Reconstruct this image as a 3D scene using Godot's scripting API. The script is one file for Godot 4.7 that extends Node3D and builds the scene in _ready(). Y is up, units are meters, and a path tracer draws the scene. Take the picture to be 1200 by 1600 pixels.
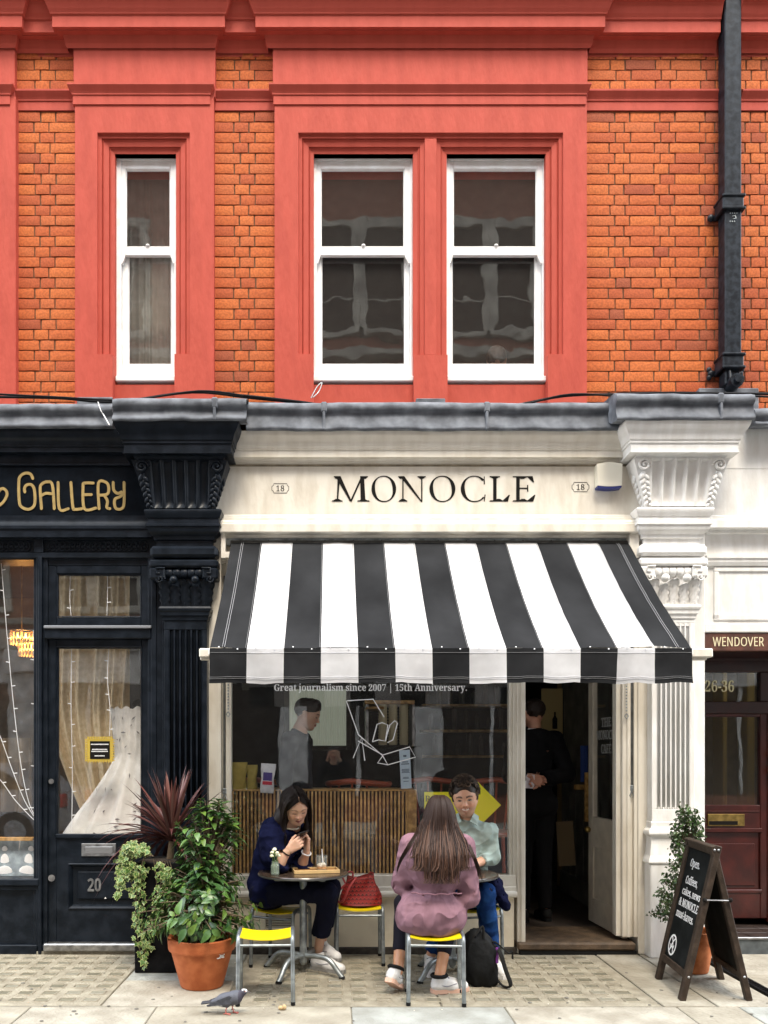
extends Node3D
# A London shopfront: a cafe under a striped awning between a dark gallery front and a white entrance, red brick above.
# Shop face is z = 0, the street is towards +z, ground y = 0. px helpers turn a photo measurement on a plane of known depth into metres.

const FOC := 1270.0
const CAMZ := 6.0
const EYE := 1.46
const VX := 520.0
const VY := 1180.0
const UP3 := Vector3(0, 1, 0)
var org := {}
var used := {}
var mats := {}
var texs := {}
var group_no := 1
var rng := RandomNumberGenerator.new()
func sc(z: float) -> float:
	return FOC / (CAMZ - z)
func X(px: float, z: float) -> float:
	return (px - VX) / sc(z)
func Y(py: float, z: float) -> float:
	return EYE + (VY - py) / sc(z)
func P(px: float, py: float, z: float) -> Vector3:
	return Vector3(X(px, z), Y(py, z), z)
func ground(px: float, py: float) -> Vector3:
	var z := CAMZ - FOC * EYE / (py - VY)
	return Vector3(X(px, z), 0, z)
func numbered(called: String) -> String:
	if not used.has(called):
		used[called] = 0
		return called
	used[called] += 1
	return "%s_%03d" % [called, used[called]]
func tag(o: Node, label: String, category := "", group := "", kind := "") -> Node:
	if label: o.set_meta("label", label)
	if category: o.set_meta("category", category)
	if group: o.set_meta("group", group)
	if kind: o.set_meta("kind", kind)
	return o
func thing(called: String, at: Vector3, label: String, category: String, group := "") -> Node3D:
	var o := Node3D.new()
	o.name = numbered(called)
	add_child(o)
	o.position = at
	org[o] = at
	tag(o, label, category, group)
	return o
func struct(called: String, at := Vector3.ZERO) -> Node3D:
	var o := Node3D.new()
	o.name = numbered(called)
	add_child(o)
	o.position = at
	org[o] = at
	o.set_meta("kind", "structure")
	return o
func part(called: String, st: SurfaceTool, m: Material, parent: Node) -> MeshInstance3D:
	st.generate_normals()
	var mi := MeshInstance3D.new()
	mi.mesh = st.commit()
	mi.material_override = m
	mi.name = called
	var key = [parent.get_instance_id(), called]
	if used.has(key):
		used[key] += 1
		mi.name = "%s_%03d" % [called, used[key]]
	else:
		used[key] = 0
	parent.add_child(mi, true)
	if org.has(parent): mi.position = -org[parent]
	return mi
func part_mesh(called: String, mesh: Mesh, m: Material, parent: Node, xf := Transform3D()) -> MeshInstance3D:
	var mi := MeshInstance3D.new()
	mi.mesh = mesh
	mi.material_override = m
	mi.name = called
	var key = [parent.get_instance_id(), called]
	if used.has(key):
		used[key] += 1
		mi.name = "%s_%03d" % [called, used[key]]
	else:
		used[key] = 0
	parent.add_child(mi, true)
	mi.transform = xf
	if org.has(parent): mi.position -= org[parent]
	return mi
func stuff(o: Node) -> void:
	o.set_meta("kind", "stuff")
func copy(o: Node3D, at: Vector3, turn: float, label := "", group := "") -> Node3D:
	var c: Node3D = o.duplicate()
	var base := String(o.name)
	var cut := base.rfind("_")
	if cut > 0 and base.substr(cut + 1).is_valid_int(): base = base.substr(0, cut)
	c.name = numbered(base)
	add_child(c)
	c.position = at
	c.rotation.y = turn
	if label: c.set_meta("label", label)
	if group: c.set_meta("group", group)
	return c
func gray_tex(key: String, freq: float, lo: float, hi: float, oct := 4, sd := 1, kind := FastNoiseLite.TYPE_SIMPLEX_SMOOTH, size := 512) -> NoiseTexture2D:
	if texs.has(key): return texs[key]
	var n := FastNoiseLite.new()
	n.noise_type = kind
	n.frequency = freq
	n.fractal_octaves = oct
	n.seed = sd
	var t := NoiseTexture2D.new()
	t.width = size
	t.height = size
	t.seamless = true
	t.noise = n
	var g := Gradient.new()
	g.set_color(0, Color(lo, lo, lo))
	g.set_color(1, Color(hi, hi, hi))
	t.color_ramp = g
	texs[key] = t
	return t
func tint_tex(key: String, freq: float, a: Color, b: Color, oct := 4, sd := 1, off := [0.25, 0.75], kind := FastNoiseLite.TYPE_SIMPLEX_SMOOTH) -> NoiseTexture2D:
	var t := gray_tex(key, freq, 0, 1, oct, sd, kind)
	t.color_ramp.set_color(0, a.linear_to_srgb())
	t.color_ramp.set_color(1, b.linear_to_srgb())
	t.color_ramp.set_offset(0, off[0])
	t.color_ramp.set_offset(1, off[1])
	return t
func norm_tex(key: String, freq: float, strength: float, oct := 4, sd := 3, kind := FastNoiseLite.TYPE_SIMPLEX_SMOOTH) -> NoiseTexture2D:
	if texs.has(key): return texs[key]
	var n := FastNoiseLite.new()
	n.noise_type = kind
	n.frequency = freq
	n.fractal_octaves = oct
	n.seed = sd
	var t := NoiseTexture2D.new()
	t.width = 512
	t.height = 512
	t.seamless = true
	t.as_normal_map = true
	t.bump_strength = strength
	t.noise = n
	texs[key] = t
	return t
func mat(key: String, col: Color, rough := 0.6, tex: Texture2D = null, scale := 1.0, nrm: Texture2D = null, nsc := 0.5, metal := 0.0, spec := 0.5) -> StandardMaterial3D:
	if mats.has(key): return mats[key]
	var m := StandardMaterial3D.new()
	m.resource_name = key
	m.albedo_color = col.linear_to_srgb()
	m.roughness = rough
	m.metallic = metal
	m.metallic_specular = spec
	if tex: m.albedo_texture = tex
	if nrm:
		m.normal_enabled = true
		m.normal_texture = nrm
		m.normal_scale = nsc
	if tex or nrm:
		m.uv1_triplanar = true
		m.uv1_world_triplanar = true
		m.uv1_scale = Vector3.ONE * scale
	mats[key] = m
	return m
func vmat(key: String, rough := 0.6, nrm: Texture2D = null, scale := 1.0, nsc := 0.4, spec := 0.5) -> StandardMaterial3D:
	if mats.has(key): return mats[key]
	var m := mat(key, Color(1, 1, 1), rough, null, scale, nrm, nsc, 0.0, spec)
	m.vertex_color_use_as_albedo = true
	return m
func glass(key: String, tint := Color(0.9, 1.0, 0.95), alpha := 0.03, nrm: Texture2D = null, scale := 1.0, nsc := 0.1) -> StandardMaterial3D:
	if mats.has(key): return mats[key]
	var m := StandardMaterial3D.new()
	m.resource_name = key
	m.transparency = BaseMaterial3D.TRANSPARENCY_ALPHA
	m.albedo_color = Color(tint.r, tint.g, tint.b, alpha)
	m.roughness = 0.0
	m.metallic_specular = 0.7
	if nrm:
		m.normal_enabled = true
		m.normal_texture = nrm
		m.normal_scale = nsc
		m.uv1_triplanar = true
		m.uv1_world_triplanar = true
		m.uv1_scale = Vector3.ONE * scale
	mats[key] = m
	return m
func begin() -> SurfaceTool:
	var st := SurfaceTool.new()
	st.begin(Mesh.PRIMITIVE_TRIANGLES)
	st.set_smooth_group(-1)
	return st
func flat(st: SurfaceTool) -> void:
	st.set_smooth_group(-1)
func smooth(st: SurfaceTool) -> void:
	group_no += 1
	st.set_smooth_group(group_no)
func tri(st: SurfaceTool, a: Vector3, b: Vector3, c: Vector3) -> void:
	st.add_vertex(a)
	st.add_vertex(c)
	st.add_vertex(b)
func quad(st: SurfaceTool, a: Vector3, b: Vector3, c: Vector3, d: Vector3) -> void:
	tri(st, a, b, c)
	tri(st, a, c, d)
func cbox(st: SurfaceTool, lo: Vector3, hi: Vector3, ch := 0.0) -> void:
	flat(st)
	var c := (lo + hi) / 2
	var h := (hi - lo) / 2
	xbox(st, Transform3D(Basis(), c), h, ch)
func xbox(st: SurfaceTool, xf: Transform3D, h: Vector3, ch := 0.0) -> void:
	flat(st)
	ch = minf(ch, minf(h.x, minf(h.y, h.z)) * 0.6)
	for ax in 3:
		for s in [-1.0, 1.0]:
			var u := (ax + 1) % 3
			var v := (ax + 2) % 3
			var q := []
			for k in [[-1, -1], [1, -1], [1, 1], [-1, 1]]:
				var p := Vector3.ZERO
				p[ax] = s * h[ax]
				p[u] = k[0] * (h[u] - ch) * s
				p[v] = k[1] * (h[v] - ch)
				q.append(xf * p)
			quad(st, q[0], q[1], q[2], q[3])
	if ch <= 0.0: return
	for ax in 3:
		var u := (ax + 1) % 3
		var v := (ax + 2) % 3
		for su in [-1.0, 1.0]:
			for sv in [-1.0, 1.0]:
				var a := Vector3.ZERO
				var b := Vector3.ZERO
				a[u] = su * h[u]
				a[v] = sv * (h[v] - ch)
				b[u] = su * (h[u] - ch)
				b[v] = sv * h[v]
				var l := h[ax] - ch
				var a0 := a; a0[ax] = -l
				var a1 := a; a1[ax] = l
				var b0 := b; b0[ax] = -l
				var b1 := b; b1[ax] = l
				if su * sv > 0: quad(st, xf * a0, xf * b0, xf * b1, xf * a1)
				else: quad(st, xf * a0, xf * a1, xf * b1, xf * b0)
				if su * sv > 0: pass
	for sx in [-1.0, 1.0]:
		for sy in [-1.0, 1.0]:
			for sz in [-1.0, 1.0]:
				var a := Vector3(sx * h.x, sy * (h.y - ch), sz * (h.z - ch))
				var b := Vector3(sx * (h.x - ch), sy * h.y, sz * (h.z - ch))
				var c := Vector3(sx * (h.x - ch), sy * (h.y - ch), sz * h.z)
				if sx * sy * sz > 0: tri(st, xf * a, xf * b, xf * c)
				else: tri(st, xf * a, xf * c, xf * b)
func pbox(st: SurfaceTool, x0: float, y0: float, x1: float, y1: float, z: float, depth: float, ch := 0.004) -> void:
	cbox(st, Vector3(X(x0, z), Y(y1, z), z - depth), Vector3(X(x1, z), Y(y0, z), z), ch)
func tube(st: SurfaceTool, pts: Array, r, sides := 10, caps := true, flatten := 1.0) -> void:
	smooth(st)
	var n := pts.size()
	var rings := []
	var prev := Vector3.ZERO
	for i in n:
		var d: Vector3 = (pts[mini(i + 1, n - 1)] - pts[maxi(i - 1, 0)]).normalized()
		var side: Vector3
		if prev == Vector3.ZERO:
			side = d.cross(UP3 if absf(d.y) < 0.9 else Vector3(0, 0, 1)).normalized()
		else:
			side = (prev - d * prev.dot(d)).normalized()
		prev = side
		var up := d.cross(side).normalized()
		var rad: float = r[i] if r is Array else r
		var ring := []
		for k in sides:
			var a := TAU * k / sides
			ring.append(pts[i] + side * cos(a) * rad + up * sin(a) * rad * flatten)
		rings.append(ring)
	for i in n - 1:
		for k in sides:
			var k2 := (k + 1) % sides
			quad(st, rings[i][k], rings[i][k2], rings[i + 1][k2], rings[i + 1][k])
	if caps:
		flat(st)
		for k in range(1, sides - 1):
			tri(st, rings[0][0], rings[0][k + 1], rings[0][k])
			tri(st, rings[n - 1][0], rings[n - 1][k], rings[n - 1][k + 1])
func lathe(st: SurfaceTool, at: Vector3, prof: Array, segs := 24, hard := true, sx := 1.0, sz := 1.0) -> void:
	smooth(st)
	for i in prof.size() - 1:
		if hard: smooth(st)
		var a: Vector2 = prof[i]
		var b: Vector2 = prof[i + 1]
		for k in segs:
			var t0 := TAU * k / segs
			var t1 := TAU * (k + 1) / segs
			var p := [Vector3(cos(t0) * a.x * sx, a.y, sin(t0) * a.x * sz), Vector3(cos(t1) * a.x * sx, a.y, sin(t1) * a.x * sz), Vector3(cos(t1) * b.x * sx, b.y, sin(t1) * b.x * sz), Vector3(cos(t0) * b.x * sx, b.y, sin(t0) * b.x * sz)]
			if a.x > 1e-6: tri(st, at + p[0], at + p[2], at + p[1])
			if b.x > 1e-6: tri(st, at + p[0], at + p[3], at + p[2])
func ball(st: SurfaceTool, c: Vector3, r: Vector3, segs := 12, rings := 8, b := Basis()) -> void:
	smooth(st)
	var grid := []
	for i in rings + 1:
		var row := []
		var t := PI * i / rings
		for k in segs:
			var a := TAU * k / segs
			row.append(c + b * Vector3(sin(t) * cos(a) * r.x, cos(t) * r.y, sin(t) * sin(a) * r.z))
		grid.append(row)
	for i in rings:
		for k in segs:
			var k2 := (k + 1) % segs
			if i > 0: tri(st, grid[i][k], grid[i][k2], grid[i + 1][k])
			if i < rings - 1: tri(st, grid[i][k2], grid[i + 1][k2], grid[i + 1][k])
func mould(st: SurfaceTool, path: Array, prof: Array, cap := true) -> void:
	var pts := []
	for p in path: pts.append(Vector3(p.x, 0, p.y))
	sweep(st, pts, UP3, prof, false, cap)
func sweep(st: SurfaceTool, pts: Array, up: Vector3, prof: Array, closed := false, cap := true) -> void:
	var n := pts.size()
	var rows := []
	for i in n:
		var d0: Vector3
		var d1: Vector3
		if closed or i > 0: d0 = (pts[i] - pts[(i + n - 1) % n]).normalized()
		if closed or i < n - 1: d1 = (pts[(i + 1) % n] - pts[i]).normalized()
		if d0 == Vector3.ZERO: d0 = d1
		if d1 == Vector3.ZERO: d1 = d0
		var s0 := d0.cross(up).normalized()
		var s1 := d1.cross(up).normalized()
		var m := (s0 + s1).normalized()
		m /= maxf(0.2, m.dot(s0))
		var row := []
		for q in prof: row.append(pts[i] + m * q.x + up * q.y)
		rows.append(row)
	flat(st)
	for i in (n if closed else n - 1):
		var j := (i + 1) % n
		for k in prof.size() - 1:
			quad(st, rows[i][k], rows[j][k], rows[j][k + 1], rows[i][k + 1])
	if cap and not closed:
		var poly := PackedVector2Array()
		for q in prof: poly.append(q)
		var idx := Geometry2D.triangulate_polygon(poly)
		for e in [0, n - 1]:
			for t in range(0, idx.size(), 3):
				if e == 0: tri(st, rows[e][idx[t]], rows[e][idx[t + 1]], rows[e][idx[t + 2]])
				else: tri(st, rows[e][idx[t]], rows[e][idx[t + 2]], rows[e][idx[t + 1]])
func prism(st: SurfaceTool, poly: PackedVector2Array, xf: Transform3D, d0: float, d1: float) -> void:
	flat(st)
	if Geometry2D.is_polygon_clockwise(poly): poly.reverse()
	var idx := Geometry2D.triangulate_polygon(poly)
	for t in range(0, idx.size(), 3):
		var a := poly[idx[t]]
		var b := poly[idx[t + 1]]
		var c := poly[idx[t + 2]]
		if (b - a).cross(c - a) < 0:
			var sw := b
			b = c
			c = sw
		tri(st, xf * Vector3(a.x, a.y, d1), xf * Vector3(b.x, b.y, d1), xf * Vector3(c.x, c.y, d1))
		tri(st, xf * Vector3(a.x, a.y, d0), xf * Vector3(c.x, c.y, d0), xf * Vector3(b.x, b.y, d0))
	for i in poly.size():
		var a := poly[i]
		var b := poly[(i + 1) % poly.size()]
		quad(st, xf * Vector3(a.x, a.y, d0), xf * Vector3(b.x, b.y, d0), xf * Vector3(b.x, b.y, d1), xf * Vector3(a.x, a.y, d1))
func arc_points(a: Array, steps := 6) -> Array:
	var out := []
	var n := a.size()
	for i in n - 1:
		var p0 = a[maxi(i - 1, 0)]
		var p1 = a[i]
		var p2 = a[i + 1]
		var p3 = a[mini(i + 2, n - 1)]
		for k in steps:
			var t := float(k) / steps
			out.append(0.5 * (2 * p1 + (p2 - p0) * t + (2 * p0 - 5 * p1 + 4 * p2 - p3) * t * t + (3 * p1 - p0 - 3 * p2 + p3) * t * t * t))
	out.append(a[n - 1])
	return out
func sprof(a: Array, steps := 4) -> Array:
	return arc_points(a, steps)
func stroke(st: SurfaceTool, pts: Array, w: float, xf: Transform3D, d0: float, d1: float, closed := false) -> void:
	flat(st)
	var n := pts.size()
	var l := []
	var r := []
	for i in n:
		var a: Vector2 = pts[(i + n - 1) % n] if (closed or i > 0) else pts[i]
		var b: Vector2 = pts[(i + 1) % n] if (closed or i < n - 1) else pts[i]
		var d := (b - a).normalized()
		var o := Vector2(-d.y, d.x) * w / 2
		l.append(pts[i] + o)
		r.append(pts[i] - o)
	for i in (n if closed else n - 1):
		var j := (i + 1) % n
		var q := [r[i], r[j], l[j], l[i]]
		quad(st, xf * Vector3(q[0].x, q[0].y, d1), xf * Vector3(q[1].x, q[1].y, d1), xf * Vector3(q[2].x, q[2].y, d1), xf * Vector3(q[3].x, q[3].y, d1))
		quad(st, xf * Vector3(q[0].x, q[0].y, d0), xf * Vector3(q[1].x, q[1].y, d0), xf * Vector3(q[1].x, q[1].y, d1), xf * Vector3(q[0].x, q[0].y, d1))
		quad(st, xf * Vector3(q[2].x, q[2].y, d0), xf * Vector3(q[3].x, q[3].y, d0), xf * Vector3(q[3].x, q[3].y, d1), xf * Vector3(q[2].x, q[2].y, d1))
	if not closed:
		for e in [0, n - 1]:
			var c: Vector2 = pts[e]
			for k in 10:
				var a0 := TAU * k / 10
				var a1 := TAU * (k + 1) / 10
				var p0 := c + Vector2(cos(a0), sin(a0)) * w / 2
				var p1 := c + Vector2(cos(a1), sin(a1)) * w / 2
				tri(st, xf * Vector3(c.x, c.y, d1 + 0.0001), xf * Vector3(p0.x, p0.y, d1 + 0.0001), xf * Vector3(p1.x, p1.y, d1 + 0.0001))
var fonts := {}
func text_mesh(s: String, font_name: String, cap: float, depth := 0.002, weight := 400, italic := false) -> TextMesh:
	var key := "%s%d%s" % [font_name, weight, italic]
	if not fonts.has(key):
		var f := SystemFont.new()
		f.font_names = PackedStringArray([font_name])
		f.font_weight = weight
		f.font_italic = italic
		fonts[key] = f
	var t := TextMesh.new()
	t.font = fonts[key]
	t.text = s
	t.font_size = 64
	t.pixel_size = cap / (64 * 0.71)
	t.depth = depth
	t.curve_step = 1.0
	return t
func write(called: String, s: String, font_name: String, c: Vector3, cap: float, w: float, m: Material, parent: Node, b := Basis(), depth := 0.002, weight := 400, italic := false) -> MeshInstance3D:
	var t := text_mesh(s, font_name, cap, depth, weight, italic)
	var bb := t.get_aabb()
	var k := w / bb.size.x if w > 0 else 1.0
	return part_mesh(called, t, m, parent, Transform3D(b * Basis.from_scale(Vector3(k, 1, 1)), c - b * Vector3(bb.get_center().x * k, bb.get_center().y, 0)))
func _ready() -> void:
	rng.seed = 7
	var cam := Camera3D.new()
	cam.name = "camera"
	add_child(cam)
	cam.position = Vector3(0, EYE, CAMZ)
	cam.projection = Camera3D.PROJECTION_FRUSTUM
	cam.near = 0.05
	cam.far = 200.0
	cam.size = 0.05 * 1600.0 / FOC
	cam.frustum_offset = Vector2(600.0 - VX, VY - 800.0) / FOC * 0.05
	cam.current = true
	var we := WorldEnvironment.new()
	we.name = "world_environment"
	var env := Environment.new()
	env.background_mode = Environment.BG_SKY
	var sky := Sky.new()
	var sm := ProceduralSkyMaterial.new()
	sm.sky_top_color = Color(0.93, 0.96, 1.0)
	sm.sky_horizon_color = Color(0.86, 0.88, 0.9)
	sm.sky_curve = 0.3
	sm.ground_bottom_color = Color(0.3, 0.29, 0.28)
	sm.ground_horizon_color = Color(0.6, 0.6, 0.6)
	sm.sky_energy_multiplier = 1.0
	sky.sky_material = sm
	env.sky = sky
	env.background_energy_multiplier = 1.9
	env.tonemap_mode = Environment.TONE_MAPPER_LINEAR
	env.tonemap_exposure = 3.4
	env.sdfgi_enabled = true
	env.ssao_enabled = true
	env.ssil_enabled = true
	we.environment = env
	add_child(we)
	var sun := DirectionalLight3D.new()
	sun.name = "overcast_sun"
	sun.light_energy = 0.45
	sun.light_color = Color(1.0, 0.96, 0.9)
	sun.light_angular_distance = 18.0
	sun.shadow_enabled = true
	sun.rotation_degrees = Vector3(-61, 10, 0)
	add_child(sun)
	make_materials()
	make_ground()
	make_street_opposite()
	make_brick_walls()
	make_surrounds()
	make_windows_above()
	make_downpipe()
	make_lead()
	make_cafe_front()
	make_awning()
	make_pilasters()
	make_cafe_inside()
	make_gallery_front()
	make_gallery_inside()
	make_entrance()
	make_furniture()
	make_plants()
	make_a_board()
	make_people()
	make_small_things()
func make_materials() -> void:
	var n1 := norm_tex("n_fine", 0.04, 4.0, 5, 3)
	var n2 := norm_tex("n_soft", 0.012, 8.0, 3, 5)
	var n3 := norm_tex("n_grit", 0.12, 5.0, 3, 9)
	var g1 := gray_tex("g_soft", 0.012, 0.86, 1.0, 5, 11)
	var g2 := gray_tex("g_blot", 0.008, 0.62, 1.0, 6, 21)
	var g3 := gray_tex("g_grain", 0.09, 0.78, 1.0, 4, 31)
	var red := tint_tex("t_red", 0.01, Color(0.375, 0.063, 0.041), Color(0.425, 0.074, 0.049), 6, 41, [0.2, 0.8])
	mat("red", Color(1, 1, 1), 0.66, red, 0.8, n1, 0.14).uv1_scale = Vector3(1.5, 0.35, 1.5)
	var btex := tint_tex("t_brick", 0.035, Color(0.74, 0.67, 0.6), Color(1, 1, 1), 5, 51, [0.32, 0.6])
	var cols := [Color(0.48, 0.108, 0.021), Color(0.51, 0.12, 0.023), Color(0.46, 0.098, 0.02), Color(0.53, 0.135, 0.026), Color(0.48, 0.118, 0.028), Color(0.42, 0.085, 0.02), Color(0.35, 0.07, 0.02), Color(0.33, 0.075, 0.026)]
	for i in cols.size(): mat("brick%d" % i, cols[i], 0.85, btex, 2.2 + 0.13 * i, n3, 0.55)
	mat("mortar", Color(0.2, 0.1, 0.05), 0.95, g3, 3.0, n3, 0.8)
	var sash := tint_tex("t_white", 0.02, Color(0.74, 0.73, 0.7), Color(0.82, 0.82, 0.81), 5, 61)
	mat("sash", Color(1, 1, 1), 0.4, sash, 0.7, n1, 0.06)
	var cream := tint_tex("t_cream", 0.009, Color(0.58, 0.53, 0.44), Color(0.7, 0.655, 0.57), 6, 71, [0.15, 0.6])
	mat("cream", Color(1, 1, 1), 0.45, cream, 0.6, n1, 0.1).uv1_scale = Vector3(1.3, 0.4, 1.3)
	mat("cream_door", Color(0.62, 0.56, 0.45), 0.4, g1, 0.9, n1, 0.08)
	var white := tint_tex("t_pil", 0.012, Color(0.68, 0.665, 0.63), Color(0.78, 0.77, 0.75), 6, 81)
	mat("white", Color(1, 1, 1), 0.5, white, 0.7, n1, 0.12).uv1_scale = Vector3(1.5, 0.4, 1.5)
	var navy := tint_tex("t_navy", 0.014, Color(0.0045, 0.007, 0.011), Color(0.011, 0.015, 0.022), 6, 91)
	mat("navy", Color(1, 1, 1), 0.36, navy, 1.0, n1, 0.14, 0.0, 0.4)
	mat("navy_flat", Color(0.006, 0.009, 0.014), 0.5, g2, 1.3, n1, 0.1)
	mat("black_paint", Color(0.012, 0.012, 0.013), 0.45, g2, 2.0, n3, 0.25)
	var lead := tint_tex("t_lead", 0.01, Color(0.075, 0.08, 0.09), Color(0.21, 0.225, 0.25), 6, 101, [0.2, 0.85])
	mat("lead", Color(1, 1, 1), 0.75, lead, 0.9, n2, 0.3, 0.1)
	var pipe := tint_tex("t_pipe", 0.02, Color(0.006, 0.008, 0.011), Color(0.02, 0.025, 0.032), 6, 111)
	mat("pipe", Color(1, 1, 1), 0.4, pipe, 1.5, n2, 0.1)
	var stone := tint_tex("t_stone", 0.016, Color(0.235, 0.21, 0.165), Color(0.345, 0.32, 0.262), 6, 121, [0.2, 0.8])
	mat("paving", Color(1, 1, 1), 0.85, stone, 0.5, n3, 0.35)
	mat("paving_pale", Color(0.94, 0.93, 0.9), 0.85, stone, 0.37, n3, 0.3)
	mat("paving_blue", Color(0.9, 1.0, 1.12), 0.85, stone, 0.43, n3, 0.3)
	mat("paving_dark", Color(0.7, 0.7, 0.68), 0.85, stone, 0.61, n3, 0.4)
	mat("concrete_panel", Color(0.88, 0.86, 0.8), 0.88, stone, 0.8, n3, 0.5)
	mat("lens", Color(0.25, 0.23, 0.17), 0.3, g3, 4.0, n1, 0.2)
	mat("lens_dark", Color(0.2, 0.185, 0.135), 0.3, g3, 4.0, n1, 0.2)
	mat("lens_pale", Color(0.28, 0.26, 0.2), 0.4, g3, 4.0, n1, 0.2)
	mat("asphalt", Color(0.06, 0.06, 0.062), 0.9, g3, 1.5, n3, 0.6)
	mat("kerb", Color(0.3, 0.29, 0.28), 0.8, g3, 0.8, n3, 0.4)
	var cw := mat("canvas_white", Color(0.8, 0.8, 0.81), 0.85, g1, 0.6, n2, 0.12)
	cw.backlight_enabled = true
	cw.backlight = Color(0.8, 0.8, 0.8)
	mat("canvas_black", Color(0.03, 0.031, 0.033), 0.85, g2, 0.5, n2, 0.12)
	mat("thread", Color(0.16, 0.16, 0.16), 0.8)
	mat("thread_white", Color(0.3, 0.3, 0.31), 0.8)
	mat("galv", Color(0.42, 0.46, 0.47), 0.42, g2, 3.0, n1, 0.1, 0.75)
	mat("galv_dark", Color(0.16, 0.165, 0.16), 0.45, g2, 3.0, null, 0.1, 0.6)
	mat("rubber", Color(0.015, 0.015, 0.015), 0.7)
	mat("yellow", Color(0.86, 0.66, 0.004), 0.42, g1, 1.5)
	mat("yellow_sign", Color(0.95, 0.88, 0.008), 0.5)
	mat("ink", Color(0.012, 0.011, 0.01), 0.55)
	mat("gold", Color(0.5, 0.36, 0.14), 0.4, g1, 2.0, null, 0, 0.35)
	mat("gold_pale", Color(0.72, 0.64, 0.42), 0.4)
	mat("paint_white", Color(0.85, 0.85, 0.85), 0.5)
	mat("paint_gray", Color(0.4, 0.41, 0.4), 0.5)
	mat("brass", Color(0.42, 0.29, 0.09), 0.35, g2, 3.0, null, 0, 0.8)
	mat("steel", Color(0.5, 0.5, 0.5), 0.35, g2, 3.0, null, 0, 0.9)
	var terra := tint_tex("t_terra", 0.012, Color(0.36, 0.085, 0.02), Color(0.52, 0.155, 0.05), 6, 131)
	mat("terracotta", Color(1, 1, 1), 0.8, terra, 1.6, n3, 0.25)
	mat("terracotta_pale", Color(1.1, 1.25, 1.3), 0.85, terra, 1.9, n3, 0.25)
	mat("soil", Color(0.03, 0.02, 0.013), 1.0, g3, 6.0, n3, 1.0)
	var wood := tint_tex("t_wood", 0.02, Color(0.2, 0.12, 0.045), Color(0.42, 0.28, 0.12), 5, 141)
	mat("slat_pale", Color(1.75, 1.6, 1.3), 0.5, wood, 1.0)
	mat("slat_mid", Color(1.4, 1.25, 0.95), 0.5, wood, 1.3)
	mat("slat_back", Color(0.045, 0.013, 0.006), 0.6, g2, 2.0)
	mat("board_wood", Color(0.06, 0.042, 0.03), 0.6, g2, 3.0, n1, 0.4)
	mat("step_wood", Color(0.13, 0.085, 0.05), 0.7, g2, 2.0, n1, 0.5)
	mat("table_top", Color(0.075, 0.05, 0.035), 0.22, g2, 2.5, null, 0, 0.0, 0.6)
	mat("tray_wood", Color(0.5, 0.24, 0.07), 0.5, g2, 3.0)
	mat("tray_rim", Color(0.66, 0.45, 0.2), 0.5, g1, 3.0)
	mat("mahogany", Color(0.065, 0.009, 0.006), 0.3, g2, 1.2, n1, 0.08)
	mat("mahogany_dark", Color(0.035, 0.006, 0.005), 0.32, g2, 1.2, n1, 0.08)
	mat("board_brown", Color(0.13, 0.043, 0.025), 0.55, g2, 2.0, n3, 0.15)
	mat("chair_red", Color(0.32, 0.06, 0.022), 0.35)
	mat("dark_room", Color(0.035, 0.033, 0.032), 0.8, g2, 0.7)
	mat("room_wall", Color(0.12, 0.11, 0.09), 0.8, g2, 0.7)
	mat("blackboard", Color(0.018, 0.02, 0.02), 0.7, g2, 2.0)
	var cur := tint_tex("t_curtain", 0.03, Color(0.62, 0.48, 0.28), Color(0.78, 0.64, 0.42), 4, 151)
	mat("curtain", Color(1, 1, 1), 0.55, cur, 1.2, n3, 0.1)
	mat("dress", Color(0.74, 0.72, 0.68), 0.7, g1, 1.5, n2, 0.2)
	mat("dress_leaf", Color(0.16, 0.15, 0.15), 0.8)
	glass("pane_wavy", Color(0.92, 0.88, 0.84), 0.015, n2, 0.3, 0.014)
	glass("pane", Color(0.9, 0.9, 0.88), 0.01, n2, 0.3, 0.006)
	glass("tumbler", Color(0.95, 1.0, 0.98), 0.06)
	mat("cable", Color(0.015, 0.015, 0.016), 0.5)
	for q in ["canvas_black", "ink", "blackboard", "rubber", "black_paint", "navy_flat", "cable"]: mats[q].metallic_specular = 0.15
	for q in ["pipe", "navy", "board_wood", "lead", "red"]: mats[q].metallic_specular = 0.28
const ZB := -0.2
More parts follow.
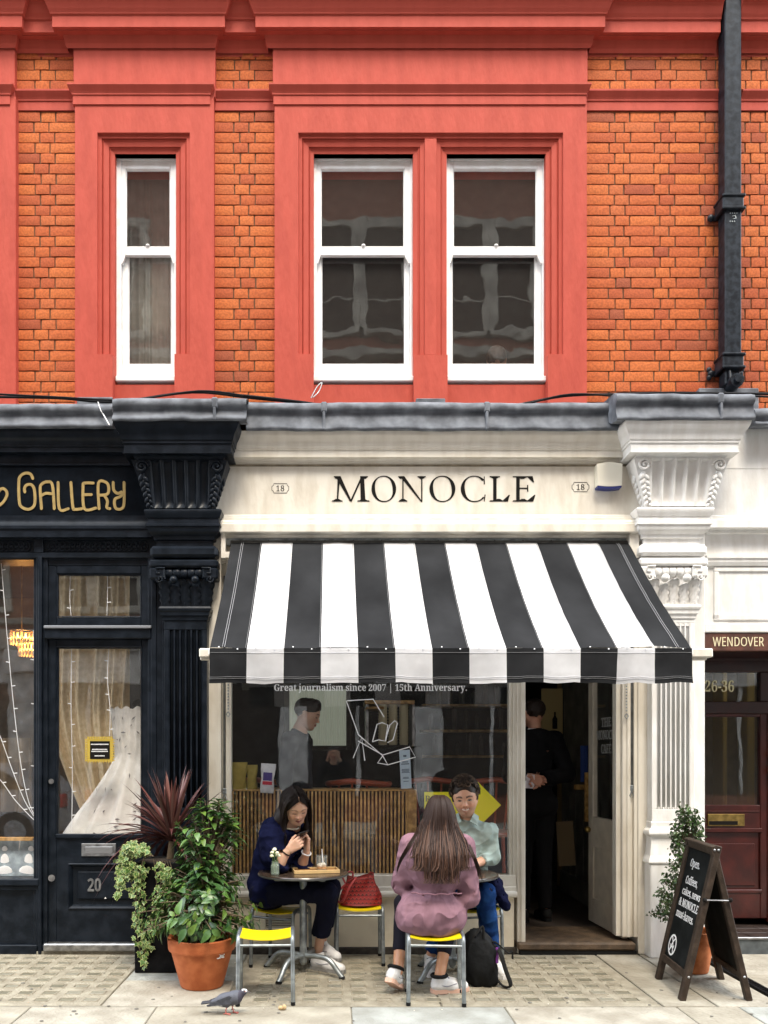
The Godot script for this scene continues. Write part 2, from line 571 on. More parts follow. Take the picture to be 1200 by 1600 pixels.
func make_ground() -> void:
	var g := struct("pavement")
	var st := begin()
	cbox(st, Vector3(-14, -0.3, -0.6), Vector3(16, -0.012, 2.2), 0)
	part("bed", st, mats.paving_dark, g)
	st = begin()
	slab(st, -2.75, -1.36, 0.03, 1.25)
	part("light_panel", st, mats.concrete_panel, g)
	st = begin()
	slab(st, -0.62, 0.63, 0.03, 1.27)
	part("light_panel", st, mats.concrete_panel, g)
	st = begin()
	slab(st, 0.64, 1.92, 0.03, 1.27)
	part("light_panel", st, mats.concrete_panel, g)
	var rows := [[-5.2, -4.0], [-4.0, -2.76]]
	for r in rows:
		st = begin()
		slab(st, r[0], r[1] - 0.006, 0.03, 1.25)
		part("flagstone", st, mats.paving, g)
	var mk := ["paving", "paving_pale", "paving", "paving_blue"]
	for f in [[-1.35, -0.63, 0.03, 0.72, 3], [-1.35, -0.63, 0.73, 1.27, 0], [1.93, 2.24, 0.03, 1.27, 1], [2.25, 2.64, 0.03, 1.27, 0], [2.72, 3.6, 0.03, 0.6, 0], [2.72, 3.6, 0.61, 1.27, 1], [3.61, 5.0, 0.03, 1.27, 0]]:
		st = begin()
		slab(st, f[0], f[1] - 0.007, f[2], f[3] - 0.006)
		part("flagstone", st, mats[mk[f[4]]], g)
	var xs := [-5.2, -3.9, -2.7, -1.75, -1.02, 0.11, 1.0, 2.0, 2.36, 3.6, 5.0]
	var kinds := ["paving", "paving", "paving_pale", "paving", "paving_pale", "paving_blue", "paving", "paving_pale", "paving_blue", "paving_pale"]
	for i in xs.size() - 1:
		st = begin()
		slab(st, xs[i], xs[i + 1] - 0.007, 1.28, 1.9)
		part("flagstone", st, mats[kinds[i]], g)
	st = begin()
	slab(st, -2.75, -1.02, 1.253, 1.277)
	slab(st, -0.62, 1.92, 1.272, 1.278)
	part("joint_strip", st, mats.paving_dark, g)
	for i in 9:
		st = begin()
		cbox(st, Vector3(-5.2 + i * 1.14, -0.2, 1.905), Vector3(-5.2 + i * 1.14 + 1.134, 0.002, 2.19), 0.015)
		part("kerb_stone", st, mats.kerb, g)
	var lens := []
	for k in 3:
		st = begin()
		cbox(st, Vector3(-0.04, -0.02, -0.031), Vector3(0.04, [0.0035, 0.0025, 0.003][k], 0.031), 0.003)
		st.generate_normals()
		lens.append(st.commit())
	var rim: ArrayMesh
	st = begin()
	sweep(st, [Vector3(-0.046, 0, -0.037), Vector3(0.046, 0, -0.037), Vector3(0.046, 0, 0.037), Vector3(-0.046, 0, 0.037)], UP3, [Vector2(0.006, -0.01), Vector2(0.006, 0.0015), Vector2(0, 0.003), Vector2(-0.004, -0.004)], true)
	st.generate_normals()
	rim = st.commit()
	var lm := ["lens", "lens_dark", "lens", "lens_pale", "lens"]
	var r := RandomNumberGenerator.new()
	r.seed = 3
	for block in [[-2.62, 9, 0.147], [-0.43, 16, 0.1475]]:
		for i in block[1]:
			for j in 8:
				var at := Vector3(block[0] + i * block[2], 0, 0.155 + j * 0.142)
				if block[1] > 10 and r.randf() < 0.05: continue
				part_mesh("glass_lens", lens[r.randi() % 3], mats[lm[r.randi() % 5]], g, Transform3D(Basis(UP3, r.randf_range(-0.03, 0.03)), at + Vector3(0, r.randf_range(-0.004, 0.001), 0)))
	var mm := MultiMesh.new()
	mm.transform_format = MultiMesh.TRANSFORM_3D
	mm.mesh = rim
	mm.instance_count = 25 * 8
	var n := 0
	for block in [[-2.62, 9, 0.147], [-0.43, 16, 0.1475]]:
		for i in block[1]:
			for j in 8:
				mm.set_instance_transform(n, Transform3D(Basis(), Vector3(block[0] + i * block[2], 0.001, 0.155 + j * 0.142)))
				n += 1
	var mi := MultiMeshInstance3D.new()
	mi.name = "lens_frames"
	mi.multimesh = mm
	mi.material_override = mats.concrete_panel
	stuff(mi)
	g.add_child(mi)
	var road := struct("road")
	st = begin()
	cbox(st, Vector3(-60, -0.4, 2.2), Vector3(60, -0.11, 9.2), 0)
	part("carriageway", st, mats.asphalt, road)
	var far := struct("far_pavement")
	st = begin()
	cbox(st, Vector3(-60, -0.4, 9.2), Vector3(60, 0.0, 11.6), 0.01)
	part("flags", st, mats.paving, far)
	var earth := struct("ground")
	st = begin()
	cbox(st, Vector3(-150, -0.9, -150), Vector3(150, -0.45, 150), 0)
	part("earth", st, mats.paving_dark, earth)
	var d := thing("drain_channel", Vector3(2.68, 0, 0.7), "long black slotted drain cover set in the paving behind the chalkboard stand", "drain")
	st = begin()
	cbox(st, Vector3(2.645, -0.03, 0.04), Vector3(2.665, 0.008, 1.27), 0.002)
	cbox(st, Vector3(2.695, -0.03, 0.04), Vector3(2.715, 0.008, 1.27), 0.002)
	for k in 41: cbox(st, Vector3(2.665, -0.03, 0.05 + k * 0.03), Vector3(2.695, 0.004, 0.066 + k * 0.03), 0.0)
	part("grating", st, mats.black_paint, d)
	stuff(d.get_child(0))
func slab(st: SurfaceTool, x0: float, x1: float, z0: float, z1: float) -> void:
	var h := 0.0 - rng.randf() * 0.003
	cbox(st, Vector3(x0, -0.06, z0), Vector3(x1, h, z1), 0.004)
func make_brick_walls() -> void:
	var r := RandomNumberGenerator.new()
	r.seed = 12
	var shapes := {}
	for len in [0.107, 0.223]:
		shapes[len] = []
		for v in 4:
			var st := begin()
			rough_brick(st, len, 0.0738, r)
			st.generate_normals()
			shapes[len].append(st.commit())
	walls("left", X(18, ZB), X(119, ZB), "narrow orange brick pier left of the single sash window", shapes, r)
	walls("mid", X(330, ZB), X(431, ZB), "narrow orange brick pier between the single and the double sash window", shapes, r)
	walls("right", X(916, ZB), X(1208, ZB), "wide orange brick wall behind the black downpipe", shapes, r)
func walls(_which: String, x0: float, x1: float, label: String, shapes: Dictionary, r: RandomNumberGenerator) -> void:
	var y0 := 3.8
	var y1 := Y(40, ZB)
	var w := thing("brick_wall", Vector3((x0 + x1) / 2, y0, ZB), label, "wall")
	var st := begin()
	cbox(st, Vector3(x0, y0, ZB - 0.3), Vector3(x1, y1 + 0.8, ZB - 0.007), 0)
	part("mortar", st, mats.mortar, w)
	var course := 16.22 / sc(ZB)
	var top := Y(66, ZB)
	var rowi := 0
	var yb := Y(612.5, ZB)
	var rest := begin()
	var n := 0
	for k in range(-2, 39):
		var cy := yb + (k + 0.5) * course
		if absf(cy - Y(149, ZB)) < 0.045: continue
		if cy > top + course * 2.5: break
		var pos := x0 - (0.0 if k % 2 == 0 else 0.16) - r.randf() * 0.012
		var i := k % 2
		while pos < x1:
			var len: float = 0.223 if (i % 2 == 0) else 0.107
			var gap := 0.0065 + r.randf() * 0.002
			var a := maxf(pos, x0)
			var b := minf(pos + len, x1)
			if b - a > 0.02:
				var key: float = 0.223 if b - a > 0.15 else 0.107
				var mesh: Mesh = shapes[key][r.randi() % 4]
				var tone := r.randi() % 6
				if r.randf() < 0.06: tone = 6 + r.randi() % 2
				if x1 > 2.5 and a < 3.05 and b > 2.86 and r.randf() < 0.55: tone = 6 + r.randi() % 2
				var kx := (b - a) / key
				var xf := Transform3D(Basis(Vector3(0, 0, 1), r.randf_range(-0.006, 0.006)) * Basis.from_scale(Vector3(kx, course / 0.0797, 1)), Vector3((a + b) / 2, cy + r.randf_range(-0.001, 0.001), ZB + r.randf_range(-0.002, 0.003)))
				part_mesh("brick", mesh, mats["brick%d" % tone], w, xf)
				n += 1
			pos += len + gap
			i += 1
func rough_brick(st: SurfaceTool, l: float, h: float, r: RandomNumberGenerator) -> void:
	smooth(st)
	var nx := 6
	var ny := 3
	var p := []
	for j in ny + 1:
		var row := []
		for i in nx + 1:
			var e := (i == 0 or i == nx or j == 0 or j == ny)
			var x := (float(i) / nx - 0.5) * (l - 0.004)
			var y := (float(j) / ny - 0.5) * (h - 0.003)
			if e:
				x += r.randf_range(-0.0015, 0.0015)
				y += r.randf_range(-0.0012, 0.0012)
			row.append(Vector3(x, y, (0.0 if e else 0.003) + r.randf_range(-0.001, 0.001)))
		p.append(row)
	for j in ny:
		for i in nx: quad(st, p[j][i], p[j][i + 1], p[j + 1][i + 1], p[j + 1][i])
	flat(st)
	var ring := []
	for i in nx + 1: ring.append(p[0][i])
	for j in range(1, ny + 1): ring.append(p[j][nx])
	for i in range(nx - 1, -1, -1): ring.append(p[ny][i])
	for j in range(ny - 1, 0, -1): ring.append(p[j][0])
	for i in ring.size():
		var a: Vector3 = ring[i]
		var b: Vector3 = ring[(i + 1) % ring.size()]
		var k := 1.0
		quad(st, Vector3(a.x * k, a.y * k, -0.02), Vector3(b.x * k, b.y * k, -0.02), b, a)
const ZS := -0.14
func make_surrounds() -> void:
	var m: Material = mats.red
	surround(X(-150, ZS), X(24.5, ZS), [], "red stucco window surround cut by the photo's left edge")
	surround(X(117, ZS), X(334, ZS), [[184, 277]], "tall red stucco surround of the single narrow sash window")
	surround(X(429, ZS), X(917, ZS), [[491, 646], [698, 853]], "broad red stucco surround of the double sash windows with central mullion")
	var c := thing("string_course", Vector3(0, Y(149, ZS), ZB), "slim red moulded band across brick and surrounds above the sash windows", "moulding")
	var prof := [Vector2(0.0, -0.078), Vector2(0.016, -0.078), Vector2(0.016, -0.012), Vector2(0.024, -0.01), Vector2(0.024, 0.0), Vector2(0.03, 0.01), Vector2(0.05, 0.035), Vector2(0.058, 0.045), Vector2(0.058, 0.058), Vector2(0.03, 0.072), Vector2(0.0, 0.08)]
	var st := begin()
	var yy := Y(149, ZS) + 0.005
	for q in prof.size(): prof[q].x *= 0.8
	var path := []
	var a := ZB - 0.002
	var b := ZS - 0.004
	for p in [[-3.4, b], [X(20, b) - 0.03, b], [X(20, b) - 0.03, a], [X(112, b) + 0.025, a], [X(112, b) + 0.025, b], [X(331, b) - 0.025, b], [X(331, b) - 0.025, a], [X(426, b) + 0.02, a], [X(426, b) + 0.02, b], [X(917, b) - 0.025, b], [X(917, b) - 0.025, a], [X(1131, a), a]]: path.append(Vector2(p[0], p[1]))
	mould(st, path, shift(prof, yy))
	mould(st, [Vector2(X(1156, a), a), Vector2(3.9, a)], shift(prof, yy))
	part("band", st, m, c)
	var k := thing("cornice", Vector3(0, Y(30, 0), 0), "heavy red moulded cornice across the top of the photo", "cornice")
	var zf := ZS + 0.09
	var yl := Y(41, zf)
	var cp := [Vector2(0.0, -0.085), Vector2(0.012, -0.06), Vector2(0.02, -0.03), Vector2(0.025, -0.006), Vector2(0.06, -0.006), Vector2(0.06, 0.0), Vector2(0.085, 0.0), Vector2(0.085, 0.085), Vector2(0.095, 0.09), Vector2(0.098, 0.1), Vector2(0.11, 0.12), Vector2(0.13, 0.165), Vector2(0.14, 0.18), Vector2(0.155, 0.182), Vector2(0.155, 0.2), Vector2(0.15, 0.215), Vector2(0.16, 0.26), Vector2(0.19, 0.31), Vector2(0.2, 0.33), Vector2(0.2, 0.36), Vector2(0.0, 0.42)]
	st = begin()
	var z1 := ZS
	var z0 := ZS - 0.045
	path = []
	for p in [[-3.4, z1], [X(34, zf) - 0.085, z1], [X(34, zf) - 0.085, z0], [X(81, zf) + 0.085, z0], [X(81, zf) + 0.085, z1], [X(351, zf) - 0.085, z1], [X(351, zf) - 0.085, z0], [X(399, zf) + 0.085, z0], [X(399, zf) + 0.085, z1], [X(946, zf) - 0.085, z1], [X(946, zf) - 0.085, z0], [X(1131, zf), z0]]: path.append(Vector2(p[0], p[1]))
	mould(st, path, shift(cp, yl))
	mould(st, [Vector2(X(1160, zf), z0), Vector2(3.9, z0)], shift(cp, yl))
	part("moulding", st, m, k)
	st = begin()
	cbox(st, Vector3(-3.4, yl - 0.1, ZB - 0.3), Vector3(3.9, yl + 0.9, ZB + 0.004), 0)
	part("core", st, m, k)
func shift(prof: Array, dy: float, dx := 0.0) -> Array:
	var o := []
	for p in prof: o.append(p + Vector2(dx, dy))
	return o
func surround(x0: float, x1: float, opens: Array, label: String) -> void:
	var m: Material = mats.red
	var s := thing("window_surround", Vector3((x0 + x1) / 2, 3.8, ZS), label, "window surround")
	var st := begin()
	var ytop := Y(50, ZS)
	var ystr := Y(150, ZS)
	var ybot := 3.8
	var zin := ZB - 0.28
	if opens.is_empty():
		cbox(st, Vector3(x0, ybot, zin), Vector3(x1, ystr, ZS), 0.004)
		part("pier", st, m, s)
		st = begin()
		cbox(st, Vector3(x0, ystr, zin), Vector3(x1 - 0.012, ytop + 0.1, ZS - 0.012), 0.004)
		part("frieze", st, m, s)
		return
	var zo := ZS - 0.055
	var head := Y(207, ZS) - 0.116
	var mt := Y(207, ZS)
	var mb := Y(553, ZS)
	st = begin()
	cbox(st, Vector3(x0 - 0.015, ystr, zin), Vector3(x1 + 0.01, ytop + 0.1, ZS - 0.012), 0.004)
	part("frieze", st, m, s)
	st = begin()
	cbox(st, Vector3(x0, mt, zin), Vector3(x1, ystr, ZS), 0.0)
	part("lintel", st, m, s)
	var edges := []
	var mx0: float = X(152 if opens.size() == 1 else 466, ZS)
	var mx1: float = X(296.5 if opens.size() == 1 else 880, ZS)
	if opens.size() == 1: edges.append([mx0 + 0.116, mx1 - 0.116])
	else:
		edges.append([mx0 + 0.116, X(645.5, -0.2)])
		edges.append([X(698, -0.2), mx1 - 0.116])
	var l: float = edges[0][0]
	var rr: float = edges[edges.size() - 1][1]
	var ol: float = X(152 if opens.size() == 1 else 466, ZS)
	var orr: float = X(296.5 if opens.size() == 1 else 880, ZS)
	st = begin()
	cbox(st, Vector3(x0, ybot, zin), Vector3(ol, mt, ZS), 0.0)
	cbox(st, Vector3(ol, ybot, zin), Vector3(l, mb, ZS - 0.0005), 0.0)
	part("pier", st, m, s)
	st = begin()
	cbox(st, Vector3(orr, ybot, zin), Vector3(x1, mt, ZS), 0.0)
	cbox(st, Vector3(rr, ybot, zin), Vector3(orr, mb, ZS - 0.0005), 0.0)
	part("pier", st, m, s)
	var lw := l - ol
	var prof := []
	for q in [[0.0, 0.0], [0.02, -0.02], [0.24, -0.02], [0.26, -0.034], [0.33, -0.026], [0.36, -0.034], [0.66, -0.042], [0.68, -0.054], [0.74, -0.047], [0.78, -0.056], [1.0, -0.062], [1.0, -0.2]]: prof.append(Vector2(q[0] * lw, q[1]))
	prof.reverse()
	st = begin()
	sweep(st, [Vector3(ol, mb, ZS), Vector3(ol, mt, ZS), Vector3(orr, mt, ZS), Vector3(orr, mb, ZS)], Vector3(0, 0, 1), prof, false, false)
	part("architrave", st, m, s)
	st = begin()
	cbox(st, Vector3(ol + lw * 0.9, head, zin), Vector3(orr - lw * 0.9, mt - 0.002, ZS - 0.065), 0)
	cbox(st, Vector3(ol - 0.02, mb - 0.01, zin), Vector3(l - 0.003, mt, ZS - 0.07), 0)
	cbox(st, Vector3(rr + 0.003, mb - 0.01, zin), Vector3(orr + 0.02, mt, ZS - 0.07), 0)
	part("backing", st, m, s)
	if opens.size() == 2:
		var c0: float = edges[0][1]
		var c1: float = edges[1][0]
		st = begin()
		var cm := (c0 + c1) / 2
		cbox(st, Vector3(c0, ybot, zin), Vector3(c1, mb, ZS - 0.012), 0.0)
		cbox(st, Vector3(c0 + 0.004, mb - 0.001, zin), Vector3(c1 - 0.004, head + 0.003, ZS - 0.068), 0.0)
		cbox(st, Vector3(X(664, ZS), mb, ZS - 0.1), Vector3(X(682.5, ZS), mt - lw * 0.3, ZS - 0.013), 0.002)
		for sd in [-1, 1]:
			var xe: float = X(664, ZS) if sd < 0 else X(682.5, ZS)
			var xi: float = c0 if sd < 0 else c1
			var w: float = xi - xe
			var p2 := []
			for q in [[0.0, -0.034], [0.4, -0.04], [0.42, -0.052], [0.56, -0.047], [0.6, -0.056], [1.0, -0.064], [1.0, -0.2]]: p2.append(Vector2(q[0] * absf(w), q[1]))
			p2.reverse()
			if sd > 0: sweep(st, [Vector3(xe, mb, ZS), Vector3(xe, mt - lw * 0.3, ZS)], Vector3(0, 0, 1), p2, false, false)
			else: sweep(st, [Vector3(xe, mt - lw * 0.3, ZS), Vector3(xe, mb, ZS)], Vector3(0, 0, 1), p2, false, false)
		part("mullion", st, m, s)
	st = begin()
	cbox(st, Vector3(l, ybot, zin), Vector3(rr, Y(600, ZS - 0.06), ZS - 0.07), 0.0)
	part("apron", st, m, s)
func make_windows_above() -> void:
	var zf := -0.25
	var specs := [
		[184, 277, 196, 266, 200, 268, "narrow white sash window in the single red surround"],
		[490, 646, 501, 632, 502, 633, "left white sash window of the red double surround"],
		[698, 853, 708, 839, 706, 837, "right white sash window of the red double surround, a dark head behind it"]]
	for s in specs:
		var w := thing("sash_window", Vector3(X((s[0] + s[1]) / 2.0, zf), Y(598, zf), zf), s[6], "window", "white sash windows over the shops")
		var x0 := X(s[0], zf)
		var x1 := X(s[1], zf)
		var yt := Y(246, zf)
		var yb := Y(598, zf)
		var mid0 := Y(398, zf)
		var mid1 := Y(384.5, zf)
		var st := begin()
		var bx := 0.024
		cbox(st, Vector3(x0 - 0.05, yb, zf - 0.08), Vector3(x0 + bx, yt, zf), 0.003)
		cbox(st, Vector3(x1 - bx, yb, zf - 0.08), Vector3(x1 + 0.05, yt, zf), 0.003)
		cbox(st, Vector3(x0 + bx, yt - 0.02, zf - 0.08), Vector3(x1 - bx, yt, zf), 0.003)
		part("frame", st, mats.sash, w)
		st = begin()
		cbox(st, Vector3(x0 - 0.004, yb - 0.012, zf - 0.09), Vector3(x1 + 0.004, yb + 0.03, zf + 0.055), 0.006)
		part("sill", st, mats.sash, w)
		for u in [0, 1]:
			var z: float = zf - 0.008 - 0.035 * u
			var g0 := X(s[2 + 2 * u], z)
			var g1 := X(s[3 + 2 * u], z)
			var a := yb + 0.03 if u == 1 else mid0
			var b := mid1 if u == 1 else yt - 0.02
			var ga := Y(569, z) if u == 1 else Y(385, z)
			var gb := Y(398, z) if u == 1 else Y(264, z)
			st = begin()
			cbox(st, Vector3(x0 + bx, a, z - 0.032), Vector3(g0, b, z), 0.003)
			cbox(st, Vector3(g1, a, z - 0.032), Vector3(x1 - bx, b, z), 0.003)
			cbox(st, Vector3(g0, a, z - 0.032), Vector3(g1, ga, z), 0.003)
			cbox(st, Vector3(g0, gb, z - 0.032), Vector3(g1, b, z), 0.003)
			if u == 0:
				for sx in [[x0 + bx, g0, 1], [g1, x1 - bx, -1]]:
					prism(st, PackedVector2Array([Vector2(sx[0], a), Vector2(sx[1], a), Vector2(sx[1] if sx[2] < 0 else lerpf(sx[0], sx[1], 0.3), a - 0.06), Vector2(sx[0] if sx[2] > 0 else lerpf(sx[0], sx[1], 0.7), a - 0.06)]), Transform3D(Basis(), Vector3(0, 0, z)), -0.03, 0.0)
			sweep(st, [Vector3(g0, ga, z), Vector3(g1, ga, z), Vector3(g1, gb, z), Vector3(g0, gb, z)], Vector3(0, 0, 1), [Vector2(0.0, -0.001), Vector2(-0.008, -0.012), Vector2(-0.008, -0.02)], true)
			var sash := part("sash", st, mats.sash, w)
			st = begin()
			cbox(st, Vector3(g0 - 0.004, ga - 0.004, z - 0.022), Vector3(g1 + 0.004, gb + 0.004, z - 0.018), 0)
			part("pane", st, mats.pane_wavy, sash)
		st = begin()
		ball(st, Vector3((x0 + x1) / 2, mid1 + 0.008, zf - 0.004), Vector3(0.016, 0.01, 0.012), 10, 6)
		part("sash_lock", st, mats.sash, w)
	var rm := struct("upper_room")
	var st := begin()
	var z0 := -3.2
	cbox(st, Vector3(-2.6, 3.6, z0 - 0.1), Vector3(2.6, 7.2, z0), 0)
	cbox(st, Vector3(-2.7, 3.5, z0), Vector3(2.7, 3.6, ZB - 0.31), 0)
	cbox(st, Vector3(-2.7, 7.2, z0), Vector3(2.7, 7.3, ZB - 0.31), 0)
	cbox(st, Vector3(-2.7, 3.6, z0), Vector3(-2.6, 7.2, ZB - 0.31), 0)
	cbox(st, Vector3(2.6, 3.6, z0), Vector3(2.7, 7.2, ZB - 0.31), 0)
	part("room_shell", st, mats.dark_room, rm)
	st = begin()
	for e in [[-3.4, X(152, ZS)], [X(296, ZS), X(466, ZS)], [X(880, ZS), 3.9]]: cbox(st, Vector3(e[0], 3.5, ZB - 0.5), Vector3(e[1], 7.9, ZB - 0.29), 0)
	cbox(st, Vector3(-2.7, Y(200, -0.4), ZB - 0.495), Vector3(2.7, 7.9, ZB - 0.285), 0)
	part("inner_wall", st, mats.dark_room, rm)
	st = begin()
	var zc := -0.62
	folds(st, X(180, zc), X(283, zc), Y(610, zc), Y(235, zc), zc, 0.02, 9, 2)
	tag(part("window_curtain", st, mat("linen", Color(0.3, 0.29, 0.25), 0.9, texs.g_soft, 1.0), self), "pale linen curtain drawn behind the narrow sash window", "curtain")
func folds(st: SurfaceTool, x0: float, x1: float, y0: float, y1: float, z: float, amp: float, count: int, sd := 0, thick := 0.004) -> void:
	smooth(st)
	var r := RandomNumberGenerator.new()
	r.seed = sd
	var nx := count * 8
	var off := []
	for i in nx + 1: off.append(amp * sin(TAU * i / 8.0 + 0.7 * sin(i * 0.31 + sd)) * (0.6 + 0.4 * sin(i * 0.17 + sd)))
	for i in nx:
		for j in 4:
			var q := []
			for k in [[0, 0], [1, 0], [1, 1], [0, 1]]:
				q.append(Vector3(lerpf(x0, x1, float(i + k[0]) / nx), lerpf(y0, y1, (j + k[1]) / 4.0), z + off[i + k[0]] * (1.0 - 0.3 * (j + k[1]) / 4.0)))
			quad(st, q[0], q[1], q[2], q[3])
func make_downpipe() -> void:
	var z := -0.06
	var d := thing("downpipe", Vector3(X(1144, z), 4.2, z), "black square cast iron downpipe on the orange brick wall", "pipe")
	var x0 := X(1133, z)
	var x1 := X(1159, z)
	var st := begin()
	cbox(st, Vector3(x0, Y(578, z), z - 0.115), Vector3(x1, 7.6, z), 0.008)
	part("pipe", st, mats.pipe, d)
	for c in [[304, 329], [552, 577]]:
		var m: float = (c[0] + c[1]) / 2.0
		st = begin()
		cbox(st, Vector3(x0 - 0.022, Y(c[1], z), z - 0.13), Vector3(x1 + 0.012, Y(c[0], z), z + 0.014), 0.01)
		cbox(st, Vector3(x0 - 0.03, Y(c[0] + 5, z), z - 0.13), Vector3(x1 + 0.022, Y(c[0], z), z + 0.024), 0.008)
		cbox(st, Vector3(x0 - 0.03, Y(c[1], z), z - 0.13), Vector3(x1 + 0.022, Y(c[1] - 5, z), z + 0.024), 0.008)
		part("collar", st, mats.pipe, d)
		for sd in [-1, 1]:
			var ex: float = (x0 - 0.05) if sd < 0 else (x1 + 0.045)
			if c[0] < 400 and sd > 0: continue
			st = begin()
			var yc := Y(m + 8, z)
			var bz := Basis(Vector3(1, 0, 0), PI / 2)
			cbox(st, Vector3(minf(ex, x0 if sd < 0 else x1), yc - 0.016, ZB), Vector3(maxf(ex, x0 if sd < 0 else x1), yc + 0.016, ZB + 0.03), 0.004)
			ball(st, Vector3(ex, yc, ZB + 0.02), Vector3(0.028, 0.028, 0.02), 12, 8)
			if c[0] > 400:
				ball(st, Vector3(ex + sd * 0.015, yc + 0.03, ZB + 0.02), Vector3(0.02, 0.022, 0.016), 10, 6)
				ball(st, Vector3(ex + sd * 0.015, yc - 0.03, ZB + 0.02), Vector3(0.02, 0.022, 0.016), 10, 6)
			part("lug", st, mats.pipe, d)
	st = begin()
	cbox(st, Vector3(x0 + 0.003, Y(600, z), z - 0.11), Vector3(x1 - 0.003, Y(578, z), z - 0.004), 0.01)
	tube(st, [Vector3((x0 + x1) / 2 + 0.005, Y(598, z), z - 0.08), Vector3((x0 + x1) / 2 + 0.005, Y(598, z), z + 0.05)], 0.05, 16)
	tube(st, [Vector3((x0 + x1) / 2 + 0.005, Y(598, z), z + 0.048), Vector3((x0 + x1) / 2 + 0.005, Y(598, z), z + 0.07)], [0.03, 0.026], 14)
	tube(st, [Vector3((x0 + x1) / 2 - 0.03, Y(580, z), z), Vector3((x0 + x1) / 2 - 0.03, Y(594, z), z + 0.02)], 0.012, 8)
	part("shoe", st, mats.pipe, d)
	st = begin()
	for k in 7: ball(st, P(1141 + (k % 4) * 3.4, 333 + (k / 4) * 13, z), Vector3(0.006, 0.005, 0.003), 6, 4)
	tube(st, [P(1144, 338, z), P(1149, 337, z), P(1150, 341, z), P(1145, 342, z)], 0.003, 5)
	part("foundry_mark", st, mats.galv, d)
func make_lead() -> void:
	var m: Material = mats.lead
	var runs := [
		[-160, 176, 0.17, 633, 668, "grey lead flashing over the dark shop cornice, left of the dark console"],
		[176, 385, 0.34, 624, 657, "grey lead cap over the dark console cornice"],
		[385, 968, 0.18, 631, 672, "long grey lead flashing over the cream shop cornice"],
		[963, 1179, 0.34, 617, 656, "grey lead cap over the white console cornice"],
		[1179, 1400, 0.16, 640, 664, "grey lead flashing over the white entrance, right of the white console"]]
	for u in runs:
		var z: float = u[2]
		var x0 := X(u[0], z)
		var x1 := X(u[1], z)
		var t := Y(u[3], z)
		var b := Y(u[4], z)
		var l := thing("lead_flashing", Vector3((x0 + x1) / 2, b, z), u[5], "flashing", "lead sheets over the shopfront cornice")
		var st := begin()
		var n := maxi(2, int((x1 - x0) / 0.06))
		var rr := RandomNumberGenerator.new()
		rr.seed = int(u[0]) + 500
		var noise := FastNoiseLite.new()
		noise.seed = int(u[0])
		noise.frequency = 1.3
		smooth(st)
		var rows := []
		for i in n + 1:
			var x := lerpf(x0, x1, float(i) / n)
			var w := noise.get_noise_1d(x * 2.0) * 0.008
			var w2 := noise.get_noise_1d(x * 2.0 + 50) * 0.012
			var prof := [Vector2(-0.235, t + 0.12), Vector2(-0.2, t + 0.1 + w), Vector2(z - 0.05, t + 0.03 + w), Vector2(z - 0.02, t + 0.012 + w), Vector2(z + 0.005, t + w), Vector2(z + 0.012, t - 0.02 + w), Vector2(z + 0.01, t - 0.048 + w), Vector2(z - 0.005, t - 0.058 + w), Vector2(z - 0.014, t - 0.064 + w2), Vector2(z - 0.01, t - 0.1 + w2), Vector2(z - 0.0, lerpf(t, b, 0.75) + w2), Vector2(z + 0.014, b + 0.02 + w2), Vector2(z + 0.016, b + w2 * 0.7), Vector2(z + 0.006, b - 0.004 + w2 * 0.7), Vector2(z - 0.1, b + 0.012)]
			rows.append(prof)
		for k in rows[0].size() - 1:
			for i in n:
				var xa := lerpf(x0, x1, float(i) / n)
				var xb := lerpf(x0, x1, float(i + 1) / n)
				var p := [Vector3(xa, rows[i][k].y, rows[i][k].x), Vector3(xb, rows[i + 1][k].y, rows[i + 1][k].x), Vector3(xb, rows[i + 1][k + 1].y, rows[i + 1][k + 1].x), Vector3(xa, rows[i][k + 1].y, rows[i][k + 1].x)]
				quad(st, p[3], p[2], p[1], p[0])
		flat(st)
		for e in [0, n]:
			var poly := PackedVector2Array()
			for q in rows[e]: poly.append(q)
			var idx := Geometry2D.triangulate_polygon(poly)
			var xx := x0 if e == 0 else x1
			for q in range(0, idx.size(), 3): tri(st, Vector3(xx, poly[idx[q]].y, poly[idx[q]].x), Vector3(xx, poly[idx[q + 1]].y, poly[idx[q + 1]].x), Vector3(xx, poly[idx[q + 2]].y, poly[idx[q + 2]].x))
		part("sheet", st, m, l)
		var x := x0 + 0.25 + rr.randf() * 0.5
		while x < x1 - 0.1:
			st = begin()
			cbox(st, Vector3(x, t - 0.064, z - 0.3), Vector3(x + 0.045, t + 0.012, z + 0.017), 0.01)
			cbox(st, Vector3(x + 0.012, b - 0.002, z - 0.05), Vector3(x + 0.03, t - 0.06, z + 0.022), 0.004)
			part("joint", st, m, l)
			x += 0.75 + rr.randf() * 0.5
	for u in [[650, 696, 622, "small lead upstand at the foot of the red central mullion"], [1092, 1186, 606, "lead apron on the brick below the downpipe"], [120, 176, 620, "small lead upstand under the narrow red surround"]]:
		var z := -0.12
		var st := begin()
		cbox(st, Vector3(X(u[0], z), 3.9, z - 0.06), Vector3(X(u[1], z), Y(u[2], z), z), 0.006)
		tag(part("lead_upstand", st, m, self), u[3], "flashing")
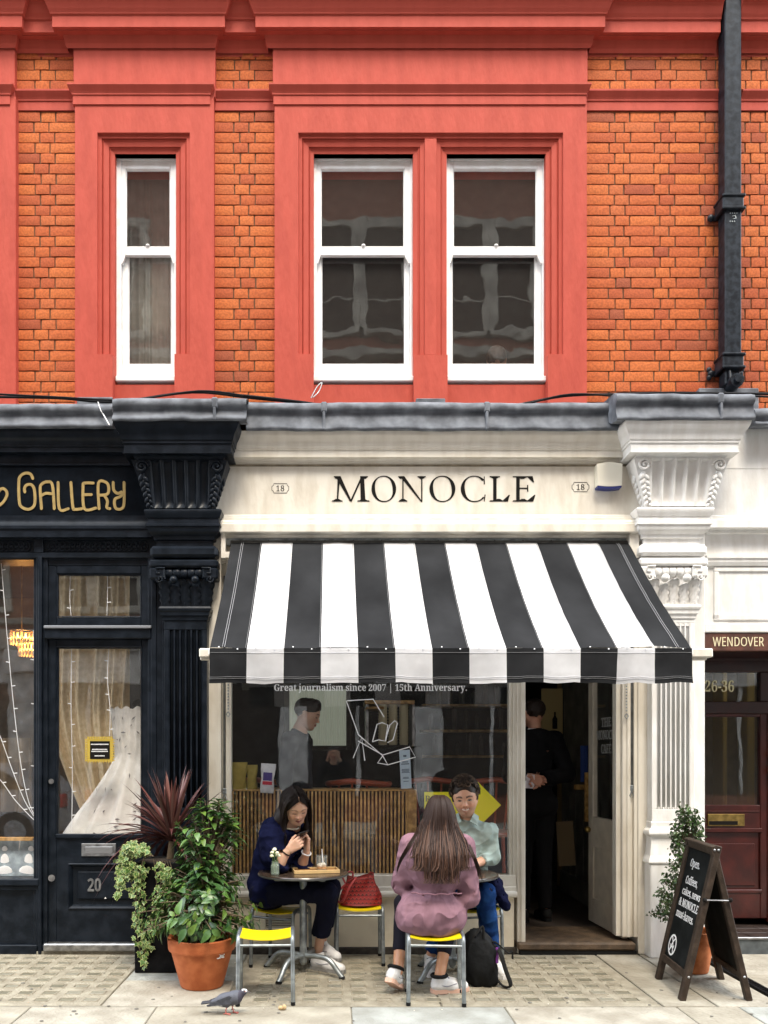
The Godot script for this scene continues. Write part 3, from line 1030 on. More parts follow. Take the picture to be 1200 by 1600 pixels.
	for c in [[[[-20, 620], [90, 622], [180, 628], [300, 613], [395, 622], [520, 634], [640, 640]], 0.0], [[[380, 618], [470, 628], [560, 640], [720, 642], [800, 634], [880, 619], [960, 616], [1060, 614], [1230, 616]], 0.02], [[[700, 640], [810, 633], [893, 616], [1000, 621], [1100, 617], [1230, 621]], 0.05], [[[-20, 615], [80, 620], [200, 625], [310, 611], [380, 618]], 0.03]]:
		var pts := []
		for p in c[0]: pts.append(P(p[0], p[1], 0.1 + c[1]))
		var st := begin()
		tube(st, arc_points(pts, 5), 0.009 if c[1] < 0.03 else 0.007, 6)
		tag(part("cable", st, mats.cable, self), {0.0: "black cable sagging over the dark shop's lead on the left", 0.02: "thick black cable along the lead over the cream shop", 0.05: "thin black cable rising over the lead to the downpipe foot", 0.03: "thin black cable at the foot of the brick at far left"}[c[1]], "cable")
	var st := begin()
	tube(st, arc_points([P(486, 622, 0.02), P(495, 605, 0.0), P(503, 598, -0.02), P(498, 612, 0.0), P(489, 621, 0.02)], 5), 0.004, 5)
	tag(part("loose_wire", st, mats.galv, self), "loose looped grey wire at the left foot of the double window", "wire")
	st = begin()
	tube(st, arc_points([P(153, 628, 0.2), P(158, 642, 0.2), P(163, 650, 0.2), P(171, 664, 0.34)], 5), 0.004, 5)
	tag(part("loose_wire", st, mats.paint_white, self), "loose white cord hanging down beside the dark console's lead cap", "wire")
func make_cafe_front() -> void:
	var m: Material = mats.cream
	var c := thing("cafe_shopfront", Vector3(0.6, 0, 0), "cream painted cafe shopfront with a lettered fascia, window and open doorway", "shopfront")
	var st := begin()
	var zf := 0.05
	cbox(st, Vector3(X(330, zf), Y(840, zf), -0.3), Vector3(X(1012, zf), 3.82, zf), 0.0)
	part("fascia", st, m, c)
	st = begin()
	var px0 := X(340, 0.1)
	var px1 := X(1005, 0.1)
	var prof := []
	var yb := Y(722, 0.06)
	prof = [Vector2(0, yb - 0.004), Vector2(0.012, yb), Vector2(0.012, yb + 0.012), Vector2(0.02, yb + 0.022), Vector2(0.075, yb + 0.022), Vector2(0.075, yb + 0.03), Vector2(0.068, yb + 0.03)]
	prof += [Vector2(0.068, yb + 0.085), Vector2(0.078, yb + 0.09), Vector2(0.078, yb + 0.1), Vector2(0.084, yb + 0.104), Vector2(0.084, yb + 0.116)]
	prof += sprof([Vector2(0.088, yb + 0.12), Vector2(0.094, yb + 0.15), Vector2(0.11, yb + 0.175), Vector2(0.128, yb + 0.2), Vector2(0.135, yb + 0.235)], 3)
	prof += [Vector2(0.06, yb + 0.24), Vector2(0.0, yb + 0.25)]
	for q in prof.size(): prof[q] = Vector2(prof[q].x * 0.88, yb + (prof[q].y - yb) * 0.79)
	mould(st, [Vector2(px0, zf), Vector2(px1, zf)], prof)
	part("cornice", st, m, c)
	st = begin()
	yb = Y(832, 0.12)
	prof = [Vector2(0, yb), Vector2(0.075, yb), Vector2(0.078, yb + 0.006), Vector2(0.078, yb + 0.06), Vector2(0.07, yb + 0.066)]
	prof += sprof([Vector2(0.062, yb + 0.068), Vector2(0.058, yb + 0.085), Vector2(0.04, yb + 0.1)], 3)
	prof += [Vector2(0.04, yb + 0.112), Vector2(0.018, yb + 0.12), Vector2(0.015, yb + 0.135), Vector2(0.006, yb + 0.145), Vector2(0, yb + 0.15)]
	mould(st, [Vector2(px0 + 0.02, zf), Vector2(px1, zf)], prof)
	part("fascia_moulding", st, m, c)
	st = begin()
	cbox(st, P(345, 729, zf) - Vector3(0, 0, 0.01), P(1005, 726, zf) + Vector3(0, 0, 0.006), 0.001)
	part("fillet", st, mat("weathered_fillet", Color(0.3, 0.25, 0.17), 0.7, texs.g_blot, 2.0), c)
	for l in serif_name(): part("letter", l, mats.ink, c)
	for k in [[438, 763], [907, 761]]:
		var z := zf + 0.001
		st = begin()
		var w := 0.062
		var h := 0.034
		var pts := []
		for q in [[-0.78, 1], [0.78, 1], [0.82, 0.62], [1, 0.38], [1, -0.38], [0.82, -0.62], [0.78, -1], [-0.78, -1], [-0.82, -0.62], [-1, -0.38], [-1, 0.38], [-0.82, 0.62]]: pts.append(Vector2(q[0] * w, q[1] * h))
		stroke(st, pts, 0.0035, Transform3D(Basis(), P(k[0], k[1], z)), 0, 0.001, true)
		part("number_frame", st, mats.ink, c)
		write("number", "18", "Droid Serif", P(k[0], k[1], z), 0.04, 0.058, mats.ink, c, Basis(), 0.002)
	st = begin()
	cbox(st, Vector3(X(348, 0.1), Y(852, 0.03), -0.1), Vector3(X(996, 0.1), Y(838, 0.03), 0.028), 0.002)
	part("awning_housing", st, mats.galv, c)
	for e in [[345, 362, 1], [984, 999, -1]]:
		st = begin()
		pbox(st, e[0], 830, e[0] + 7 if e[2] > 0 else e[1], 872, 0.1, 0.09, 0.003)
		if e[2] < 0: pass
		var a: float = e[0] + 6.5 if e[2] > 0 else e[0]
		var b: float = e[1] if e[2] > 0 else e[1] - 6.5
		pbox(st, a if e[2] > 0 else e[0], 862, b if e[2] < 0 else e[1], 871.5, 0.1, 0.088, 0.003)
		part("awning_bracket", st, m, c)
	st = begin()
	pbox(st, 345, 850, 1000, 880, 0.0, 0.12, 0.003)
	part("head_beam", st, m, c)
	var base := 0.0
	st = begin()
	cbox(st, Vector3(X(322, 0.05), base, -0.3), Vector3(X(345, 0.05), Y(838, 0.05), 0.05), 0.004)
	part("left_post", st, m, c)
	st = begin()
	cbox(st, Vector3(X(345, 0.05), Y(1400, 0), -0.1), Vector3(X(353.5, 0), Y(860, 0), -0.02), 0.002)
	cbox(st, Vector3(X(353, 0), Y(1400, 0), -0.08), Vector3(X(361, 0), Y(880, 0), 0.012), 0.005)
	part("left_stile", st, m, c)
	st = begin()
	for q in [[797, 802, -0.02], [802, 808, 0.0], [807.5, 813.5, 0.018], [813, 819.5, 0.03]]: cbox(st, Vector3(X(q[0], 0), Y(1400 if q[0] < 805 else 1489, 0), -0.1), Vector3(X(q[1], 0), Y(870, 0), q[2]), 0.003)
	part("door_post", st, m, c)
	st = begin()
	for q in [[964, 972, -0.02], [972, 979, 0.01], [978.5, 984, 0.02], [989, 995, 0.02]]: cbox(st, Vector3(X(q[0], 0), 0.12, -0.1), Vector3(X(q[1], 0), Y(870, 0), q[2]), 0.003)
	cbox(st, Vector3(X(983, 0), 0.12, -0.1), Vector3(X(990, 0), Y(870, 0), -0.004), 0.0)
	part("door_post", st, m, c)
	st = begin()
	cbox(st, Vector3(X(994.5, 0), 0.0, -0.3), Vector3(X(1020, 0.03), Y(850, 0), 0.035), 0.004)
	part("right_strip", st, m, c)
	st = begin()
	prof = [Vector2(0, 0), Vector2(0.03, 0.0), Vector2(0.05, 0.012), Vector2(0.052, 0.03), Vector2(0.046, 0.042), Vector2(0.02, 0.05), Vector2(0.02, 0.075), Vector2(0.012, 0.082), Vector2(0.012, 0.16), Vector2(0, 0.165)]
	var ysb := Y(1403, 0.03)
	mould(st, [Vector2(X(345, 0.03), 0.0), Vector2(X(806, 0.0), 0.0)], shift(prof, ysb))
	cbox(st, Vector3(X(345, 0), ysb, -0.14), Vector3(X(806, 0), ysb + 0.158, 0.001), 0)
	part("sill", st, m, c)
	st = begin()
	cbox(st, Vector3(X(345, 0), 0.045, -0.2), Vector3(X(415, 0), ysb + 0.001, 0.004), 0.002)
	cbox(st, Vector3(X(458, 0), 0.045, -0.2), Vector3(X(803, 0), ysb + 0.001, 0.004), 0.002)
	cbox(st, Vector3(X(415, 0), 0.045, -0.2), Vector3(X(458, 0), Y(1450, 0), 0.004), 0.002)
	cbox(st, Vector3(X(415, 0), Y(1424, 0), -0.2), Vector3(X(458, 0), ysb + 0.001, 0.004), 0.002)
	part("stall_riser", st, mat("cream_riser", Color(1.2, 1.16, 1.06), 0.55, texs.t_cream, 0.5, texs.n_fine, 0.15), c)
	st = begin()
	cbox(st, Vector3(X(412, 0), Y(1452, 0), -0.2), Vector3(X(461, 0), Y(1422, 0), -0.05), 0)
	part("vent_back", st, mats.ink, c)
	for k in 7:
		st = begin()
		xbox(st, Transform3D(Basis(Vector3(1, 0, 0), 0.6), Vector3(X(436.5, 0), Y(1426.5 + k * 3.6, 0), -0.006)), Vector3(X(457, 0) - X(436.5, 0), 0.007, 0.003), 0.001)
		part("vent_slat", st, mats.cream_door, c)
	st = begin()
	cbox(st, Vector3(X(345, 0), -0.01, -0.2), Vector3(X(812, 0), 0.043, 0.012), 0.006)
	part("plinth", st, mat("plinth", Color(0.09, 0.075, 0.06), 0.9, texs.g_blot, 3.0, texs.n_grit, 0.8), c)
	st = begin()
	cbox(st, Vector3(X(360, 0), ysb + 0.1, -0.05), Vector3(X(798, 0), Y(880, 0), -0.044), 0)
	part("shop_window", st, mats.pane, c)
	write("window_lettering", "Great journalism since 2007 | 15th Anniversary.", "Droid Serif", P(579, 1075.5, -0.04), 0.05, X(729, -0.04) - X(428, -0.04), mats.paint_white, c, Basis(), 0.001, 700)
	for line in [[[541, 1095], [583, 1092.5], [600, 1120]], [[541, 1095], [560, 1148], [597, 1180], [640, 1167], [649, 1183], [606, 1195], [598, 1181]], [[598, 1181], [590, 1192], [606, 1195]], [[552, 1184], [565, 1152], [570, 1188]], [[560, 1158], [597, 1179]], [[582, 1159], [589, 1132], [597, 1129], [606, 1133], [602, 1158], [592, 1156], [582, 1159]], [[602, 1158], [609, 1133], [617, 1126], [621, 1130], [614, 1156], [606, 1160]]]:
		var pts := []
		for p in line: pts.append(Vector2(X(p[0], -0.04), Y(p[1], -0.04)))
		st = begin()
		stroke(st, pts, 0.0075, Transform3D(), -0.0395, -0.0385)
		part("window_drawing", st, mats.paint_white, c)
	st = begin()
	cbox(st, Vector3(X(812, 0.05), -0.01, -0.02), Vector3(X(995, 0.05), 0.03, 0.05), 0.004)
	part("step_base", st, mats.rubber, c)
	st = begin()
	cbox(st, Vector3(X(809, 0.06), 0.032, -0.52), Vector3(X(994, 0.06), 0.088, 0.062), 0.012)
	part("door_step", st, mats.step_wood, c)
	for g in [[350.5, 1072, 1235], [987, 1068, 1230]]:
		st = begin()
		cbox(st, Vector3(X(g[0] - 1.5, 0), Y(g[2], 0), -0.03), Vector3(X(g[0] + 1.5, 0), Y(900, 0), 0.006), 0)
		part("awning_guide", st, mats.galv_dark, c)
		st = begin()
		pbox(st, g[0] - 3, g[2] - 3, g[0] + 3, g[2] + 6, 0.02, 0.03, 0.003)
		tube(st, [P(g[0], g[2] + 6, 0.02), P(g[0] - 3, g[2] + 13, 0.02), P(g[0], g[2] + 18, 0.02), P(g[0] + 3, g[2] + 13, 0.02), P(g[0], g[2] + 6, 0.02)], 0.004, 6)
		part("guide_catch", st, mats.galv, c)
	for g in [[356.5, 1112], [979, 1115]]:
		st = begin()
		for k in 24: ball(st, P(g[0], 1000 + k * (g[1] - 1000) / 24.0, 0.03), Vector3(0.006, 0.008, 0.006), 6, 4)
		tube(st, [P(g[0], g[1], 0.03), P(g[0] - 3, g[1] + 4, 0.03), P(g[0], g[1] + 8, 0.03), P(g[0] + 3, g[1] + 4, 0.03), P(g[0], g[1], 0.03)], 0.004, 6)
		part("pull_chain", st, mats.galv, c)
	var hinge := P(976, 1468, -0.03)
	hinge.y = 0.1
	var free := Vector3(X(923, -0.72), 0.1, -0.72)
	var u := (free - hinge)
	u.y = 0
	var wd := u.length()
	u = u.normalized()
	var bs := Basis(u, UP3, u.cross(UP3))
	var dxf := Transform3D(bs, hinge)
	st = begin()
	var top := 2.25
	var yg0 := 0.86
	for q in [[0.0, 0.0, 0.1, top], [wd - 0.1, 0.0, wd, top], [0.1, 0.0, wd - 0.1, 0.2], [0.1, 0.62, wd - 0.1, 0.86], [0.1, top - 0.1, wd - 0.1, top]]:
		xbox(st, dxf * Transform3D(Basis(), Vector3((q[0] + q[2]) / 2, (q[1] + q[3]) / 2, 0)), Vector3((q[2] - q[0]) / 2, (q[3] - q[1]) / 2, 0.02), 0.003)
	xbox(st, dxf * Transform3D(Basis(), Vector3(wd / 2, 0.41, 0)), Vector3(wd / 2 - 0.09, 0.22, 0.008), 0.0)
	for k in 2:
		var e := 0.03 + k * 0.05
		xbox(st, dxf * Transform3D(Basis(), Vector3(wd / 2, 0.41, 0.006 + k * 0.004)), Vector3(wd / 2 - 0.1 - e, 0.21 - e, 0.006), 0.004)
	var door := part("door", st, mats.cream_door, c)
	st = begin()
	xbox(st, dxf * Transform3D(Basis(), Vector3(wd / 2, (0.86 + top - 0.1) / 2, 0)), Vector3(wd / 2 - 0.1, (top - 0.1 - 0.86) / 2, 0.003), 0)
	part("door_pane", st, mats.pane, door)
	st = begin()
	xbox(st, dxf * Transform3D(Basis(), Vector3(wd / 2, 0.73, 0.022)), Vector3(0.13, 0.055, 0.006), 0.004)
	part("letterbox", st, mats.steel, door)
	st = begin()
	xbox(st, dxf * Transform3D(Basis(), Vector3(wd / 2, 0.73, 0.026)), Vector3(0.1, 0.032, 0.004), 0.002)
	part("letterbox_flap", st, mats.ink, door)
	st = begin()
	ball(st, dxf * Vector3(wd - 0.05, 0.75, 0.045), Vector3(0.026, 0.026, 0.026))
	part("door_knob", st, mats.brass, door)
	st = begin()
	ball(st, dxf * Vector3(wd - 0.05, 0.75, -0.045), Vector3(0.026, 0.026, 0.026))
	part("door_knob", st, mats.brass, door)
	var tb := Basis(u, UP3, u.cross(UP3))
	if tb.z.z < 0: tb = Basis(-u, UP3, -u.cross(UP3))
	for k in [["THE", 1.62], ["MONOCLE", 1.52], ["CAFE", 1.41]]:
		write("door_lettering", k[0], "Droid Serif", dxf * Vector3(wd / 2, k[1], 0) + tb.z * 0.006, 0.07, 0.4 if k[0].length() > 5 else 0.2, mats.paint_gray, door, tb, 0.001)
	var al := thing("alarm_box", P(953, 742, zf), "small cream alarm box with a blue lower edge on the fascia right of the lettering", "alarm box")
	st = begin()
	var ax := X(933.5, 0.12)
	var bx := X(973, 0.12)
	var at := Y(722, 0.12)
	var ab := Y(762, 0.12)
	var arc := PackedVector2Array()
	for k in 9: arc.append(Vector2(lerpf(ax, bx, k / 8.0), at - 0.01 + 0.012 * sin(PI * k / 8.0)))
	for k in range(8, -1, -1): arc.append(Vector2(lerpf(ax + 0.004, bx - 0.004, k / 8.0), ab + 0.018 - 0.006 * sin(PI * k / 8.0)))
	prism(st, arc, Transform3D(), 0.048, 0.115)
	part("case", st, mat("alarm_cream", Color(0.74, 0.7, 0.58), 0.4), al)
	st = begin()
	arc = PackedVector2Array()
	for k in 9: arc.append(Vector2(lerpf(ax + 0.004, bx - 0.004, k / 8.0), ab + 0.018 - 0.006 * sin(PI * k / 8.0)))
	for k in range(8, -1, -1): arc.append(Vector2(lerpf(ax + 0.006, bx - 0.006, k / 8.0), ab + 0.004 - 0.008 * sin(PI * k / 8.0)))
	prism(st, arc, Transform3D(), 0.048, 0.113)
	part("blue_edge", st, mat("alarm_blue", Color(0.02, 0.03, 0.16), 0.4), al)
func serif_name() -> Array:
	var out := []
	var z := 0.052
	var top := Y(744, z)
	var bot := Y(783.5, z)
	var h := top - bot
	var k := h / 40.0
	var spec := [["M", 518, 578], ["O", 580.5, 619], ["N", 622, 666], ["O", 671, 711.5], ["C", 720, 760], ["L", 764, 797], ["E", 800, 837]]
	for s in spec:
		var st := begin()
		var x0 := X(s[1], z)
		var w := X(s[2], z) - x0
		var xf := Transform3D(Basis(), Vector3(x0, bot, z))
		match s[0]:
			"M":
				bar(st, xf, [[w * 0.135, 0], [w * 0.17, 0], [w * 0.225, h], [w * 0.16, h]])
				bar(st, xf, [[w * 0.76, 0], [w * 0.885, 0], [w * 0.845, h], [w * 0.745, h]])
				bar(st, xf, [[w * 0.1, h], [w * 0.235, h], [w * 0.53, 0], [w * 0.48, 0]])
				bar(st, xf, [[w * 0.48, 0], [w * 0.525, 0], [w * 0.825, h], [w * 0.775, h]])
				serif(st, xf, 0.01 * w, w * 0.29, 0, 1, k)
				serif(st, xf, w * 0.67, w * 0.99, 0, 1, k)
				serif(st, xf, w * 0.06, w * 0.2, h, -1, k)
				serif(st, xf, w * 0.77, w * 0.95, h, -1, k)
			"O":
				oval(st, xf, w, h, 0.0, TAU)
			"C":
				oval(st, xf, w * 1.06, h, 0.72, TAU - 0.72)
				bar(st, xf, [[w * 0.9, h * 0.68], [w * 0.94, h * 0.68], [w * 0.93, h * 1.0], [w * 0.9, h * 0.98]])
				bar(st, xf, [[w * 0.9, h * 0.02], [w * 0.93, h * 0.0], [w * 0.97, h * 0.27], [w * 0.93, h * 0.27]])
			"N":
				bar(st, xf, [[w * 0.15, 0], [w * 0.195, 0], [w * 0.195, h], [w * 0.15, h]])
				bar(st, xf, [[w * 0.82, 0], [w * 0.865, 0], [w * 0.865, h], [w * 0.82, h]])
				bar(st, xf, [[w * 0.06, h], [w * 0.22, h], [w * 0.865, -h * 0.02], [w * 0.82, -h * 0.02]])
				serif(st, xf, w * 0.02, w * 0.33, 0, 1, k)
				serif(st, xf, w * 0.69, w * 0.99, h, -1, k)
				serif(st, xf, w * 0.0, w * 0.18, h, -1, k)
			"L":
				bar(st, xf, [[w * 0.2, 0], [w * 0.36, 0], [w * 0.36, h], [w * 0.2, h]])
				serif(st, xf, w * 0.03, w * 0.53, h, -1, k)
				serif(st, xf, w * 0.03, w * 0.88, 0, 1, k)
				bar(st, xf, [[w * 0.6, 0], [w * 0.9, 0], [w * 0.99, h * 0.26], [w * 0.94, h * 0.26]])
			"E":
				bar(st, xf, [[w * 0.18, 0], [w * 0.325, 0], [w * 0.325, h], [w * 0.18, h]])
				serif(st, xf, w * 0.03, w * 0.85, h, -1, k)
				serif(st, xf, w * 0.03, w * 0.9, 0, 1, k)
				bar(st, xf, [[w * 0.6, 0], [w * 0.9, 0], [w * 0.99, h * 0.26], [w * 0.94, h * 0.26]])
				bar(st, xf, [[w * 0.62, h], [w * 0.87, h], [w * 0.93, h * 0.76], [w * 0.88, h * 0.76]])
				bar(st, xf, [[w * 0.32, h * 0.5], [w * 0.32, h * 0.545], [w * 0.66, h * 0.545], [w * 0.66, h * 0.5]])
				bar(st, xf, [[w * 0.64, h * 0.39], [w * 0.69, h * 0.39], [w * 0.68, h * 0.65], [w * 0.64, h * 0.65]])
		out.append(st)
	return out
func bar(st: SurfaceTool, xf: Transform3D, q: Array) -> void:
	var p := PackedVector2Array()
	for a in q: p.append(Vector2(a[0], a[1]))
	prism(st, p, xf, -0.004, 0.001 + rng.randf() * 0.0006)
func serif(st: SurfaceTool, xf: Transform3D, x0: float, x1: float, y: float, up: int, k: float) -> void:
	var t := 1.7 * k * up
	bar(st, xf, [[x0, y], [x1, y], [x1 - 0.8 * k, y + t], [x0 + 0.8 * k, y + t]])
	var c := (x0 + x1) / 2
	var w := minf((x1 - x0) * 0.42, 6.5 * k)
	bar(st, xf, [[c - w, y + t * 0.9], [c + w, y + t * 0.9], [c + w * 0.35, y + t * 2.4], [c - w * 0.35, y + t * 2.4]])
func oval(st: SurfaceTool, xf: Transform3D, w: float, h: float, a0: float, a1: float) -> void:
	flat(st)
	var n := 48
	var c := Vector2(w / 2, h / 2)
	var prev := []
	for i in n + 1:
		var a := lerpf(a0, a1, float(i) / n)
		var o := c + Vector2(cos(a) * w * 0.5, sin(a) * h * 0.52)
		var e := a - 0.28
		var q := c + Vector2(cos(a) * w * 0.5 * (1.0 - 0.1 - 0.2 * pow(absf(cos(e)), 1.6)), sin(a) * h * 0.52 * (1.0 - 0.065 - 0.02 * absf(cos(e))))
		if i > 0:
			quad(st, xf * Vector3(prev[0].x, prev[0].y, 0.001), xf * Vector3(o.x, o.y, 0.001), xf * Vector3(q.x, q.y, 0.001), xf * Vector3(prev[1].x, prev[1].y, 0.001))
			quad(st, xf * Vector3(prev[0].x, prev[0].y, -0.004), xf * Vector3(o.x, o.y, -0.004), xf * Vector3(o.x, o.y, 0.001), xf * Vector3(prev[0].x, prev[0].y, 0.001))
		prev = [o, q]
func make_awning() -> void:
	var a := thing("awning", Vector3(0.57, 2.2, 0.6), "black and white striped canvas awning pulled out over the cafe window", "awning")
	var zt := 0.06
	var zb := 1.11
	var xl := X(362, zt)
	var xr := X(981, zt)
	var yt := Y(845, zt)
	var yb := Y(1012, zb)
	var n := 13
	var lines := []
	for i in n + 1: lines.append(lerpf(xl, xr, float(i) / n))
	var nz := 18
	var noise := FastNoiseLite.new()
	noise.frequency = 0.9
	noise.seed = 4
	var surf := func(x: float, t: float) -> Vector3:
		var sag := -0.03 * sin(PI * t) - 0.012 * sin(PI * t) * sin(PI * (x - xl) / (xr - xl))
		if t < 0.06: sag += 0.012 * (1.0 - t / 0.06) * -1.0
		return Vector3(x, lerpf(yt, yb, t) + sag + noise.get_noise_2d(x * 1.3, t * 1.2) * 0.014 * t + noise.get_noise_2d(x * 4.0 + 9.0, t * 7.0) * 0.006, lerpf(zt, zb, t))
	var names := {0: "black_stripe", 1: "white_stripe"}
	for i in n:
		var st := begin()
		smooth(st)
		for j in nz:
			for k in 4:
				var xa := lerpf(lines[i], lines[i + 1], k / 4.0)
				var xb := lerpf(lines[i], lines[i + 1], (k + 1) / 4.0)
				var t0 := float(j) / nz
				var t1 := float(j + 1) / nz
				quad(st, surf.call(xa, t1), surf.call(xb, t1), surf.call(xb, t0), surf.call(xa, t0))
		part(names[i % 2], st, mats.canvas_black if i % 2 == 0 else mats.canvas_white, a)
		if i > 0:
			st = begin()
			for o in [-0.008]:
				var pts := []
				for j in nz + 1: pts.append(surf.call(lines[i] + o, float(j) / nz) + Vector3(0, 0.003, 0.002))
				tube(st, pts, 0.0016, 4, false)
			part("seam", st, mats.thread, a)
	var st: SurfaceTool
	for x in [xl + 0.075, xl + 0.088, xr - 0.088, xr - 0.075]:
		st = begin()
		var pts := []
		for j in nz + 1: pts.append(surf.call(x, float(j) / nz) + Vector3(0, 0.003, 0.002))
		tube(st, pts, 0.0016, 4, false)
		part("hem_stitching", st, mats.thread_white, a)
	for i in n:
		st = begin()
		smooth(st)
		var yv := Y(1067.5, zb)
		for j in 5:
			for k in 6:
				var q := []
				for e in [[0, 1], [1, 1], [1, 0], [0, 0]]:
					var x := lerpf(lines[i], lines[i + 1], (k + e[0]) / 6.0)
					var t: float = (j + e[1]) / 5.0
					q.append(Vector3(x + 0.004 * t * sin(x * 3.0), lerpf(yb - 0.004, yv, t) + noise.get_noise_1d(x * 5.0) * 0.012 * t, zb + 0.012 + 0.012 * t * sin(x * 6.0 + 0.6) + noise.get_noise_2d(x * 4.0, t) * 0.014 * t))
				quad(st, q[0], q[1], q[2], q[3])
		part("black_valance" if i % 2 == 0 else "white_valance", st, mats.canvas_black if i % 2 == 0 else mats.canvas_white, a)
		st = begin()
		for yy in [1020.0, 1058.0, 1060.5]:
			var pts := []
			for k in 7:
				var x := lerpf(lines[i], lines[i + 1], k / 6.0)
				var t: float = clampf((yy - 1012) / 55.5, 0, 1)
				pts.append(Vector3(x, Y(yy, zb) + noise.get_noise_1d(x * 5.0) * 0.012 * t, zb + 0.015 + 0.012 * t * sin(x * 6.0 + 0.6) + noise.get_noise_2d(x * 4.0, t) * 0.014 * t))
			tube(st, pts, 0.0012, 4, false)
		part("stitching", st, mats.thread if i % 2 == 0 else mat("thread_pale", Color(0.6, 0.6, 0.62), 0.8), a)
	st = begin()
	cbox(st, Vector3(xl - 0.01, yb - 0.045, zb - 0.03), Vector3(xr + 0.01, yb - 0.005, zb + 0.008), 0.004)
	part("front_bar", st, mats.paint_white, a)
	for e in [[xl - 0.065, xl], [xr, xr + 0.13]]:
		st = begin()
		cbox(st, Vector3(e[0], Y(1027, zb), zb - 0.05), Vector3(e[1], Y(1013, zb), zb + 0.006), 0.006)
		cbox(st, Vector3(e[0] + 0.004, Y(1031, zb), zb - 0.04), Vector3(e[1] - 0.03 if e[0] > 1 else e[1], Y(1026, zb), zb - 0.01), 0.004)
		part("bar_end", st, mats.cream, a)
	st = begin()
	for i in n * 2:
		var x := lerpf(xl, xr, (i + 0.5) / (n * 2.0))
		ball(st, Vector3(x, yb + 0.002 - 0.012 * (i % 2), zb + 0.016), Vector3(0.005, 0.005, 0.005), 6, 4)
	part("studs", st, mats.paint_white, a)
	st = begin()
	tube(st, [Vector3(xl - 0.01, yt - 0.03, zt - 0.03), Vector3(xr + 0.01, yt - 0.03, zt - 0.03)], 0.04, 14)
	for i in 14:
		var x := lerpf(xl, xr, (i + 0.3) / 14.0)
		ball(st, Vector3(x, yt + 0.004, zt - 0.004), Vector3(0.006, 0.006, 0.006), 6, 4)
	part("roller", st, mats.galv_dark, a)
	for sx in [xl + 0.35, xr - 0.35]:
		st = begin()
		var elbow := Vector3(sx + (0.3 if sx < 0.5 else -0.3), (yt + yb) / 2 - 0.14, 0.6)
		tube(st, [Vector3(sx, yt - 0.1, zt - 0.02), elbow], 0.018, 8)
		tube(st, [elbow, Vector3(sx, yb - 0.02, zb - 0.02)], 0.015, 8)
		part("folding_arm", st, mats.paint_white, a)
func make_pilasters() -> void:
	pilaster(mats.white, 1053.5, 1052, 1.0, "white fluted pilaster with scrolled console between the cafe door and the white entrance", true)
	pilaster(mats.navy, 286.5, 290, -1.0, "dark navy fluted pilaster with scrolled console between the gallery and the cafe", false)
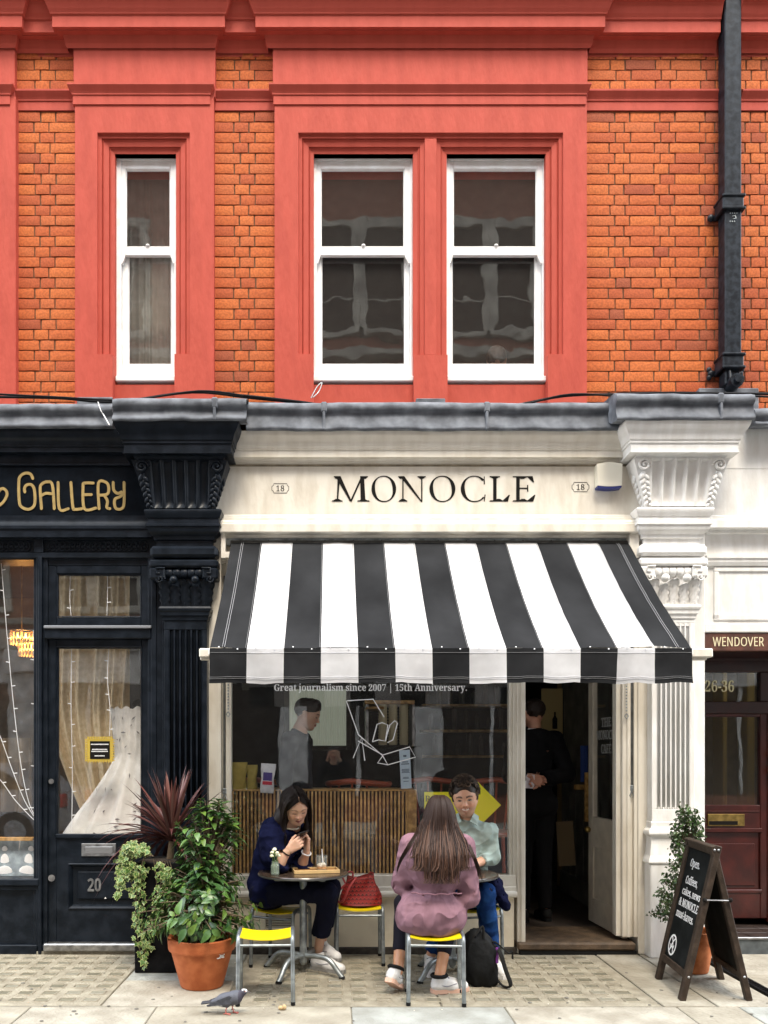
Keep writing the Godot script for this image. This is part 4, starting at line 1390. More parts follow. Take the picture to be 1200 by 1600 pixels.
func pilaster(m: Material, cx: float, sx: float, _side: float, label: String, right: bool) -> void:
	var dy := 0.0 if right else 3.0
	var p := thing("pilaster", Vector3(X(cx, 0.1), 0, 0.1), label, "pilaster")
	var st: SurfaceTool
	var zsh := 0.12
	st = begin()
	cbox(st, Vector3(X(sx - 36, 0.06) if not right else X(1018, 0.06), 0, -0.3), Vector3(X(sx + 36, 0.06) if not right else X(1101.5, 0.06), 3.9, 0.06), 0.004)
	part("backing", st, m, p)
	var x0 := X(sx - 33.5, zsh)
	var x1 := X(sx + 33.5, zsh)
	var top := Y(968, zsh)
	var bot := 0.9 if right else 0.95
	var fl := 6 if not right else 7
	var f0 := Y(1264, zsh)
	var f1 := Y(984 if not right else 973, zsh)
	var pad := 0.033
	st = begin()
	cbox(st, Vector3(x0, bot, 0.0), Vector3(x1, f0, zsh), 0.003)
	cbox(st, Vector3(x0, f1, 0.0), Vector3(x1, top, zsh), 0.003)
	cbox(st, Vector3(x0, f0, 0.0), Vector3(x0 + pad, f1, zsh), 0.003)
	cbox(st, Vector3(x1 - pad, f0, 0.0), Vector3(x1, f1, zsh), 0.003)
	var pitch := (x1 - x0 - 2 * pad) / fl
	for i in fl:
		var c := x0 + pad + pitch * (i + 0.5)
		var w := pitch * 0.72
		smooth(st)
		for k in 8:
			var a0 := PI * k / 8.0
			var a1 := PI * (k + 1) / 8.0
			var pa := Vector2(c - cos(a0) * w / 2, zsh - sin(a0) * w * 0.5)
			var pb := Vector2(c - cos(a1) * w / 2, zsh - sin(a1) * w * 0.5)
			quad(st, Vector3(pa.x, f0 + 0.012, pa.y), Vector3(pb.x, f0 + 0.012, pb.y), Vector3(pb.x, f1 - 0.012, pb.y), Vector3(pa.x, f1 - 0.012, pa.y))
			for e in [[f0 + 0.012, -1.0], [f1 - 0.012, 1.0]]:
				var tip := Vector3(c, e[0] + e[1] * 0.012, zsh)
				tri(st, Vector3(pa.x, e[0], pa.y), Vector3(pb.x, e[0], pb.y), tip)
		flat(st)
		for s in [-1.0, 1.0]:
			var fx0: float = c + s * w / 2
			var fx1: float = c + s * pitch / 2
			cbox(st, Vector3(minf(fx0, fx1), f0, zsh - 0.03), Vector3(maxf(fx0, fx1), f1, zsh), 0)
	part("shaft", st, m, p)
	st = begin()
	var w2 := (x1 - x0) / 2
	var c0 := (x0 + x1) / 2
	var path := func(half: float, z: float) -> Array: return [Vector2(c0 - half, -0.02), Vector2(c0 - half, z), Vector2(c0 + half, z), Vector2(c0 + half, -0.02)]
	var yb := Y(1351, 0.18)
	var prof := [Vector2(0.028, yb), Vector2(0.034, yb + 0.012), Vector2(0.03, yb + 0.03)]
	prof += sprof([Vector2(0.018, yb + 0.06), Vector2(0.006, yb + 0.14), Vector2(0.006, yb + 0.19), Vector2(0.02, yb + 0.205), Vector2(0.03, yb + 0.215), Vector2(0.026, yb + 0.24), Vector2(0.008, yb + 0.26), Vector2(0.006, yb + 0.3)], 3)
	prof += [Vector2(0, yb + 0.305)]
	prof.push_front(Vector2(0, yb))
	mould(st, path.call(w2 + 0.002, zsh + 0.002), prof)
	cbox(st, Vector3(x0 - 0.001, yb, 0.0), Vector3(x1 + 0.001, 1.0, zsh + 0.001), 0)
	part("base_moulding", st, m, p)
	st = begin()
	cbox(st, Vector3(x0 - 0.02, -0.005, -0.1), Vector3(x1 + 0.02, yb + 0.002, zsh + 0.024), 0.008)
	part("plinth", st, m, p)
	st = begin()
	yb = Y(967 + dy, zsh)
	prof = [Vector2(0, yb), Vector2(0.008, yb + 0.004), Vector2(0.01, yb + 0.03), Vector2(0.02, yb + 0.036), Vector2(0.022, yb + 0.06), Vector2(0.03, yb + 0.07), Vector2(0.034, yb + 0.085), Vector2(0.026, yb + 0.1), Vector2(0, yb + 0.104)]
	mould(st, path.call(w2, zsh), prof)
	cbox(st, Vector3(x0 + 0.002, yb - 0.05, 0.0), Vector3(x1 - 0.002, Y(895, zsh), zsh - 0.002), 0)
	part("neck", st, m, p)
	var yl0 := Y(947 + dy, 0.14)
	var yl1 := Y(898 + dy, 0.14)
	for k in 5:
		var off := (k - 2) * (x1 - x0) * 0.235
		var tall := k % 2 == 1
		leaf(p, m, Vector3(c0 + off, yl0, zsh - 0.004), (yl1 - yl0) * (0.82 if tall else 1.0), 0.074, 0.052 if not tall else 0.04, Basis())
	for s in [-1, 1]:
		leaf(p, m, Vector3(c0 + s * (x1 - x0) * 0.5, yl0, 0.06), yl1 - yl0, 0.06, 0.05, Basis(UP3, s * 0.9))
		st = begin()
		ball(st, Vector3(c0 + s * (x1 - x0) * 0.25, yl1 - 0.03, zsh + 0.05), Vector3(0.03, 0.03, 0.03), 12, 8)
		part("berry", st, m, p)
		st = begin()
		spiral(st, Vector3(c0 + s * (x1 - x0) * 0.58, yl1 - 0.02, zsh + 0.02), 0.035, 0.011, s)
		part("corner_scroll", st, m, p)
	var zc := 0.16
	var bx0 := X(cx - 54, zc)
	var bx1 := X(cx + 54, zc)
	var by0 := Y(902 + dy, zc)
	var by1 := Y(871 + dy, zc)
	st = begin()
	cbox(st, Vector3(bx0, by1 - 0.055, -0.05), Vector3(bx1, by1, zc), 0.012)
	part("abacus", st, m, p)
	for s in [-1, 1]:
		st = begin()
		var xa: float = bx0 if s < 0 else bx1 - 0.115
		cbox(st, Vector3(xa, by0, -0.05), Vector3(xa + 0.115, by1 - 0.056, zc), 0.014)
		part("volute_block", st, m, p)
		st = begin()
		var xi: float = (bx0 + 0.115 if s < 0 else bx1 - 0.115)
		tube(st, [Vector3(xi + s * 0.0, by1 - 0.062, zc + 0.002), Vector3(xi - s * 0.0 + s * 0.06, by1 - 0.062, zc + 0.002), Vector3(xi + s * 0.062, by1 - 0.1, zc + 0.002), Vector3(xi + s * 0.035, by1 - 0.1, zc + 0.002)], 0.007, 6)
		part("volute_line", st, m, p)
	st = begin()
	var ry := (by0 + by1 - 0.056) / 2 + 0.006
	var rrad := (by1 - 0.056 - by0) / 2
	for k in 5:
		var xa := lerpf(bx0 + 0.115, bx1 - 0.115, k / 5.0)
		var xb := lerpf(bx0 + 0.115, bx1 - 0.115, (k + 1) / 5.0)
		tube(st, [Vector3(xa + 0.0015, ry, zc - rrad - 0.012), Vector3(xa + 0.005, ry, zc - rrad - 0.012), Vector3(xb - 0.005, ry, zc - rrad - 0.012), Vector3(xb - 0.0015, ry, zc - rrad - 0.012)], [rrad * 0.9, rrad, rrad, rrad * 0.9], 16)
	part("roll", st, m, p)
	st = begin()
	cbox(st, Vector3(bx0 + 0.004, Y(867.5 + dy, zc), -0.05), Vector3(bx1 - 0.004, Y(849 + dy, zc), zc), 0.022)
	part("cushion", st, m, p)
	st = begin()
	var hw := (bx1 - bx0) / 2 - 0.045
	var cc := (bx0 + bx1) / 2
	path = func(half: float, z: float) -> Array: return [Vector2(cc - half, -0.02), Vector2(cc - half, z), Vector2(cc + half, z), Vector2(cc + half, -0.02)]
	var y0 := Y(848 + dy, zc)
	var y1 := Y(793 + dy, zc)
	var hh := y1 - y0
	prof = [Vector2(0, y0), Vector2(0.0, y0 + hh * 0.16), Vector2(0.018, y0 + hh * 0.18), Vector2(0.02, y0 + hh * 0.27)]
	prof += sprof([Vector2(0.03, y0 + hh * 0.3), Vector2(0.05, y0 + hh * 0.38), Vector2(0.056, y0 + hh * 0.5)], 3)
	prof += [Vector2(0.066, y0 + hh * 0.52), Vector2(0.066, y0 + hh * 0.58), Vector2(0.052, y0 + hh * 0.6), Vector2(0.052, y0 + hh * 0.74), Vector2(0.06, y0 + hh * 0.76)]
	prof += sprof([Vector2(0.062, y0 + hh * 0.78), Vector2(0.072, y0 + hh * 0.88), Vector2(0.074, y0 + hh * 0.96), Vector2(0.06, y0 + hh)], 3)
	prof += [Vector2(0.0, y0 + hh)]
	mould(st, path.call(hw, zc - 0.05), prof)
	cbox(st, Vector3(cc - hw + 0.001, y0 - 0.01, -0.05), Vector3(cc + hw - 0.001, y1, zc - 0.051), 0)
	part("console_base", st, m, p)
	var q0 := {"x": hw + 0.02, "z": zc + 0.0, "y": y1}
	var ct := X(1138, 0.22) - X(988, 0.22)
	var q1 := {"x": ct / 2, "z": 0.22, "y": Y(716 + dy, 0.22)}
	console(p, m, cc + (0.03 if right else -0.018), q0, q1)
	st = begin()
	var zco := 0.1
	var yc0 := Y(706 + dy * 0.5, 0.29)
	var yc1 := Y(656, 0.35)
	var hc := yc1 - yc0
	var half := ct / 2
	var cm := cc + (0.025 if right else -0.02)
	var shrink := 0.86
	prof = [Vector2(0, yc0 - 0.03), Vector2(0.03, yc0 - 0.03), Vector2(0.05, yc0), Vector2(0.12, yc0), Vector2(0.12, yc0 + 0.006), Vector2(0.112, yc0 + 0.006), Vector2(0.112, yc0 + hc * 0.32), Vector2(0.122, yc0 + hc * 0.34), Vector2(0.122, yc0 + hc * 0.42), Vector2(0.13, yc0 + hc * 0.44)]
	prof += sprof([Vector2(0.132, yc0 + hc * 0.46), Vector2(0.142, yc0 + hc * 0.62), Vector2(0.165, yc0 + hc * 0.76), Vector2(0.18, yc0 + hc * 0.9), Vector2(0.184, yc0 + hc)], 3)
	prof += [Vector2(0.17, yc0 + hc + 0.03), Vector2(0.0, yc0 + hc + 0.06)]
	for q in prof.size(): prof[q].x *= shrink
	var mp := [Vector2(cm - half + 0.06, -0.1), Vector2(cm - half + 0.06, zco + 0.08), Vector2(cm + half - 0.06, zco + 0.08), Vector2(cm + half - 0.06, -0.1)]
	mould(st, mp, prof)
	cbox(st, Vector3(cm - half + 0.061, yc0 - 0.06, -0.1), Vector3(cm + half - 0.061, yc1 + 0.05, zco + 0.079), 0)
	part("console_cornice", st, m, p)
func leaf(parent: Node, m: Material, at: Vector3, h: float, w: float, out: float, b: Basis) -> void:
	var st := begin()
	smooth(st)
	var n := 12
	var rows := []
	for j in n + 1:
		var t := float(j) / n
		var lob := 0.55 + 0.45 * absf(sin(t * PI * 4.2 + 0.4))
		var ww := w * (0.45 + 0.9 * t - 0.75 * t * t) * lob * (1.0 if t < 0.9 else (1.0 - (t - 0.9) * 6.0))
		var zz := 0.006 + out * (0.25 * t + 0.75 * pow(t, 4.0))
		var yy := h * (t if t < 0.85 else 0.85 + (t - 0.85) * 0.4 - pow((t - 0.85) / 0.15, 2.0) * 0.05)
		var row := []
		for i in 7:
			var u := i / 3.0 - 1.0
			var ridge := 0.018 * (1.0 - absf(u)) + 0.01 * cos(u * PI * 3.0)
			row.append(at + b * Vector3(u * ww, yy - 0.012 * absf(u) * lob, zz + ridge - 0.02 * u * u))
		rows.append(row)
	for j in n:
		for i in 6: quad(st, rows[j][i], rows[j][i + 1], rows[j + 1][i + 1], rows[j + 1][i])
	for j in n:
		for i in 6: quad(st, rows[j + 1][i] - b.z * 0.012, rows[j + 1][i + 1] - b.z * 0.012, rows[j][i + 1] - b.z * 0.012, rows[j][i] - b.z * 0.012)
	for k in 3: ball(st, at + b * Vector3(0, h * (0.15 + k * 0.2), 0.022 + out * 0.25 * (0.15 + k * 0.2)), Vector3(0.007, 0.014, 0.008), 6, 4)
	part("acanthus_leaf", st, m, parent)
func spiral(st: SurfaceTool, c: Vector3, r: float, thick: float, s: int) -> void:
	var pts := []
	var rad := []
	for i in 26:
		var a := i * 0.42
		var k := r * (1.0 - i / 30.0)
		pts.append(c + Vector3(-s * cos(a) * k, sin(a) * k, 0.004 + i * 0.0006))
		rad.append(thick * (1.0 - i / 50.0))
	tube(st, pts, rad, 6)
	ball(st, c, Vector3(r * 0.22, r * 0.22, 0.02), 10, 6)
func console(p: Node, m: Material, cc: float, q0: Dictionary, q1: Dictionary) -> void:
	var inner := func(t: float) -> float: return lerpf(q0.x - 0.022, q0.x - 0.006, t)
	var st := begin()
	var at := func(u: float, t: float, dz := 0.0) -> Vector3:
		var hx := lerpf(q0.x, q1.x, t)
		return Vector3(cc + u * hx, lerpf(q0.y, q1.y, t), lerpf(q0.z, q1.z, pow(t, 1.25)) + dz)
	var nt := 8
	for s in [-1.0, 1.0]:
		for j in nt:
			var a: Vector3 = at.call(s, float(j) / nt)
			var b: Vector3 = at.call(s, float(j + 1) / nt)
			var ab := Vector3(a.x, a.y, -0.1)
			var bb := Vector3(b.x, b.y, -0.1)
			if s > 0: quad(st, a, ab, bb, b)
			else: quad(st, ab, a, b, bb)
	quad(st, at.call(-1.0, 1.0), at.call(1.0, 1.0), Vector3(cc + q1.x, q1.y, -0.1), Vector3(cc - q1.x, q1.y, -0.1))
	for s in [-1.0, 1.0]:
		for j in nt:
			var t0 := float(j) / nt
			var t1 := float(j + 1) / nt
			var e0: float = inner.call(t0) / lerpf(q0.x, q1.x, t0)
			var e1: float = inner.call(t1) / lerpf(q0.x, q1.x, t1)
			if s > 0: quad(st, at.call(e0, t0), at.call(1.0, t0), at.call(1.0, t1), at.call(e1, t1))
			else: quad(st, at.call(-1.0, t0), at.call(-e0, t0), at.call(-e1, t1), at.call(-1.0, t1))
	part("console_block", st, m, p)
	st = begin()
	var nf := 5
	for f in nf:
		smooth(st)
		for k in 10:
			for j in nt:
				var q := []
				for e in [[0, 0], [1, 0], [1, 1], [0, 1]]:
					var t: float = 0.03 + 0.97 * float(j + e[1]) / nt
					var ein: float = inner.call(t) / lerpf(q0.x, q1.x, t)
					var v: float = (k + e[0]) / 10.0
					var u: float = lerpf(-ein, ein, (f + v) / nf)
					var dep: float = -0.032 * pow(maxf(0.0, sin(PI * v)), 0.6)
					if v < 0.12 or v > 0.88: dep = -0.006 * sin(PI * v)
					if t < 0.12: dep *= sqrt(maxf(0.0, (t - 0.03) / 0.09))
					q.append(at.call(u, t, dep))
				quad(st, q[0], q[1], q[2], q[3])
	part("console_flutes", st, m, p)
	for s in [-1, 1]:
		st = begin()
		var c: Vector3 = at.call(s * (1.0 - 0.062 / q1.x), 0.86, 0.002)
		spiral(st, c, 0.046, 0.013, s)
		part("console_scroll", st, m, p)
		for k in 6:
			st = begin()
			var t := 0.66 - k * 0.115
			var b: Vector3 = at.call(s * ((inner.call(t) + lerpf(q0.x, q1.x, t)) * 0.5 + 0.004) / lerpf(q0.x, q1.x, t), t, 0.004)
			var sz := 0.038 - k * 0.0028
			ball(st, b + Vector3(s * 0.012, 0, 0), Vector3(sz * 0.55, sz * 0.95, 0.014), 8, 6, Basis(Vector3(0, 0, 1), s * 0.5))
			ball(st, b + Vector3(-s * 0.016, -0.014, 0), Vector3(sz * 0.42, sz * 0.7, 0.014), 8, 6, Basis(Vector3(0, 0, 1), -s * 0.7))
			part("console_leaf", st, m, p)
			st = begin()
			var fl: Vector3 = at.call(s * 1.0, t)
			ball(st, Vector3(fl.x, fl.y, fl.z * 0.55), Vector3(0.012, sz, sz * 0.9), 8, 6)
			part("flank_leaf", st, m, p)
func make_cafe_inside() -> void:
	var x0 := X(335, 0)
	var x1 := X(1010, 0)
	var room := struct("cafe_room")
	var st := begin()
	cbox(st, Vector3(x0 - 0.6, -0.05, -4.6), Vector3(x1 + 0.1, 0.086, -0.14), 0)
	part("floor", st, mat("room_floor", Color(0.07, 0.055, 0.045), 0.5, texs.g_blot, 1.0), room)
	st = begin()
	cbox(st, Vector3(x0 - 0.6, 3.1, -4.6), Vector3(x1 + 0.1, 3.25, -0.32), 0)
	part("ceiling", st, mats.room_wall, room)
	st = begin()
	cbox(st, Vector3(x0 - 0.7, 0.0, -4.7), Vector3(x0 - 0.6, 3.2, -0.3), 0)
	cbox(st, Vector3(x1 + 0.1, 0.0, -4.7), Vector3(x1 + 0.2, 3.2, -0.3), 0)
	cbox(st, Vector3(x0 - 0.6, 0.0, -4.75), Vector3(x1 + 0.1, 3.2, -4.6), 0)
	part("walls", st, mats.dark_room, room)
	var w := thing("fluted_glow_panel", P(497, 1165, -2.6), "pale fluted panel with an added glow inside the cafe behind the barista", "window")  # pale back panel; its glow is added, in place of unseen room lighting
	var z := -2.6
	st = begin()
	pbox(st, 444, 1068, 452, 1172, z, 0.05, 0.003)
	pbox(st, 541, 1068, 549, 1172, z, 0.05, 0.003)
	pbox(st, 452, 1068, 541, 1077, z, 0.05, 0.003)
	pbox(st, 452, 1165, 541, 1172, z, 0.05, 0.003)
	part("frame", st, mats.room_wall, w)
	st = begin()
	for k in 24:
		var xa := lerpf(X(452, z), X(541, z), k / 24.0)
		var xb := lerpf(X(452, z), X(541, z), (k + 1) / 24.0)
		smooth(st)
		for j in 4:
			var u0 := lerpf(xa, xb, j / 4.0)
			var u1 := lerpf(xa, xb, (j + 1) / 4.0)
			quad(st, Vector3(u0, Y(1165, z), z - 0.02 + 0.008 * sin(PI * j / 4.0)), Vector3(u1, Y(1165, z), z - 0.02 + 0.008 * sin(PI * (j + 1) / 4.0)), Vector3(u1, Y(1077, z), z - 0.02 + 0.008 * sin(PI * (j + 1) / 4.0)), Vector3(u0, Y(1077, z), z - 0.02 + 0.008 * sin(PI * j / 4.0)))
	var lit := mat("added_glow_face", Color(0.42, 0.43, 0.39), 0.4)
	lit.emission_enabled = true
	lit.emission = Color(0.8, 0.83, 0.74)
	lit.emission_energy_multiplier = 0.075  # added emission brightens the panel face
	part("added_glow_face", st, lit, w)
	var sb := thing("slatted_screen", P(506, 1365, -0.16), "low timber slat screen standing inside the cafe window", "screen")
	z = -0.14
	st = begin()
	pbox(st, 360, 1237, 640, 1371, z - 0.02, 0.02, 0.0)
	part("backing", st, mats.slat_back, sb)
	var n := 47
	var pitch := (X(638, z) - X(361, z)) / n
	var slat := []
	for v in 3:
		st = begin()
		cbox(st, Vector3(-0.0072, 0, -0.012), Vector3(0.0072, Y(1236, z) - Y(1371, z), 0.012), 0.0025)
		st.generate_normals()
		slat.append(st.commit())
	var rr := RandomNumberGenerator.new()
	rr.seed = 8
	for i in n:
		part_mesh("slat", slat[i % 3], mats.slat_pale if rr.randf() < 0.6 else mats.slat_mid, sb, Transform3D(Basis(), Vector3(X(361, z) + pitch * (i + 0.5), Y(1371, z), z)))
	st = begin()
	pbox(st, 637, 1234, 651, 1371, z + 0.015, 0.35, 0.004)
	part("end_panel", st, mats.slat_mid, sb)
	st = begin()
	cbox(st, Vector3(X(360, z), Y(1236, z), z - 0.34), Vector3(X(651, z), Y(1233.5, z), z + 0.016), 0.003)
	part("top_board", st, mats.slat_mid, sb)
	var spots := [[408, 1222, -0.55, 0.4, "bentwood chair with red top rail behind the white packet"], [560, 1221, -0.6, 2.9, "bentwood chair with red top rail in the middle of the cafe window"], [678, 1215, -0.7, 0.1, "bentwood chair with red top rail right of the blue notice"], [762, 1217, -0.55, -0.5, "bentwood chair with red top rail by the cafe doorway post"]]
	var proto: Node3D = null
	for s in spots:
		var b := P(s[0], s[1], s[2])
		var c: Node3D
		if proto == null:
			c = bent_chair(s[4])
			proto = c
		else:
			c = copy(proto, Vector3.ZERO, 0.0, s[4])
		c.set_meta("group", "red bentwood chairs inside the cafe")
		c.position = Vector3(b.x, 0.087, b.z)
		c.rotation.y = s[3]
	for k in [[371, 0, 1235, 30, 44, "yellow_bag", "dull yellow paper coffee bag at the left end of the cafe window sill"], [394, 1, 1235, 16, 40, "yellow_bag", "narrow yellow coffee bag turned side-on beside the white packet"]]:
		var b := thing("coffee_bag", P(k[0], k[2], -0.19), k[6], "bag")
		bag_shape(b, P(k[0], k[2], -0.2), k[3] / sc(-0.2), k[4] / sc(-0.2), 0.07, mat("bag_yellow", Color(0.42, 0.33, 0.05), 0.6, texs.g_soft, 3.0, texs.n_soft, 0.3), 0.0, null, null)
	var wb := thing("coffee_bag", P(416, 1239, -0.1), "white packet with purple and red label leaning on the window screen", "bag")
	bag_shape(wb, P(417, 1239, -0.1), 22 / sc(-0.1), 46 / sc(-0.1), 0.05, mat("bag_white", Color(0.7, 0.7, 0.72), 0.5, texs.g_soft, 3.0, texs.n_soft, 0.3), -0.06, mat("bag_purple", Color(0.05, 0.03, 0.2), 0.5), mat("bag_red", Color(0.5, 0.02, 0.05), 0.5))
	var nt := thing("paper_notice", P(633, 1233, -0.1), "tall pale blue paper notice standing on the slat screen's end", "notice")
	st = begin()
	z = -0.1
	var nx := Transform3D(Basis(Vector3(0, 0, 1), 0.05), P(633.5, 1202, z))
	xbox(st, nx, Vector3(0.04, 0.145, 0.002), 0)
	part("sheet", st, mat("paper_blue", Color(0.5, 0.62, 0.72), 0.7), nt)
	st = begin()
	for k in [[0.1, 0.012, 0.008], [0.055, 0.022, 0.004], [0.04, 0.03, 0.004], [0.0, 0.028, 0.0025], [-0.008, 0.03, 0.0025], [-0.016, 0.026, 0.0025], [-0.024, 0.03, 0.0025], [-0.06, 0.02, 0.0025], [-0.068, 0.024, 0.0025], [-0.09, 0.02, 0.0025]]:
		xbox(st, nx * Transform3D(Basis(), Vector3(0, k[0], 0.0024)), Vector3(k[1], k[2], 0.0006), 0)
	part("print", st, mat("print_gray", Color(0.12, 0.15, 0.2), 0.7), nt)
	var ar := thing("arrow_sign", P(720, 1250, -0.12), "bright yellow arrow-shaped sign behind the smiling man's head", "sign")
	z = -0.12
	var pts := PackedVector2Array()
	for q in [[663, 1237.5], [729, 1237.5], [747, 1222], [783, 1258], [748, 1292], [735, 1272], [663, 1272]]: pts.append(Vector2(X(q[0], z), Y(q[1], z)))
	st = begin()
	prism(st, pts, Transform3D(), z - 0.006, z)
	part("board", st, mats.yellow_sign, ar)
	write("lettering", "Read", "Droid Serif", P(679, 1247.5, z + 0.001), 0.042, 0, mats.ink, ar)
	write("lettering", "It", "Droid Serif", P(671, 1261, z + 0.001), 0.042, 0, mats.ink, ar)
	var ct := thing("coffee_counter", P(600, 1300, -1.5), "dark coffee counter with shelf inside the cafe", "counter")
	st = begin()
	z = -1.45
	pbox(st, 566, 1166, 660, 1320, z, 0.5, 0.01)
	part("cabinet", st, mats.blackboard, ct)
	st = begin()
	pbox(st, 570, 1094, 648, 1100, z, 0.4, 0.004)
	pbox(st, 572, 1104, 600, 1108, z, 0.4, 0.004)
	part("shelf", st, mats.slat_mid, ct)
	st = begin()
	pbox(st, 572, 1100, 576, 1166, z - 0.05, 0.3, 0.002)
	pbox(st, 644, 1100, 648, 1166, z - 0.05, 0.3, 0.002)
	part("upright", st, mats.steel, ct)
	var i := 0
	for px in [598, 614, 631]:
		var cs := thing("cup_stack", P(px, 1164, z - 0.05), ["leftmost tall stack of cream paper cups on the coffee counter", "middle tall stack of cream paper cups on the coffee counter", "rightmost tall stack of cream paper cups on the coffee counter"][i], "cups", "stacks of paper cups inside the cafe")
		st = begin()
		var zz := z - 0.08
		for k in 14:
			var yy := Y(1164, zz) + k * 0.027
			lathe(st, Vector3(X(px, zz), yy, zz), [Vector2(0.037, 0.0), Vector2(0.043, 0.025), Vector2(0.045, 0.029), Vector2(0.04, 0.03)], 14)
		part("cups", st, mat("cup_cream", Color(0.62, 0.56, 0.36), 0.6), cs)
		i += 1
	var sh := thing("wall_shelf", P(730, 1130, -3.0), "dim wooden wall shelf with jars at the back of the cafe", "shelf")
	z = -3.0
	st = begin()
	for y in [1100, 1140, 1180]: pbox(st, 660, y, 800, y + 4, z, 0.3, 0.003)
	part("board", st, mats.slat_mid, sh)
	st = begin()
	for k in 22:
		var yy: float = [1100, 1140, 1180][k % 3]
		var at := P(668 + k * 6.0, yy, z - 0.1)
		lathe(st, at, [Vector2(0.0, 0.001), Vector2(0.028, 0.002), Vector2(0.03, 0.1 + 0.04 * (k % 4)), Vector2(0.012, 0.14 + 0.04 * (k % 4)), Vector2(0.0, 0.15 + 0.04 * (k % 4))], 10)
	var js := part("jars", st, mats.room_wall, sh)
	stuff(js)
	z = -2.2
	var po := thing("poster", P(868, 1145, z), "tall ochre poster with a dark bottle inside the cafe doorway", "poster")
	st = begin()
	pbox(st, 846, 1076, 880, 1152, z, 0.01, 0.0)
	part("sheet", st, mat("poster_ochre", Color(0.36, 0.27, 0.11), 0.7), po)
	st = begin()
	lathe(st, P(867, 1139, z + 0.012), [Vector2(0.0, 0), Vector2(0.025, 0.002), Vector2(0.025, 0.1), Vector2(0.009, 0.13), Vector2(0.009, 0.17), Vector2(0, 0.172)], 10, true, 1.0, 0.12)
	part("bottle_print", st, mats.ink, po)
	var bb := thing("menu_board", P(892, 1160, z), "black menu board with four small white pictures inside the cafe doorway", "board")
	st = begin()
	pbox(st, 880, 1075, 905, 1190, z + 0.02, 0.02, 0.002)
	part("panel", st, mats.blackboard, bb)
	for k in 4:
		st = begin()
		pbox(st, 881 + k * 6.3, 1103, 886 + k * 6.3, 1121, z + 0.023, 0.004, 0)
		part("picture", st, mats.paint_gray, bb)
	var side := thing("hall_panelling", P(912, 1400, -1.6), "dim grey panelled wall on the right inside the cafe doorway", "panelling")
	st = begin()
	cbox(st, Vector3(X(921, -1.2) + 0.05, 0.09, -2.25), Vector3(X(921, -1.2) + 0.08, 3.0, -0.8), 0)
	cbox(st, Vector3(X(921, -1.2) + 0.03, 0.09, -2.25), Vector3(X(921, -1.2) + 0.05, 0.3, -0.8), 0.006)
	for k in 6: cbox(st, Vector3(X(921, -1.2) + 0.042, 0.3, -2.2 + k * 0.24), Vector3(X(921, -1.2) + 0.05, 1.1, -2.18 + k * 0.24 + 0.18), 0.003)
	part("boards", st, mat("hall_gray", Color(0.16, 0.15, 0.12), 0.6, texs.g_blot, 1.0), side)
	var cb := thing("cardboard_sheet", P(880, 1350, -1.3), "sheet of brown card leaning by the inner wall of the cafe doorway", "card")
	st = begin()
	xbox(st, Transform3D(Basis(Vector3(0, 0, 1), 0.06), P(884, 1318, -1.3)), Vector3(0.075, 0.2, 0.006), 0.001)
	part("card", st, mat("card_brown", Color(0.2, 0.14, 0.07), 0.8), cb)
	var ap := thing("blue_apron", P(914, 1220, -1.0), "blue cloth hanging beside the open cafe door", "cloth")
	st = begin()
	folds(st, X(907, -1.0), X(919, -1.0), Y(1222, -1.0), Y(1165, -1.0), -1.0, 0.012, 3, 4)
	part("cloth", st, mat("blue_cloth", Color(0.02, 0.05, 0.2), 0.8), ap)
	var bx := thing("wooden_board", P(917, 1285, -0.95), "narrow upright wooden board by the free edge of the cafe door", "board")
	st = begin()
	pbox(st, 914.5, 1207, 922, 1284, -0.93, 0.03, 0.003)
	part("board", st, mats.slat_mid, bx)
	st = begin()
	pbox(st, 898, 1226, 914, 1234, -1.2, 0.03, 0.003)
	part("board", st, mats.slat_mid, bx)
func bag_shape(b: Node3D, at: Vector3, w: float, h: float, d: float, m: Material, tilt: float, m2: Material, m3: Material) -> void:
	var xf := Transform3D(Basis(Vector3(0, 0, 1), tilt), at)
	var st := begin()
	smooth(st)
	var n := 10
	var rows := []
	for j in n + 1:
		var t := float(j) / n
		var ring := []
		for k in 20:
			var a := TAU * k / 20
			var dd := d * 0.5 * (1.0 - 0.9 * t * t)
			var ww := w * 0.5 * (0.9 + 0.12 * t)
			var cx := signf(cos(a)) * pow(absf(cos(a)), 0.5)
			var cz := signf(sin(a)) * pow(absf(sin(a)), 0.7)
			ring.append(xf * Vector3(cx * ww + 0.004 * sin(t * 9.0 + k), t * h, cz * dd * (1.0 + 0.12 * sin(t * 13 + k * 1.7))))
		rows.append(ring)
	for j in n:
		for k in 20:
			var k2 := (k + 1) % 20
			quad(st, rows[j][k2], rows[j][k], rows[j + 1][k], rows[j + 1][k2])
	for k in range(1, 19): tri(st, rows[0][0], rows[0][k], rows[0][k + 1])
	for k in range(1, 19): tri(st, rows[n][0], rows[n][k + 1], rows[n][k])
	part("packet", st, m, b)
	if m2:
		st = begin()
		xbox(st, xf * Transform3D(Basis(), Vector3(0, h * 0.56, d * 0.36)), Vector3(w * 0.32, h * 0.14, 0.006), 0.002)
		part("upper_label", st, m2, b)
		st = begin()
		xbox(st, xf * Transform3D(Basis(), Vector3(0, h * 0.34, d * 0.43)), Vector3(w * 0.34, h * 0.06, 0.005), 0.002)
		part("lower_label", st, m3, b)
